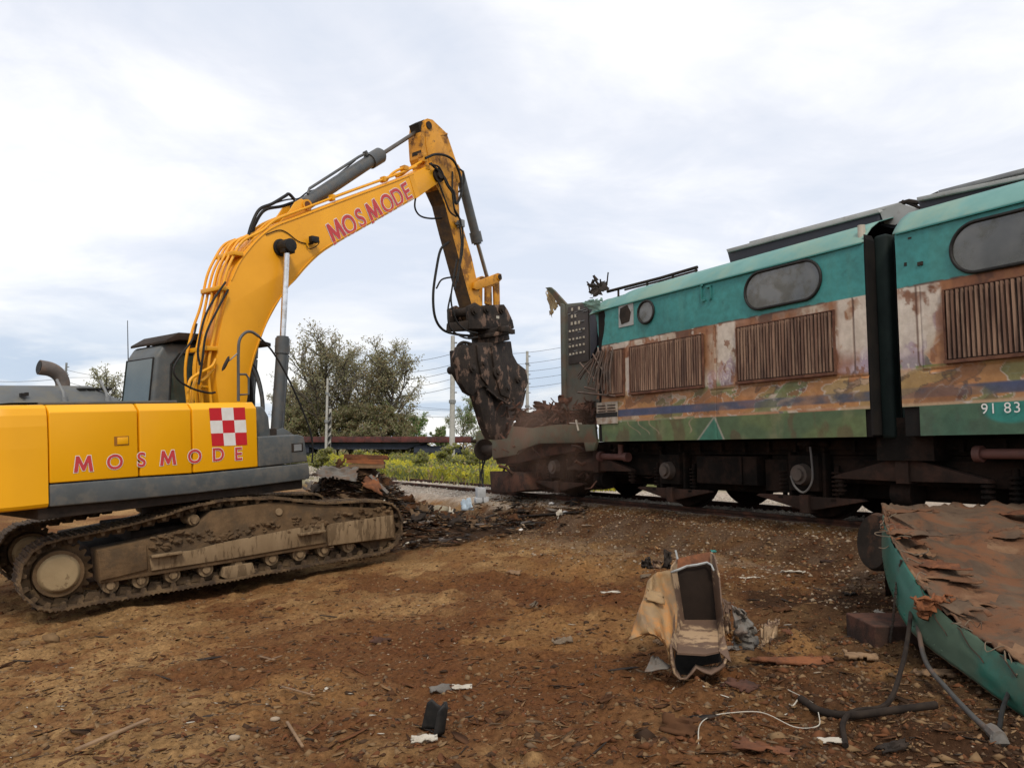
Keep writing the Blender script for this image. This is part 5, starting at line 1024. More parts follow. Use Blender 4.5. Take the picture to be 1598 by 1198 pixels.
# ---- bogies
def axle_set(par, s):
    m = MB(); m.cyl(LO.w(s, -.7, .625), LO.w(s, -2.3, .625), .09, seg=16)
    ax_ = build(m, 'axle', UND, par)
    for v in (-.70, -2.30+.0):
        m = MB(); sg = 1 if v > -1 else -1; m.cyl(LO.w(s, v, .625), LO.w(s, v-.13*sg, .625), .60, .625, 40); m.cyl(LO.w(s, v-.13*sg, .625), LO.w(s, v-.16*sg, .625), .655, .655, 40); m.cyl(LO.w(s, v+.04*sg, .625), LO.w(s, v, .625), .14, seg=20); build(m, 'wheel', UND, par)
    m = MB(); m.box(LO, s-.24, s+.24, -.62, -.34, .38, .86); m.box(LO, s-.30, s-.24, -.60, -.40, .30, .9); m.box(LO, s+.24, s+.30, -.60, -.40, .30, .9); b = build(m, 'axle_box', UND, par, bevel=.02)
    m = MB(); m.cyl(LO.w(s, -.36, .60), LO.w(s, -.24, .60), .15, .13, 24); m.cyl(LO.w(s, -.24, .60), LO.w(s, -.20, .60), .085, .08, 20); build(m, 'axle_cap', mat('axle_cap_grime', (.09, .065, .05), (.06, .045, .035), 8, .7) if 'axle_cap_grime' not in MAT else MAT['axle_cap_grime'], b)
    for k in (-1, 1):
        m = MB()
        for j in range(6): m.cyl(LO.w(s+k*.42, -.48, .34+j*.055), LO.w(s+k*.42, -.48, .365+j*.055), .075, seg=14)
        m.cyl(LO.w(s+k*.42, -.48, .28), LO.w(s+k*.42, -.48, .72), .035, seg=10); m.cyl(LO.w(s+k*.42, -.48, .27), LO.w(s+k*.42, -.48, .30), .11, seg=14); build(m, 'spring', UND, par)
    # keeper: shallow downward V with a clamp in the middle
    m = MB(); m.prism(LO, [(s-.86, .285), (s-.80, .31), (s+.80, .31), (s+.86, .285), (s+.12, .135), (s-.12, .135)], -.50, -.38); m.box(LO, s-.07, s+.07, -.52, -.33, .09, .33); build(m, 'spring_beam', RUSTU, par, bevel=.006)
RUSTU = mat('reddish_grime', (.042, .024, .017), (.025, .016, .012), 3, .9, bump=.4, bs=25, rust=(.075, .035, .023), rs=4, ramt=.5, spec=.2)
def bogie(s1, s2, sv):
    m = MB(); a, b = min(s1, s2), max(s1, s2); m.box(LO, a-.7, b+.7, -.72, -.56, .62, .86); m.box(LO, a-.7, b+.7, -2.44, -2.28, .62, .86); m.box(LO, (a+b)/2-.4, (a+b)/2+.4, -2.3, -.7, .45, .84)
    m.box(LO, a+.35, b-.35, -.60, -.50, .50, .80)
    bg_ = build(m, 'bogie', UND, loco, bevel=.015)
    for s in (s1, s2): axle_set(bg_, s)
    # upward bolster V with hanger block
    m = MB(); m.prism(LO, [(sv-.97, .565), (sv-.95, .60), (sv-.55, .70), (sv-.12, .82), (sv+.12, .82), (sv+.55, .70), (sv+.95, .60), (sv+.97, .565), (sv+.1, .555), (sv-.1, .555)], -.40, -.28); m.box(LO, sv-.08, sv+.08, -.42, -.24, .53, .92); build(m, 'bolster_beam', RUSTU, bg_, bevel=.006)
    for k in (-1, 1):
        m = MB(); s = sv+k*.9; m.cyl(LO.w(s, -.36, .36), LO.w(s, -.36, .58), .035, seg=10)
        for j in range(3): m.cyl(LO.w(s, -.36, .40+j*.06), LO.w(s, -.36, .43+j*.06), .07, seg=14)
        build(m, 'hanger_spring', UND, bg_)
    for k in (-.22, .14):
        m = MB(); m.cyl(LO.w(sv+k-.14, -.55, .40), LO.w(sv+k+.12, -.55, .40), .17, seg=20); m.cyl(LO.w(sv+k-.02, -.56, .40), LO.w(sv+k+.02, -.54, .40), .19, seg=20)
    build(m, 'brake_cylinder', UND, bg_)
    return bg_
b1 = bogie(7.15, 3.87, 5.72); b2 = bogie(1.26, -1.75, -.2)
m = MB(); m.box(LO, 2.05, 3.25, -.55, -.34, .42, .84); m.box(LO, 2.3, 2.34, -.33, -.30, .42, .84); m.box(LO, 1.6, 2.0, -.6, -.45, .35, .8); build(m, 'equipment_box', UND, CH, bevel=.02)
m = MB(); m.box(LO, -.2, 8.4, -.52, -.44, .93, 1.05); m.box(LO, -4.4, -.5, -.52, -.44, .93, 1.05)
for k in range(26):
    s = -4+k*.45; m.box(LO, s, s+.05, -.45, -.38, .9, 1.04)
build(m, 'frame_ledge', UND, CH, smooth=0)
PIPR = mat('red_brown_pipe', (.16, .065, .05), (.11, .05, .04), 6, .7, bump=.2, bs=30)
for q in (((936, 712), (978, 713)), ((1522, 708), (1660, 708))):
    m = MB(); p0, p1 = LO.p(*q[0], -.28), LO.p(*q[1], -.28); m.cyl(p0, p1, .055, seg=16); dr = (p1-p0)/np.linalg.norm(p1-p0)
    if q[0][0] < 1000: m.cyl(p1-dr*.16, p1-dr*.16+LO.M[2]*.22, .05, seg=12)
    m.cyl(p0, p0-dr*-.08, .09, seg=14); m.cyl(p1-dr*.05, p1+dr*.05, .08, seg=14); build(m, 'air_pipe', PIPR, CH)
m = MB(); m.tube(spline([LO.p(x, y, -.22) for x, y in ((1264, 697), (1266, 712), (1268, 745), (1262, 762), (1252, 768), (1240, 758), (1234, 742))], 6), .014, 8); hz = build(m, 'brake_hose', mat('grey_hose', (.13, .12, .11), (.1, .09, .08), 8, .7), CH)
m = MB(); p = LO.p(1262, 692, -.25); m.blob(p, .07, 3); m.box(Fr(p, *LO.M), .0, .16, -.03, .03, -.02, .02); m.cyl(p-LO.M[2]*.10, p, .035, seg=10)
for (x, y) in ((1030, 697), (992, 700), (1287, 692), (962, 702)): p = LO.p(x, y, -.35); m.blob(p, .06, int(x), (1.2, 1, 1)); m.box(Fr(p, *LO.M), -.04, .14, -.02, .02, -.02, .01)
build(m, 'pipe_valve', UND, CH)
m = MB(); rr = random.Random(31)
for k in range(40):
    s = rr.uniform(-2, 8.5); v = rr.uniform(-1.3, -.5); z = rr.uniform(.35, .95); L_2 = rr.uniform(.2, .9); m.tube([LO.w(s, v, z), LO.w(s+L_2*.5, v+.03, z-rr.uniform(0, .06)), LO.w(s+L_2, v, z+rr.uniform(-.1, .1))], rr.uniform(.012, .03), 6)
for k in range(26):
    s = rr.uniform(-2, 8.5); v = rr.uniform(-1.2, -.55); z = rr.uniform(.4, .8); a = rr.uniform(.06, .22); m.box(LO, s, s+a, v-.15, v, z, z+rr.uniform(.08, .2))
build(m, 'pipework', UND, CH, smooth=0)
m = MB()
for k in (0, 1):
    m.box(LO, 4.4+k*.2, 6.9, -2.0-k*.2, -1.2-k*.1, .3, .8)
m.box(LO, 2.2, 3.4, -2.3, -.7, .30, .85); m.box(LO, -1.2, .8, -2.2, -.8, .30, .85); m.box(LO, 7.6, 8.5, -2.2, -.7, .5, .9)
build(m, 'traction_motor', UND, CH, bevel=.05)
# ================================================================== CUT GREEN PANEL (bottom right)
fl = [(1379, 803, 6.60), (1384, 824, 6.35), (1397, 850, 6.10), (1420, 890, 5.80), (1447, 925, 5.50), (1478, 958, 5.22), (1512, 985, 5.00), (1555, 1012, 4.75), (1598, 1038, 4.52), (1680, 1085, 4.15), (1780, 1150, 3.75)]
bl = [(1378, 868, 6.55), (1382, 892, 6.35), (1392, 925, 6.05), (1408, 962, 5.75), (1436, 998, 5.45), (1470, 1024, 5.18), (1505, 1050, 4.95), (1550, 1083, 4.70), (1598, 1118, 4.45), (1680, 1185, 4.05), (1780, 1265, 3.65)]
FT = spline([at(*q) for q in fl], 6); FB = spline([at(*q) for q in bl], 6)
wr = empty('cut_cab_panel', at(1470, 1010, 5.6)*[1, 1, 0]+[0, 0, float(zg(3.2, 5.6))], 'curved green panel cut from a locomotive, rusty torn lining on top, lying on dark gravel', 'scrap panel')
r5 = random.Random(5); NV = 14; P = []
for i, (a, b) in enumerate(zip(FT, FB)):
    row = []
    for j in range(NV+1):
        t = j/NV; p = a*(1-t)+b*t; n_ = np.array([-.75, -.65, 0]); p = p+n_*(.018*math.sin(t*math.pi)+(float(fbm(i*.22, t*3, 3, 7))-.5)*.022)
        if j == 0: p = p+np.array([0, 0, -.10*max(0, float(fbm(i*.35, 0*t, 4, 19))-.52)*3+.01*(r5.random()-.5)])
        if j == NV: p = p+np.array([0, 0, r5.uniform(-.003, .003)])
        row.append(p)
    P.append(row)
m = MB(); m.grid(P); solid(build(m, 'green_side_sheet', GRNW, wr, smooth=50, fix=False), .012)
m = MB(); m.tube([r[-1] for r in P][:-1], .006, 5); build(m, 'pale_cut_edge', DUN, wr, smooth=0)
for k in range(26):
    i = 3+int(k*(len(P)-6)/26); q_ = P[i][NV-2]; m = MB(); m.cyl(q_+np.array([.004, .004, 0]), q_+np.array([-.010, -.009, 0]), .009, .006, 8)
    if k < 14: build(m, 'rivet', GRNW, wr)
m = MB()
for k in range(4):
    i = r5.randrange(4, len(P)-10); q_ = [P[i+int(t_*1.2)][min(NV, t_)]+np.array([-.010, -.009, 0]) for t_ in range(0, r5.randrange(4, 10))]
    if len(q_) > 2: m.tube(spline(q_, 2), r5.uniform(.002, .004), 4)
build(m, 'rusty_gash', RUSTD, wr, smooth=0)
# top: rusty lining sloping back to the far torn edge
bk_ = [(1376, 789, 7.5), (1405, 789, 7.8), (1445, 792, 7.9), (1480, 788, 8.0), (1520, 791, 8.0), (1560, 786, 8.0), (1598, 791, 8.0), (1660, 788, 7.9), (1760, 790, 7.6), (1860, 792, 7.0), (1950, 800, 6.5)]
BK = spline([at(*q) for q in bk_], 6); NJ = 46; P = []; M3 = []
for i, (a, b) in enumerate(zip(FT, BK)):
    row = []
    for j in range(NJ+1):
        t = j/NJ; p = a*(1-t)+b*t; e = math.sin(math.pi*min(1, t*1.0)); x_, y_ = p[0], p[1]
        dz = .05*e*(.3+float(fbm(x_*1.1, y_*1.1, 3, 400)))+(float(fbm(x_*2.4, y_*2.4, 5, 401))-.5)*.10*min(1, e*3+.15)+(max(0, .06-abs(float(fbm(x_*.8+4, y_*1.3, 3, 402))-.5))*-1.6)*e
        dz -= .10*math.exp(-((t-.42)/.06)**2)*(.5+.5*math.sin(i*.2))
        if j in (0, NJ): dz += r5.uniform(-.02, .035)
        p = p+np.array([0, 0, dz]); row.append(p)
    P.append(row)
m = MB(); m.grid(P)
for k, f_ in enumerate(m.f):
    c = np.mean([m.v[i] for i in f_], axis=0); m.m[k] = 1 if float(fbm(c[0]*.8+2, c[1]*.9, 3, 405)) > .53 else 0
solid(build(m, 'rusty_lining', [WRKT, WRKG], wr, smooth=32, fix=False), .015)
# ragged flaps and curled strips on the lining
def near_top(i, j, dz=0): return np.array(P[i][j])+np.array([0, 0, dz])
m = MB()
for k in range(11):
    i = r5.randrange(2, len(P)-8); j = r5.randrange(1, NJ-2) if k > 7 else r5.randrange(0, 4); a = near_top(i, j, .01); d1_ = np.array([r5.uniform(.15, .5), r5.uniform(-.35, .05), r5.uniform(-.02, .05)]); d2_ = np.array([r5.uniform(-.05, .1), r5.uniform(.12, .35), r5.uniform(.0, .07)])
    sheet([a, a+d1_, a+d1_+d2_, a+d2_], 8, 6, .03, 2.5, k+50, .35, mb=m, mi=k % 3)
solid(build(m, 'torn_flaps', [WRKT, RUST, WRKG], wr, smooth=25, fix=False), .006)
m = MB()
for k in range(16):
    i = min(len(FT)-2, int(r5.random()*len(FT))); a = FT[i]+np.array([0, 0, .02]); pts = [a]; 
    for q_ in range(4): pts.append(pts[-1]+np.array([r5.uniform(-.06, .09), r5.uniform(-.06, .04), r5.uniform(-.07, .045)]))
    m.tube(spline(pts, 3), r5.uniform(.002, .005), 5)
build(m, 'frayed_strands', DUN, wr, smooth=0)
m = MB(); 
for k in range(3):
    c = at(1440+k*3, 935+k*4, 5.45); sheet([c+np.array(v) for v in ((-.14, -.10, .06), (.14, -.12, .05), (.12, -.06, -.10), (-.08, -.05, -.08))], 10, 8, .08, 3, 80+k, .2, mb=m)
solid(build(m, 'torn_bracket', RUST, wr, smooth=25, fix=False), .012)
# far and right closing wall of the piece and dark void beneath
m = MB(); n = len(BK); m.grid([[p+np.array([0, 0, -.02]) for p in BK], [np.array([p[0], p[1], float(zg(p[0], p[1]))]) for p in BK]]); m.grid([[FB[i]*.97+np.array(BK[i])*.03+np.array([0, 0, .1]) for i in range(n)], [np.array(BK[i])-np.array([0, 0, .35]) for i in range(n)]]); build(m, 'frame_underside', RUSTD, wr, smooth=0, fix=False)
# buffer behind the left end
c = at(1367, 845, 6.9); dr = np.array([-.93, -.12, .12]); dr /= np.linalg.norm(dr)
m = MB(); m.cyl(c, c+dr*.035, .255, .235, 36); m.cyl(c-dr*.40, c, .10, seg=20); m.cyl(c-dr*.05, c, .25, .255, 36); build(m, 'buffer', mat('buffer_steel', (.040, .030, .023), (.020, .016, .013), 3, .9, spec=.1, bump=.2, bs=20, rust=(.12, .06, .035), rs=4, ramt=.6), wr)
m = MB(); fr_ = Fr(at(1366, 1012, 5.9), *np.eye(3)); m.box(fr_, 0, .5, 0, .5, -.03, .165); build(m, 'support_block', RUSTD, wr, smooth=0, bevel=.01)
# chain
m = MB(); cp_ = spline([at(1408, 872, 5.95), at(1402, 900, 5.98), at(1398, 930, 5.9), at(1395, 965, 5.9), at(1390, 1000, 5.9)], 8)
for i in range(len(cp_)-1):
    a, b = cp_[i], cp_[i+1]; m.tube([a+(b-a)*.05+np.array([-.02, -.03, 0]), b-(b-a)*.05+np.array([-.02, -.03, 0])], .008 if i % 2 else .011, 5)
build(m, 'chain', DRK, wr, smooth=0)

# ================================================================== BENT BOX BEAM (centre foreground)
bx = empty('bent_steel_box', at(1085, 1050, 5.2)*[1, 1, 0]+[0, 0, float(zg(1.25, 5.3))], 'torn brown steel box channel with a scorched flap, alone on the dirt', 'scrap metal')
def cp5(x, y, d): return at(960+x/4.993, 840+y/4.993, d)
m = MB()   # dark back plate and cheeks
BLk = [cp5(535, 640, 5.62), cp5(480, 250, 5.66), cp5(600, 205, 5.68), cp5(745, 190, 5.68), cp5(790, 640, 5.62)]
m.pris3(BLk, [p+np.array([.01, .05, .0]) for p in BLk]); build(m, 'back_plate', CHANI, bx, smooth=0)
m = MB()
fl5 = [cp5(535, 632, 5.60), cp5(795, 632, 5.60), cp5(812, 760, 5.38), cp5(808, 878, 5.20), cp5(700, 900, 5.18), cp5(480, 888, 5.20), cp5(492, 740, 5.40)]
m.pris3(fl5, [p-np.array([0, 0, .012]) for p in fl5]); build(m, 'channel_floor', CHAN, bx, smooth=0)
def strip3(pa, pb, mt, name, th=.010):
    m = MB(); m.grid([pa, pb]); return solid(build(m, name, mt, bx, smooth=0, fix=False), th)
strip3([cp5(480, 885, 5.20), cp5(490, 740, 5.38), cp5(535, 632, 5.60), cp5(478, 250, 5.66), cp5(482, 160, 5.70)], [cp5(430, 830, 5.12), cp5(440, 700, 5.28), cp5(462, 560, 5.45), cp5(430, 270, 5.5), cp5(440, 215, 5.5)], CHAN, 'left_flange')
strip3([cp5(808, 878, 5.20), cp5(812, 740, 5.38), cp5(795, 632, 5.60), cp5(748, 190, 5.68), cp5(745, 105, 5.72)], [cp5(905, 965, 5.12), cp5(850, 760, 5.28), cp5(838, 600, 5.42), cp5(812, 300, 5.52), cp5(775, 135, 5.6)], CHAN, 'right_flange')
strip3([cp5(482, 160, 5.78), cp5(600, 130, 5.78), cp5(745, 105, 5.78)], [cp5(486, 265, 5.72), cp5(600, 222, 5.72), cp5(748, 195, 5.72)], RUST, 'upper_plate')
# bright cut rim
m = MB(); m.tube([cp5(425, 262, 5.48), cp5(480, 246, 5.62), cp5(560, 214, 5.64), cp5(640, 203, 5.64), cp5(715, 186, 5.64), cp5(750, 205, 5.62), cp5(770, 250, 5.58)], .008, 5); m.tube([cp5(470, 90, 5.7), cp5(486, 160, 5.68)], .008, 5); build(m, 'torch_cut_rim', LGRY, bx, smooth=0)
# lower lip with ragged edge
tp = [cp5(432, 830, 5.14), cp5(478, 892, 5.18), cp5(600, 902, 5.17), cp5(700, 902, 5.17), cp5(808, 880, 5.18), cp5(860, 930, 5.14)]
up = [(440, 800), (450, 900), (470, 1010), (520, 1085), (560, 1075), (600, 1020), (628, 985), (680, 1000), (740, 1003), (800, 995), (840, 960), (862, 920)]; dn = [(432, 830), (440, 960), (462, 1050), (505, 1095), (555, 1092), (600, 1045), (632, 1005), (690, 1040), (750, 1058), (810, 1020), (850, 990), (864, 940)]
m = MB(); m.grid([[cp5(x, y, 5.30) for x, y in up], [cp5(x, y, 5.02) for x, y in dn]]); solid(build(m, 'bottom_lip', CHAN, bx, smooth=40, fix=False), .012)
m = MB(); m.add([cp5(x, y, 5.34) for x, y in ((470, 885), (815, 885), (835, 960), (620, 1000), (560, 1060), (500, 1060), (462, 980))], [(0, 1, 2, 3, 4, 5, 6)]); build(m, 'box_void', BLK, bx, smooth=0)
# left scorched flap
rows = [[(430, 250, 5.5), (455, 400, 5.48), (480, 560, 5.44), (478, 720, 5.32), (440, 860, 5.18), (455, 1010, 5.06)],
        [(350, 255, 5.45), (360, 400, 5.42), (395, 520, 5.36), (400, 660, 5.24), (400, 800, 5.12), (430, 960, 5.06)],
        [(300, 285, 5.44), (290, 420, 5.36), (300, 520, 5.28), (310, 620, 5.16), (340, 745, 5.08), (395, 830, 5.06)],
        [(260, 330, 5.46), (235, 450, 5.36), (215, 500, 5.24), (200, 600, 5.14), (230, 720, 5.08), (270, 745, 5.08)],
        [(250, 370, 5.48), (220, 480, 5.40), (190, 560, 5.28), (145, 680, 5.18), (120, 760, 5.12), (105, 795, 5.10)]]
R2 = [spline([cp5(*q) for q in r_], 5) for r_ in rows]; R3 = []
for j in range(len(R2[0])): R3.append(spline([r_[j] for r_ in R2], 5))
for i, r_ in enumerate(R3):
    for j in range(len(r_)): r_[j] = r_[j]+np.array([0, -1, .3])*.022*math.sin(j*1.1+i*.25)*float(fbm(i*.2, j*.2, 2, 9))*1.6
m = MB(); m.grid(R3); solid(build(m, 'scorched_flap', FLAP, bx, smooth=50, fix=False), .010)
sheet_obj([cp5(225, 475, 5.24), cp5(385, 512, 5.28), cp5(375, 440, 5.34), cp5(250, 380, 5.36)], 'folded_tab', FLAP, bx, nu=8, nv=6, amp=.015, seed=60, rag=.1)
for k, q in enumerate((((200, 230), (300, 240), (270, 140), (205, 165)), ((380, 80), (440, 110), (430, 235), (370, 225)), ((290, 160), (370, 180), (375, 230), (300, 232)), ((310, 60), (350, 80), (352, 110), (318, 95)))):
    sheet_obj([cp5(x, y, 5.55+.03*k) for x, y in q], 'torn_tab', [DRK, DRK, CHAN, FLAP][k], bx, nu=8, nv=7, amp=.05, seed=61+k, rag=.15)
for k, q in enumerate((((835, 470), (905, 500), (900, 720), (850, 740)), ((880, 700), (985, 800), (960, 830), (860, 780)), ((905, 520), (1000, 560), (1090, 680), (930, 760)), ((920, 640), (1100, 690), (1120, 850), (900, 860)))):
    sheet_obj([cp5(x, y, 5.35+.05*(k % 2)) for x, y in q], 'crumpled_sheet', [CHAN, FLAP, GSCR, GSCR][k], bx, nu=10, nv=9, amp=.09, seed=70+k, rag=.15)
o = sheet_obj([cp5(1130, 845, 5.2), cp5(1235, 800, 5.2), cp5(1285, 600, 5.28), cp5(1150, 700, 5.3)], 'curled_tin_scrap', CHAN, None, nu=12, nv=8, amp=.10, seed=90, rag=.2, label='small curled yellowish sheet scrap at the right foot of the torn box channel', cat='scrap metal')
o = sheet_obj([cp5(228, 1035, 5.05), cp5(435, 1000, 5.08), cp5(340, 930, 5.2), cp5(292, 905, 5.2)], 'folded_tin_corner', GSCR, None, nu=8, nv=6, amp=.02, seed=91, rag=.05, label='folded grey triangular plate at the left foot of the torn box channel', cat='scrap metal')

# ================================================================== LOOSE SCRAP
def plate_late():
    r_ = random.Random(44); sp_ = [(905, 885, 'beside the tan slope left of the box channel'), (1290, 880, 'on the gravel above the laths'), (1035, 1010, 'left of the box channel foot'), (880, 1010, 'alone in the red-brown soil at the centre'), (1330, 930, 'on the gravel left of the green panel'), (950, 1110, 'in the near dirt below the box channel'), (1150, 1090, 'between the box channel and the white wire'), (800, 900, 'on the tan ground right of the track'), (1010, 905, 'just behind the torn tabs of the box channel'), (1400, 1170, 'in the dark gravel at the bottom right'), (1225, 960, 'right of the curled yellowish scrap'), (590, 1000, 'in the tan soil at the left centre')]
    for k, (x, y, w_) in enumerate(sp_):
        L1 = r_.uniform(.12, .26); plate(x, y, L1, L1*r_.uniform(.25, .55), [BRK, RUSTD, WOOD, DUN, DRK][k % 5], ['rust_flake', 'steel_offcut', 'wood_piece', 'sheet_scrap', 'rubber_scrap'][k % 5], ['brown rust flake ', 'dark rusty steel offcut ', 'tan wood piece ', 'dun sheet scrap ', 'black rubber scrap '][k % 5]+w_, r_.uniform(-.8, .8), r_.uniform(.1, .6), .03, 300+k, ['flake', 'offcut', 'wood', 'scrap', 'scrap'][k % 5], .012)
def plate(x, y, L1, W1, mt, name, label, ang=0, tilt=.1, amp=.02, seed=0, cat='scrap', th=.006, dz=.015, rag=.18, n=9, grp=None):
    c = G(x, y, dz+abs(math.sin(tilt))*L1*.0); a = np.array([math.cos(ang), math.sin(ang), 0])*L1/2; b = np.array([-math.sin(ang)*math.cos(tilt), math.cos(ang)*math.cos(tilt), math.sin(tilt)])*W1
    return sheet_obj([c-a, c+a, c+a+b, c-a+b], name, mt, None, th=th, nu=n, nv=max(4, n-2), amp=amp, seed=seed, rag=rag, label=label, cat=cat, group=grp)
def stick(pts, r, mt, name, label, cat, seg=6, grp=None, flat=0):
    P = [G(x, y, r+(h if isinstance(h, (int, float)) else 0)) for x, y, h in pts]; m = MB(); m.tube(spline(P, 6) if len(P) > 2 else P, r, seg); return build(m, name, mt, label=label, cat=cat, group=grp, smooth=0 if seg < 6 else 40)
plate_late()
# black torn cup in front
m = MB(); c = G(664, 1140, 0); rows = []
for i in range(9):
    row = []
    for j in range(11):
        a = -1.9+3.0*j/10; h = i/8; rr_ = .105-.012*h; row.append(c+np.array([rr_*math.cos(a)+.03*h, -rr_*math.sin(a)*.6+.02, h*(.15+.02*math.sin(j*1.7))+.0]))
    rows.append(row)
m.grid(rows); solid(build(m, 'black_plastic_shard', BLK, label='upright black curved shard with a ragged lip in the near dirt', cat='shard', fix=False), .006)
plate(662, 1158, .14, .05, PALE, 'white_fragment', 'small whitish fragment just below the upright black shard', 0.1, .2, .02, 3, 'fragment', .012)
plate(690, 1072, .16, .07, GSCR, 'dark_offcut', 'dark grey offcut left of the pale offcut in the near dirt', .3, .25, .03, 4); plate(722, 1068, .14, .05, PALE, 'pale_offcut', 'pale grey offcut lying against the dark grey one in the near dirt', .2, .3, .02, 5)
plate(1055, 1150, .20, .10, BRK, 'brown_flake', 'thick brown rust flake standing on edge below the box channel', -.7, .9, .02, 6)
plate(1190, 1182, .30, .10, RUST, 'rust_flake', 'long red-brown rust flake at the bottom edge of the picture', -.5, .15, .03, 7)
plate(1300, 1165, .13, .05, PALE, 'pale_card_scrap', 'small pale card scrap with a yellow leaf beside it near the black pipes', .0, .1, .01, 8)
plate(1165, 908, .32, .05, PALE, 'pale_lath', 'thin pale lath right of the box channel, the left one of two', .05, .12, .02, 9, 'lath'); plate(1238, 902, .26, .05, PALE, 'pale_lath', 'thin pale lath with a bent end, the right one of two', -.1, .2, .03, 10, 'lath')
plate(955, 943, .20, .06, PALE, 'white_chip', 'pale flat chip lying alone left of the box channel', .25, .2, .015, 11, 'chip')
plate(1383, 966, .16, .09, PALE, 'white_chip', 'white pointed chip beside the bottom of the green panel', .9, .35, .02, 12, 'chip')
plate(1145, 1022, .12, .06, GSCR, 'label_scrap', 'scrap of grey plastic sheet with white edge right of the box channel foot', .3, .2, .02, 13)
plate(1230, 1040, .50, .10, RUST, 'rust_slab', 'long flat rusty slab right of the box channel', -.1, .15, .03, 14, 'slab', .02)
plate(1345, 1035, .22, .10, WOOD, 'wood_chunk', 'tan wood chunk under the green panel', -.3, .3, .03, 15, 'wood', .02); plate(1462, 1062, .24, .08, WOOD, 'wood_chunk', 'tan split board lying between the black pipe and the green panel', -.2, .2, .03, 16, 'wood', .02)
plate(1115, 862, .09, .05, TEAL, 'teal_scrap', 'tiny teal and yellow scrap behind the box channel', .3, .6, .02, 17)
plate(760, 832, .42, .04, PALE, 'white_strip', 'short white strip lying in front of the scrap heap', .05, .2, .01, 18, 'strip')
plate(1290, 1030, .16, .09, RUST, 'red_flake', 'small brick-red flake right of the long rusty slab', .4, .2, .02, 19); plate(1236, 1005, .10, .08, RUST, 'red_flake', 'small brick-red flake behind the long rusty slab', .4, .2, .02, 20)
plate(835, 950, .2, .04, DUN, 'bark_strip', 'upturned brown bark strip in the middle of the dirt', 1.2, .7, .03, 22, 'bark')
def plank(x0, y0, x1, y1, w_, mt, name, label, h=.02, cat='plank', grp=None):
    a, b = G(x0, y0, .02), G(x1, y1, .03); d_ = b-a; d_ /= np.linalg.norm(d_); s_ = np.array([d_[1], -d_[0], 0]); m = MB()
    lo = [a+s_*w_, a-s_*w_, a-s_*w_*.8+np.array([0, 0, h]), a+s_*w_*.9+np.array([0, 0, h])]; hi = [b+s_*w_*.7, b-s_*w_, b-s_*w_*.9+np.array([0, 0, h]), b+s_*w_*.7+np.array([0, 0, h])]; m.pris3(lo, hi); return build(m, name, mt, label=label, cat=cat, group=grp, bevel=.003)
plank(772, 815, 850, 822, .04, DRK, 'dark_plank', 'long dark plank lying before the locomotive front, nearest to it', .03); plank(812, 806, 905, 802, .05, DRK, 'dark_plank', 'dark plank lying under the olive frame of the locomotive', .03)
plank(740, 821, 790, 819, .04, DUN, 'brown_plank', 'short brown plank left of the long dark plank', .03)
plank(20, 1180, 215, 1130, .018, WOOD, 'long_splinter', 'long wooden splinter at the lower left of the dirt', .012, 'splinter') if False else None
plank(118, 1180, 232, 1138, .020, WOOD, 'long_splinter', 'long pale wooden splinter in the lower left dirt', .014, 'splinter'); plank(448, 1128, 472, 1168, .010, WOOD, 'bent_twig', 'thin twig in the near dirt left of the black shard', .01, 'twig')
plank(405, 1025, 428, 1034, .012, WOOD, 'wood_sliver', 'short wood sliver in the centre-left dirt, left of its neighbour', .01, 'splinter'); plank(415, 1036, 440, 1024, .012, WOOD, 'wood_sliver', 'short wood sliver in the centre-left dirt, crossing in front of its neighbour', .01, 'splinter')
plank(500, 960, 525, 969, .012, DRK, 'dark_sliver', 'dark sliver on the tan ground in front of the track', .01, 'splinter'); plank(440, 1080, 490, 1092, .010, WOOD, 'reddish_sliver', 'thin reddish sliver left of the pale offcut', .01, 'splinter')
for k, (x, y, r_, lb) in enumerate(((78, 1002, .085, 'largest tan clay lump in the dirt below the track'), (40, 1000, .055, 'flat tan clay lump left of the largest one'), (135, 966, .045, 'clay lump close under the track bottom'), (18, 1010, .04, 'small clay lump near the left edge of the picture'), (430, 1195-70, .03, 'small pale stone in the left foreground dirt'), (365, 1158, .035, 'whitish stone left of the thin twig'))):
    m = MB(); c = G(x, y, r_*.3); m.blob(c, r_, k+40, (1.2, 1, .7)); build(m, 'clay_lump' if k < 4 else 'stone', STT if k < 4 else STP, label=lb, cat='lump' if k < 4 else 'stone', smooth=60, bevel=.01)
# pipes and cables by the panel
CABM = mat('dull_black_cable', (.014, .010, .008), (.03, .021, .015), 14, .8, spec=.15)
stick([(1320, 1168, .0), (1316, 1140, .02), (1335, 1124, .03), (1385, 1118, .06), (1408, 1090, .14), (1420, 1055, .25), (1432, 1000, .45)], .015, CABM, 'black_cable', 'thick black cable rising from the dirt up to the underside of the green panel', 'cable', 8)
stick([(1250, 1103, .0), (1280, 1120, .02), (1330, 1128, .02), (1400, 1130, .02), (1462, 1128, .02)], .022, CABM, 'dark_pipe', 'dark pipe lying flat on the gravel under the bend of the black cable', 'pipe', 10)
stick([(1433, 1035, .30), (1445, 1062, .10), (1480, 1095, .04), (1520, 1140, .03), (1552, 1168, .03)], .016, mat('grey_conduit', (.060, .058, .052), (.035, .032, .028), 6, .6, rust=(.12, .07, .045), rs=5, ramt=.7), 'grey_conduit', 'grey conduit with a knuckle end running from the green panel to the bottom right', 'pipe', 10)
m = MB(); m.blob(G(1560, 1172, .04), .05, 3); m.cyl(G(1548, 1160, .03), G(1562, 1174, .05), .035, seg=8); build(m, 'pipe_fitting', GSCR, label='round pipe fitting at the end of the grey conduit', cat='fitting')
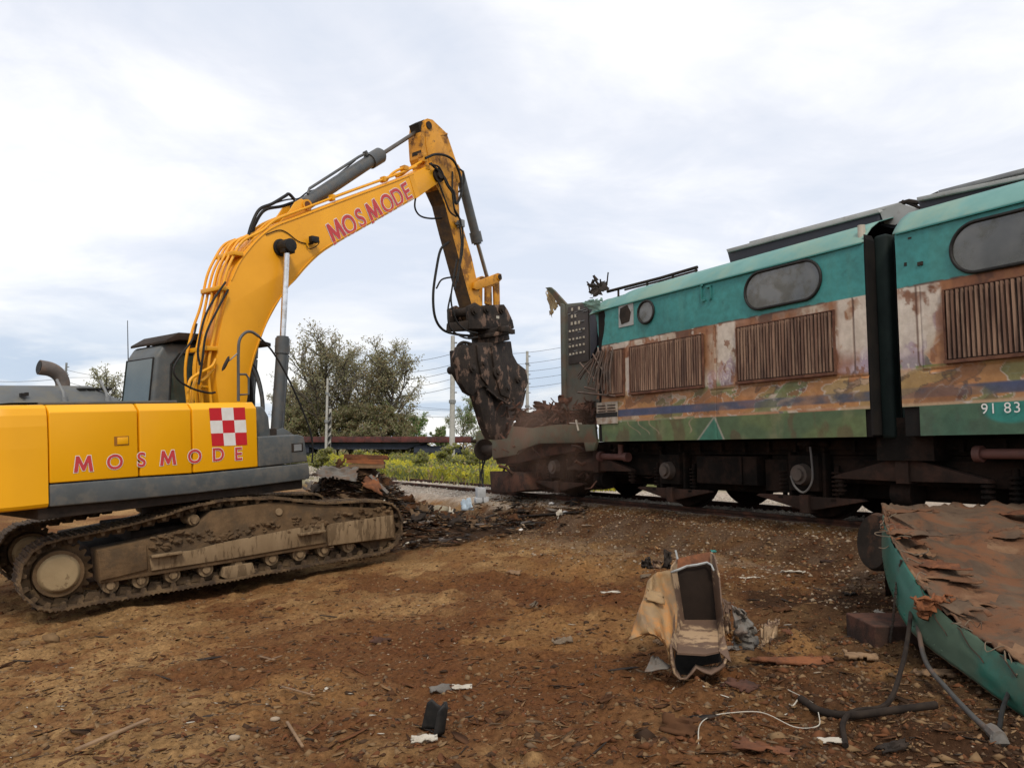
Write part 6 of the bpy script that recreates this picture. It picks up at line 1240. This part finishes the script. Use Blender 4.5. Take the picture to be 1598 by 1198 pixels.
stick([(1560, 1150, .0), (1568, 1120, .06), (1590, 1100, .14), (1620, 1090, .2)], .013, BLK, 'black_hose', 'thin black hose curling up at the right edge of the picture', 'hose', 8)
stick([(1090, 1165, 0), (1092, 1150, .01), (1108, 1130, .015), (1140, 1124, .01), (1190, 1126, .015), (1240, 1136, .01), (1275, 1145, .02), (1279, 1130, .03), (1268, 1105, .02), (1230, 1085, .01)], .003, PALE, 'white_wire', 'thin twisted white wire looping over the dark soil', 'wire', 5)
stick([(1232, 1100, 0), (1238, 1108, .02), (1246, 1102, .01)], .004, PALE, 'wire_end', 'tiny curled white wire end beside the dark pipe', 'wire', 5)
# debris heap behind the excavator
HC = at(545, 760, 15.6)
def heapz(X, Y): return 1.30*np.exp(-((X+3.2)/1.15)**2-((Y-15.7)/1.2)**2)+.38*np.exp(-((X+5.0)/1.8)**2-((Y-15.3)/1.2)**2)+.22*np.exp(-((X+1.2)/1.4)**2-((Y-14.6)/1.1)**2)
gx = np.linspace(-8.5, 1.2, 90); gy = np.linspace(12.9, 18.2, 56); P = []
for x_ in gx: P.append([np.array([x_, y_, float(ground(x_, y_))-.08+float(heapz(x_, y_))*(.7+.6*float(fbm(x_*2.2, y_*2.2, 4, 77)))]) for y_ in gy])
m = MB(); m.grid(P); build(m, 'heap_soil', STD, kind='stuff', label='dark rubble mound behind the excavator track', fix=False)
def heap_pts(r, n):
    X = r.normal(-3.0, 1.9, n); Y = r.normal(15.2, 1.0, n); X = np.clip(X, -8, 1.3); Y = np.clip(Y, 13.2, 17.6); return np.stack([X, Y, ground(X, Y)+heapz(X, Y)*.95+r.random(n)*.05], -1)
shards(7500, heap_pts, [DRK, GSCR, DUNC, BRK, DRK, DRK, STD, RUSTD, WDC, BRK, DRK, STP], 'heap_shards', 'shredded scrap and splinters covering the rubble mound', (.04, .34), 21, (.1, .55))
m = MB(); rr = random.Random(77); mats5 = [GSCR, DRK, BRK, PALE, DUNC]
for k in range(150):
    x_ = rr.gauss(-3.0, 1.9); y_ = rr.gauss(15.1, .85); x_ = max(-7.5, min(1.2, x_)); y_ = max(13.4, y_); c = np.array([x_, y_, float(ground(x_, y_))+float(heapz(x_, y_))+.02]); a = np.array([rr.uniform(.08, .34), rr.uniform(-.2, .2), rr.uniform(-.16, .16)]); b = np.array([rr.uniform(-.1, .1), rr.uniform(.03, .16), rr.uniform(-.05, .20)])
    sheet([c-a/2, c+a/2, c+a/2+b, c-a/2+b], 5, 4, .05, 2, k, .3, mb=m, mi=rr.choice((0, 1, 1, 1, 1, 2, 2, 2, 3, 4, 4)))
solid(build(m, 'heap_plates', mats5, kind='stuff', label='crumpled plates mixed into the rubble mound', smooth=25, fix=False), .008)
def hp(x, y, d_): return at(x, y, d_)
sheet_obj([hp(486, 742, 14.9), hp(556, 752, 14.7), hp(560, 728, 15.3), hp(500, 728, 15.2)], 'crumpled_grey_sheet', GSCR, None, nu=22, nv=12, amp=.10, seed=31, rag=.08, label='large crumpled grey sheet on the left of the scrap heap', cat='scrap sheet')
for k, (q0, q1, lb, mt) in enumerate((((538, 713), (606, 715), 'rusty red beam lying topmost on the scrap heap', RUST), ((542, 720), (600, 722), 'orange-brown beam, second from the top of the scrap heap', mat('orange_beam', (.33, .11, .035), (.2, .07, .03), 6, .8)), ((545, 728), (600, 728), 'pale brown board, third from the top of the scrap heap', WOOD))):
    a, b = hp(*q0, 15.5), hp(*q1, 15.2); m = MB(); fr_ = Fr(a, (b-a)/np.linalg.norm(b-a), [0, 1, 0], [0, 0, 1]); m.box(fr_, 0, float(np.linalg.norm(b-a)), -.1, .1, -.03, .03); m.box(fr_, 0, float(np.linalg.norm(b-a)), -.1, -.08, .032, .06); build(m, 'scrap_beam', mt, label=lb, cat='beam', smooth=0, bevel=.004)
m = MB(); a, b = hp(578, 742, 15.0), hp(606, 770, 14.7); m.tube([a, b], .04, 4); build(m, 'leaning_bar', GSCR, label='grey bar leaning down the right flank of the scrap heap', cat='bar', smooth=0)
sheet_obj([hp(562, 757, 14.8), hp(598, 772, 14.6), hp(590, 745, 14.9), hp(570, 742, 15.1)], 'bent_scrap_sheet', RUST, None, nu=8, nv=6, amp=.04, seed=35, label='small reddish panel on the right flank of the scrap heap', cat='scrap sheet')
m = MB(); fr_ = Fr(G(750, 785, 0), [.95, .3, 0], [-.3, .95, 0], [0, 0, 1]); m.box(fr_, -.10, .10, -.1, .1, .12, .34); m.box(fr_, -.14, .02, -.12, .06, 0, .12); m.box(fr_, .04, .17, -.1, .08, 0, .13); build(m, 'white_block', mat('dusty_white_block', (.48, .50, .52), (.36, .37, .38), 8, .7, bump=.2, bs=40), label='pale grey broken block standing under the hanging cables of the locomotive', cat='block', bevel=.015)
sheet_obj([G(718, 800, .02), G(738, 798, .02), G(734, 795, .22), G(720, 794, .18)], 'blue_white_rag', mat('blue_white_plastic', (.42, .52, .60), (.3, .36, .4), 8, .6), None, nu=8, nv=6, amp=.05, seed=36, label='crumpled bluish white rag left of the pale block', cat='rag')
m = MB(); c = G(683, 804, .12); m.blob(c, .20, 8, (1.5, 1, .75)); build(m, 'beige_lump', mat('beige_foam', (.30, .26, .18), (.2, .17, .12), 5, .9, bump=.4, bs=20), label='rounded beige lump in front of the scrap heap', cat='lump', smooth=60, bevel=.03)
for k, (x, y, lb) in enumerate(((686, 830, 'small white stone in front of the beige lump'), (812, 827, 'small white stone right of the white strip'), (881, 802, 'white plastic piece on the dark plank'), (861, 788, 'white shard under the locomotive frame'), (715, 826, 'dark lump right of the small white stone'))):
    m = MB(); m.blob(G(x, y, .03), .05, k+60, (1.3, 1, .8)); build(m, 'white_piece' if k < 4 else 'dark_lump', WHT if k < 4 else DRK, label=lb, cat='piece', smooth=0)
m = MB(); p = LO.w(1.9+3.2, -.9, -.1); m.blob(LO.w(4.55, -.9, -.08), .10, 7, (1.5, 1, .6)); build(m, 'white_bag', WHT, label='small white bag on the ballast seen under the locomotive', cat='bag', smooth=0)
sheet_obj([G(612, 846, .0), G(640, 850, .0), G(640, 838, .1), G(614, 836, .1)], 'muddy_plate', DUN, None, nu=8, nv=6, amp=.05, seed=38, label='muddy plate beside the front end of the near track', cat='plate')

# ================================================================== BACKGROUND
# oxide flat wagons on the far line
def wagon(x0, x1, Y, lab, mtd=REDW, mtu=BLUW, h=0):
    z0 = float(zg((x0+x1)/2, Y)); fr_ = Fr([x0, Y, z0+.15], [1, 0, 0], [0, 1, 0], [0, 0, 1]); W_ = x1-x0; e = empty('flat_wagon', [x0+W_/2, Y+1.3, z0+.15], lab, 'wagon', 'flat wagons on the far line')
    m = MB(); m.box(fr_, 0, W_, 0, 2.7, .98, 1.30+h); 
    for k in range(int(W_/1.0)): m.box(fr_, .3+k*1.0, .38+k*1.0, -.05, 0, 1.0, 1.28)
    build(m, 'deck', mtd, e, bevel=.01)
    m = MB(); m.prism(fr_, [(2.5, .98), (W_-2.5, .98), (W_-3.6, .60), (3.6, .60)], .3, .5); m.prism(fr_, [(2.5, .98), (W_-2.5, .98), (W_-3.6, .60), (3.6, .60)], 2.2, 2.4); build(m, 'girder', mtu, e)
    for bx_ in (1.9, W_-1.9):
        m = MB(); m.box(fr_, bx_-1.3, bx_+1.3, .3, .5, .40, .78); bg_ = build(m, 'bogie', mtu, e)
        for k in (-.9, .9):
            m = MB(); m.cyl(fr_.w(bx_+k, .55, .46), fr_.w(bx_+k, .68, .46), .46, seg=20); m.cyl(fr_.w(bx_+k, 2.0, .46), fr_.w(bx_+k, 2.13, .46), .46, seg=20); build(m, 'wheel', BLUW, bg_)
    for xx in (0, W_):
        m = MB(); sg = -1 if xx == 0 else 1
        for v in (.5, 2.2): m.cyl(fr_.w(xx, v, 1.05), fr_.w(xx+sg*.45, v, 1.05), .09, seg=10); m.cyl(fr_.w(xx+sg*.45, v, 1.05), fr_.w(xx+sg*.5, v, 1.05), .22, seg=14)
        build(m, 'buffers', DRK, e)
    return e
WY = 43.0
wagon(-14.6, -2.3, WY, 'oxide red flat wagon on the far line behind the weeds, the left one'); wagon(-30, -15.9, WY, 'oxide red flat wagon on the far line, hidden mostly behind the excavator'); 
wagon(-28, -15, WY+80, 'distant flat wagon far left') if False else None
# green wagon with a grey box at the end
e = empty('green_wagon', [-.2, WY+1, float(zg(0, WY))], 'dull green wagon with a grey box on it, half hidden behind the shear', 'wagon'); z0 = float(zg(0, WY))
fr_ = Fr([-2.0, WY, z0+.15], [1, 0, 0], [0, 1, 0], [0, 0, 1]); m = MB(); m.box(fr_, 0, 6, 0, 2.6, .95, 1.55); build(m, 'deck', OLIV, e, bevel=.02); m = MB(); m.box(fr_, .3, 2.6, .4, 2.2, 1.55, 2.1); build(m, 'box_load', GSCR, e, bevel=.02); m = MB(); m.box(fr_, .3, 5.5, .3, 2.2, .4, .94); build(m, 'underframe', BLUW, e)
rr = random.Random(3)
m = MB()
FX = Fr([0, 0, 0], [1, 0, 0], [0, 1, 0], [0, 0, 1])
o = rail(Fr([-40, WY+.65, float(zg(-6, WY))+.17], [1, 0, 0], [0, 1, 0], [0, 0, 1]), 0, 90, 0, lab='near rail of the far line under the flat wagons', grp='rails of the far line'); rail(Fr([-40, WY+2.1, float(zg(-6, WY))+.17], [1, 0, 0], [0, 1, 0], [0, 0, 1]), 0, 90, 0, lab='farther rail of the far line under the flat wagons', grp='rails of the far line')
# catenary masts
def mast(x, yb, yt, dep, r0, r1, label, mt=CONC, arm=None, seg=10, name='catenary_mast', stripe=False):
    a = at(x, yb, dep); b = at(x, yt, dep); a[2] = float(zg(a[0], a[1]))-.1; b[0] = a[0]; e = empty(name, a, label, 'mast', 'concrete catenary masts'); m = MB(); 
    zm = a[2]+(b[2]-a[2])*.5; m.tube([a, [a[0], a[1], zm], b], [r0, (r0+r1)/2, r1], seg); build(m, 'pole', mt, e)
    m = MB(); m.cyl([a[0], a[1], zm-.08], [a[0], a[1], zm+.08], (r0+r1)/2+.05, seg=seg); m.cyl([a[0], a[1], b[2]-.9], [a[0], a[1], b[2]-.8], r1+.05, seg=seg)
    for k in range(5): zi = b[2]-.35-k*.62; m.box(Fr([a[0], a[1], zi], [1, 0, 0], [0, 1, 0], [0, 0, 1]), -.05, .22, -.05, .05, -.03, .03)
    build(m, 'bands', GALV, e)
    if arm:
        m = MB(); zz = a[2]+arm[0]; m.tube([[a[0], a[1], zz], [a[0]+arm[1], a[1], zz+.1]], .035, 6); m.tube([[a[0], a[1], zz+.7], [a[0]+arm[1]*.7, a[1], zz+.12]], .02, 6); m.tube(spline([[a[0]+arm[1]*.55, a[1], zz+.05], [a[0]+arm[1]*1.0, a[1], zz-.12], [a[0]+arm[1]*1.12, a[1], zz-.45]], 5), .025, 6); m.tube([[a[0]+arm[1]*.72, a[1], zz], [a[0]+arm[1]*.72, a[1], zz+.5]], .03, 6); build(m, 'cantilever', GALV, e)
    if stripe:
        m = MB(); 
        for k in range(5):
            z1 = a[2]+.9+k*.42; m.pris3([[a[0]+.11, a[1]-.1, z1], [a[0]+.24, a[1]-.1, z1+.15], [a[0]+.24, a[1]-.1, z1+.32], [a[0]+.11, a[1]-.1, z1+.16]], [[a[0]+.11, a[1], z1], [a[0]+.24, a[1], z1+.15], [a[0]+.24, a[1], z1+.32], [a[0]+.11, a[1], z1+.16]])
        build(m, 'striped_plate', BLK, e, smooth=0); m = MB(); m.box(Fr([a[0]+.19, a[1]+.02, a[2]+2.0], [1, 0, 0], [0, 1, 0], [0, 0, 1]), -.08, .06, 0, .02, -1.2, 1.1); build(m, 'plate_ground', CONC, e, smooth=0)
    return e
mast(705.5, 697, 524, 38, .15, .10, 'tall pale concrete mast standing just left of the shear')
mast(823, 700, 548, 52, .13, .09, 'thin concrete mast between the shear and the locomotive front')
mast(509, 697, 590, 42.5, .09, .06, 'pale mast with a black and white striped plate in front of the trees', CONC, stripe=True)
mast(100, 640, 566, 62, .10, .08, 'thin mast with a bracket rising behind the engine hood', GALV, arm=(6.2, 2.9))
mast(640, 690, 634, 120, .12, .08, 'small distant mast with a cantilever arm right of the big trees', GALV, arm=(6.4, 3.2))
def wire(p, q_, lab, sag=.25, r=.010):
    p, q_ = np.array(p), np.array(q_); pts = [p+(q_-p)*t-np.array([0, 0, sag*4*t*(1-t)]) for t in np.linspace(0, 1, 13)]; m = MB(); m.tube(pts, r, 5); build(m, 'overhead_wire', DRK, label=lab, cat='wire', group='overhead wires')
wn_ = ['topmost', 'second from the top', 'third from the top', 'fourth from the top', 'fifth from the top', 'sixth and lowest of the upper set']
for k, (yl, ym, yr) in enumerate(((560, 552, 537), (575, 569, 554), (588, 579, 568), (600, 591, 580), (612, 604, 593))):
    wire(at(560, yl+3, 38), at(705.5, ym, 38), wn_[k]+' of the overhead wires left of the pale concrete mast'); wire(at(705.5, ym, 38), at(900, yr, 44), wn_[k]+' of the overhead wires right of the pale concrete mast')
for k, (y0, y1) in enumerate(((638, 640), (650, 648), (633, 641))): wire(at(630, y0, 90), at(760, y1, 90), ['upper', 'lower', 'slanting'][k]+' contact wire in the far distance left of the shear', .1, .018)
wire(at(-40, 593, 60), at(100, 590, 60), 'thin wire behind the engine hood running left from the mast', .2, .016); wire(at(100, 576, 62), at(170, 588, 62), 'thin stay wire slanting right from the mast behind the hood', .1, .014); wire(at(100, 589, 62), at(240, 583, 62), 'thin wire behind the cab running right from the mast', .1, .014)
# ---- trees
def leaves_mesh(C, size, r, name, mats, parent, seed=0, flatness=.5):
    n = len(C); an = r.uniform(0, 6.28, n); el = r.uniform(-1.2, 1.2, n); ax = np.stack([np.cos(an)*np.cos(el), np.sin(an)*np.cos(el), np.sin(el)], -1); rv = r.normal(size=(n, 3)); bx_ = np.cross(ax, rv); bx_ /= np.linalg.norm(bx_, axis=1)[:, None]
    s_ = size*(.6+.8*r.random(n))[:, None]; pts = np.stack([C-ax*s_, C+bx_*s_*.42, C+ax*s_, C-bx_*s_*.42], 1); p = parent
    while p.parent: p = p.parent
    pts = pts-np.array(p.location)
    F_ = np.arange(n*4).reshape(n, 4); me = bpy.data.meshes.new(name); me.vertices.add(n*4); me.vertices.foreach_set('co', pts.astype(np.float32).ravel()); me.loops.add(n*4); me.loops.foreach_set('vertex_index', F_.astype(np.int32).ravel()); me.polygons.add(n); me.polygons.foreach_set('loop_start', np.arange(0, n*4, 4, dtype=np.int32)); me.update()
    for mt in mats: me.materials.append(mt)
    me.polygons.foreach_set('material_index', r.integers(0, len(mats), n).astype(np.int32)); o = bpy.data.objects.new(name, me); COL.objects.link(o); o.parent = parent; return o
def tree(x, y, h, spread, label, seed, mats, nl=9, leaf=.075, dens=1.0, kind='tree', trunk=.16, lean=0, first=.12):
    r = np.random.default_rng(seed); z0 = float(zg(x, y)); root = empty('tree' if kind == 'tree' else 'shrub', [x, y, z0], label, kind, 'trees beyond the far line' if kind == 'tree' else 'far shrubs')
    m = MB(); tips = []
    def branch(p, d_, L_, rad, lvl):
        pts = [p]; n = 5
        for i in range(n): d_ = d_+r.normal(0, .14, 3)*(1 if lvl else .5)+np.array([0, 0, .05 if lvl < 3 else -.02]); d_ /= np.linalg.norm(d_); pts.append(pts[-1]+d_*L_/n)
        m.tube(pts, [rad*(1-.75*i/n)+.004 for i in range(n+1)], 6 if lvl < 2 else 4, cap=False)
        if lvl >= 2: tips.extend(pts[2:])
        if lvl >= 3: return
        k = [nl, 5, 4][lvl]
        for i in range(k):
            t = (first if lvl == 0 else .25)+(1-(first if lvl == 0 else .25))*(i+r.random())/k; idx = min(n-1, int(t*n)); q_ = pts[idx]+(pts[idx+1]-pts[idx])*(t*n-idx)
            a = r.uniform(0, 6.28); sp_ = spread*(1.0 if lvl else 1.0); dn = np.array([math.cos(a)*sp_, math.sin(a)*sp_, r.uniform(.35, 1.0) if lvl == 0 else r.uniform(-.1, .8)]); dn = dn/np.linalg.norm(dn)*.75+d_*.45; dn /= np.linalg.norm(dn)
            branch(q_, dn, L_*(.62-.22*t if lvl == 0 else .58)*r.uniform(.8, 1.15), rad*(.5 if lvl == 0 else .5), lvl+1)
    branch(np.array([x, y, z0-.1]), np.array([lean, 0, 1.0]), h*.88, trunk, 0)
    build(m, 'trunk', BARK, root, smooth=50, fix=False)
    T = np.array(tips); C = T[r.integers(0, len(T), int(len(T)*6*dens))]; C = C+r.normal(0, .15*h/6, C.shape); keep = C[:, 2] > z0+.2
    leaves_mesh(C[keep], leaf, r, 'crown', mats, root); return root
def tx_(px_, dep): return at(px_, 690, dep)[0]
tree(tx_(500, 47), 47, 6.3, .74, 'big grey-green tree beyond the far line, nearest to the boom cylinder', 3, [LF1, LF2, LF1, LF3], 16, .07, .95, first=.03)
tree(tx_(548, 48), 48, 5.9, .8, 'sparse grey-green tree beyond the far line, middle one of the group', 14, [LF1, LF1, LF2, LF3], 16, .07, .9, first=.03)
tree(tx_(603, 47), 47, 5.9, .95, 'olive-brown tree beyond the far line, right one of the group', 25, [LF2, LF1, LF3, LF1], 16, .075, 1.15, lean=.12, first=.03)
tree(tx_(472, 49), 49, 4.0, .7, 'low bushy tree behind the grey boom cylinder', 36, [LF1, LF1, LF2], 14, .075, 1.2, first=.03)
tree(tx_(183, 42), 42, 4.3, .42, 'thin-leaved tree peeking out left of the cab', 47, [LF1, LF3, LF1], 10, .07, .6, first=.1)
for k, (px_, dep, h, sp_, mm, lb, kd) in enumerate(((652, 100, 4.6, 1.0, [LF4, LF4, LF1], 'bright green round shrub in the distance right of the big trees', 'shrub'), (725, 90, 5.6, .9, [LF3, LF4, LF1], 'pale feathery tree in the distance behind the tall mast', 'tree'), (690, 100, 3.0, .9, [LF1, LF4], 'low distant shrub left of the tall mast', 'shrub'), (625, 95, 2.6, 1., [LF1, LF3], 'low grey-green shrub at the foot of the big trees', 'shrub'), (752, 110, 3.0, 1., [LF1, LF3], 'low distant shrub just left of the shear jaw', 'shrub'), (860, 60, 2.6, 1., [LF1, LF4], 'shrub behind the locomotive front', 'shrub'))):
    tree(tx_(px_, dep), dep, h, sp_, lb, 60+k, mm, 8, .14 if kd == 'shrub' else .11, .9, kd, .10, first=.05)
for k, (px_, dep, h, lb) in enumerate(((462, 45.8, 2.6, 'undergrowth bush at the far left foot of the big trees'), (492, 46.0, 3.0, 'undergrowth bush right behind the striped mast'), (528, 46.2, 2.8, 'undergrowth bush between the left and middle big trees'), (566, 46, 3.0, 'undergrowth bush under the middle big tree'), (598, 45.8, 2.9, 'undergrowth bush under the right big tree'), (630, 46, 2.2, 'undergrowth bush at the right foot of the big trees'))):
    tree(tx_(px_, dep), dep, h, 1.5, lb, 140+k, [LF1, LF2, LF1, WG3], 12, .075, 1.0, 'shrub', .05, first=.0)
for k, (x_, y_, h_) in enumerate(((-47, 2.0, 11.5), (-50, 6.2, 8.5), (-46, -2.5, 12.5))): tree(x_, y_, h_, .8, ['tall tree at the left edge of the yard, mirrored in the rear oval window', 'lower tree at the left edge of the yard behind the excavator', 'tallest tree at the left edge of the yard, level with the camera'][k], 200+k, [LF1, LF2, LF3], 14, .14, 1.0, first=.05)
# far hazy tree line
m = MB(); r = np.random.default_rng(5)
for (X0, X1, Yd, hh, n) in ((-260, 260, 330, 5.5, 900),):
    C = np.stack([r.uniform(X0, X1, n*26), r.normal(Yd, 8, n*26), np.abs(r.normal(0, 1, n*26))*hh*.35], -1); C[:, 2] = C[:, 2]*(.4+1.3*fbm(C[:, 0]*.03, C[:, 0]*0, 3, 5))+zg(C[:, 0], C[:, 1]); keep = C[:, 2] < 7
    root = empty('far_treeline', [0, Yd, 0], 'low line of far trees on the horizon', 'treeline'); o = leaves_mesh(C[keep], .9, r, 'foliage', [LF1, LF2], root); o['kind'] = 'stuff'; root['kind'] = 'stuff'
# ---- weeds
def tuft_field(n, name, label, mats, fn, h0, h1, blades=7, seed=1, w_=.02, spread=.12):
    r = np.random.default_rng(seed); P = fn(r, n); n = len(P); Vs = []; 
    k = blades; base = np.repeat(P, k, 0)+np.concatenate([r.normal(0, spread, (n*k, 2)), np.zeros((n*k, 1))], 1); hh = np.repeat(h0+(h1-h0)*r.random(n)**1.5, k)*(.5+.7*r.random(n*k)); an = r.uniform(0, 6.28, n*k); ln = r.uniform(.1, .55, n*k)
    d_ = np.stack([np.cos(an)*ln, np.sin(an)*ln, np.ones(n*k)], -1); sd_ = np.stack([-np.sin(an), np.cos(an), np.zeros(n*k)], -1)*w_
    mid = base+d_*hh[:, None]*.5; tip = base+d_*np.array([1.5, 1.5, .95])*hh[:, None]; Vv = np.stack([base-sd_*.5, base+sd_*.5, mid+sd_, tip, mid-sd_], 1)
    N_ = n*k; F_ = np.arange(N_*5).reshape(N_, 5); me = bpy.data.meshes.new(name); me.vertices.add(N_*5); me.vertices.foreach_set('co', Vv.astype(np.float32).ravel()); me.loops.add(N_*5); me.loops.foreach_set('vertex_index', F_.astype(np.int32).ravel()); me.polygons.add(N_); me.polygons.foreach_set('loop_start', np.arange(0, N_*5, 5, dtype=np.int32)); me.update()
    for mt in mats: me.materials.append(mt)
    me.polygons.foreach_set('material_index', np.repeat(r.integers(0, len(mats), n), k).astype(np.int32)); o = bpy.data.objects.new(name, me); COL.objects.link(o); tag(o, label, kind='stuff'); return o
def f_weed(r, n, q0=11.0, y0=22, y1=42):
    Y = r.uniform(y0, y1, n); X = r.uniform(-16, 3, n); q = qd(X, Y)+r.normal(0, .3, n); k = (q > q0); return on_ground(X[k], Y[k], 0)
tuft_field(16000, 'weeds', 'yellow-green weeds on the strip between the two lines', [WG1, WG1, WG3, WG3, WG4], f_weed, .14, .42, 9, 5, .014, .18)
rg2 = np.random.default_rng(91); P0 = f_weed(rg2, 95000, 11.2, 21.5, 41); hm = .18+.80*fbm(P0[:, 0]*.55, P0[:, 1]*.55, 3, 95); P0[:, 2] += hm*rg2.random(len(P0))**.7*.85; yl = fbm(P0[:, 0]*.7, P0[:, 1]*.7, 3, 97)+ss(27, 23, P0[:, 1])*.14
wr2 = empty('weed_leaves', [0, 0, 0], 'leafy mass of the weeds between the two lines', None); wr2['kind'] = 'stuff'
for nm_, kp, mm_ in (('yellow_leaves', yl > .57, [WG2, WG2, WG1]), ('green_leaves', yl <= .57, [WG1, WG3, WG3, WG4])): o_ = leaves_mesh(P0[kp], .065, rg2, nm_, mm_, wr2); o_['kind'] = 'stuff'
def f_yel(r, n):
    Y = r.uniform(21.5, 32, n); X = r.uniform(-11, 3, n); q = qd(X, Y); k = (q > 11.2) & (q < 14.2) & (fbm(X*.9, Y*.9, 2, 9) > .34); return on_ground(X[k], Y[k], 0)
tuft_field(6500, 'yellow_flowering_weeds', 'bright yellow flowering weeds along the edge of the ballast', [WG2, WG1, WG2, WG1], f_yel, .18, .48, 11, 6, .016, .18)
# a few shrubs standing out of the weeds, each a thing
for k, (px_, dep, h, lb) in enumerate(((700, 28, 1.15, 'round grey-green bush in the weeds before the tall mast'), (660, 31, .9, 'small bush in the weeds right of the striped mast'), (560, 33, .9, 'small bush in the weeds in front of the middle tree'), (740, 29, 1.0, 'bush in the weeds beside the locomotive buffer'), (505, 34, .9, 'small bush in the weeds beside the excavator tool box'))):
    tree(tx_(px_, dep), dep, h, 1.5, lb, 80+k, [WG3, WG1, LF1], 9, .045, 1.6, 'shrub', .02, first=.0)
def f_far(r, n): X = r.uniform(-45, 40, n); Y = r.uniform(46, 110, n); return on_ground(X, Y, 0)
tuft_field(9000, 'far_grass', 'low grass on the plain beyond the far line', [WG3, WG4, WG1], f_far, .2, .7, 6, 7, .06, .4)
# ---- brown dust thrown up where the shear bites
m = MB(); c = LO.p(862, 684, .3); U_ = []
for i in range(13):
    row = []
    for j in range(24): th_ = math.pi*i/12; ph_ = 2*math.pi*j/24; row.append(c+np.array([1.5*math.sin(th_)*math.cos(ph_), .9*math.sin(th_)*math.sin(ph_), 1.25*math.cos(th_)+.0]))
    U_.append(row+[row[0]])
m = MB(); bm_i = bmesh.new(); bmesh.ops.create_icosphere(bm_i, subdivisions=3, radius=1.0); bm_i.verts.ensure_lookup_table(); m.add([c+np.array(v.co)*np.array([1.5, .9, 1.25]) for v in bm_i.verts], [tuple(v.index for v in f.verts) for f in bm_i.faces]); bm_i.free(); dm = bpy.data.materials.new('dust_haze'); dm.use_nodes = True; t = dm.node_tree; n = t.nodes; l = t.links; n.clear()
o_ = n.new('ShaderNodeOutputMaterial'); v_ = n.new('ShaderNodeVolumePrincipled'); v_.inputs['Color'].default_value = (.62, .40, .30, 1); v_.inputs['Anisotropy'].default_value = .2
tcn = n.new('ShaderNodeTexCoord'); nz = n.new('ShaderNodeTexNoise'); nz.inputs['Scale'].default_value = 1.3; nz.inputs['Detail'].default_value = 3; l.new(tcn.outputs['Object'], nz.inputs['Vector'])
gd = n.new('ShaderNodeVectorMath'); gd.operation = 'LENGTH'; mp_ = n.new('ShaderNodeMapping'); mp_.inputs['Location'].default_value = (0, 0, -.95); mp_.inputs['Scale'].default_value = (1/1.45, 1/.88, 1/1.2)
l.new(tcn.outputs['Object'], mp_.inputs[0]); mp_.inputs['Location'].default_value = (0, 0, -1.04); l.new(mp_.outputs[0], gd.inputs[0])
mr2 = n.new('ShaderNodeMapRange'); l.new(gd.outputs['Value'], mr2.inputs[0]); mr2.inputs[1].default_value = .15; mr2.inputs[2].default_value = 1.0; mr2.inputs[3].default_value = 1.0; mr2.inputs[4].default_value = 0.0
mr3 = n.new('ShaderNodeMapRange'); l.new(nz.outputs['Fac'], mr3.inputs[0]); mr3.inputs[1].default_value = .42; mr3.inputs[2].default_value = .68; mr3.inputs[3].default_value = 0.05; mr3.inputs[4].default_value = 0.8
mm2 = n.new('ShaderNodeMath'); mm2.operation = 'MULTIPLY'; l.new(mr2.outputs[0], mm2.inputs[0]); l.new(mr3.outputs[0], mm2.inputs[1]); l.new(mm2.outputs[0], v_.inputs['Density']); l.new(v_.outputs[0], o_.inputs['Volume'])
build(m, 'dust_cloud', dm, label='thin brown dust hanging where the shear bites the locomotive', kind='stuff')
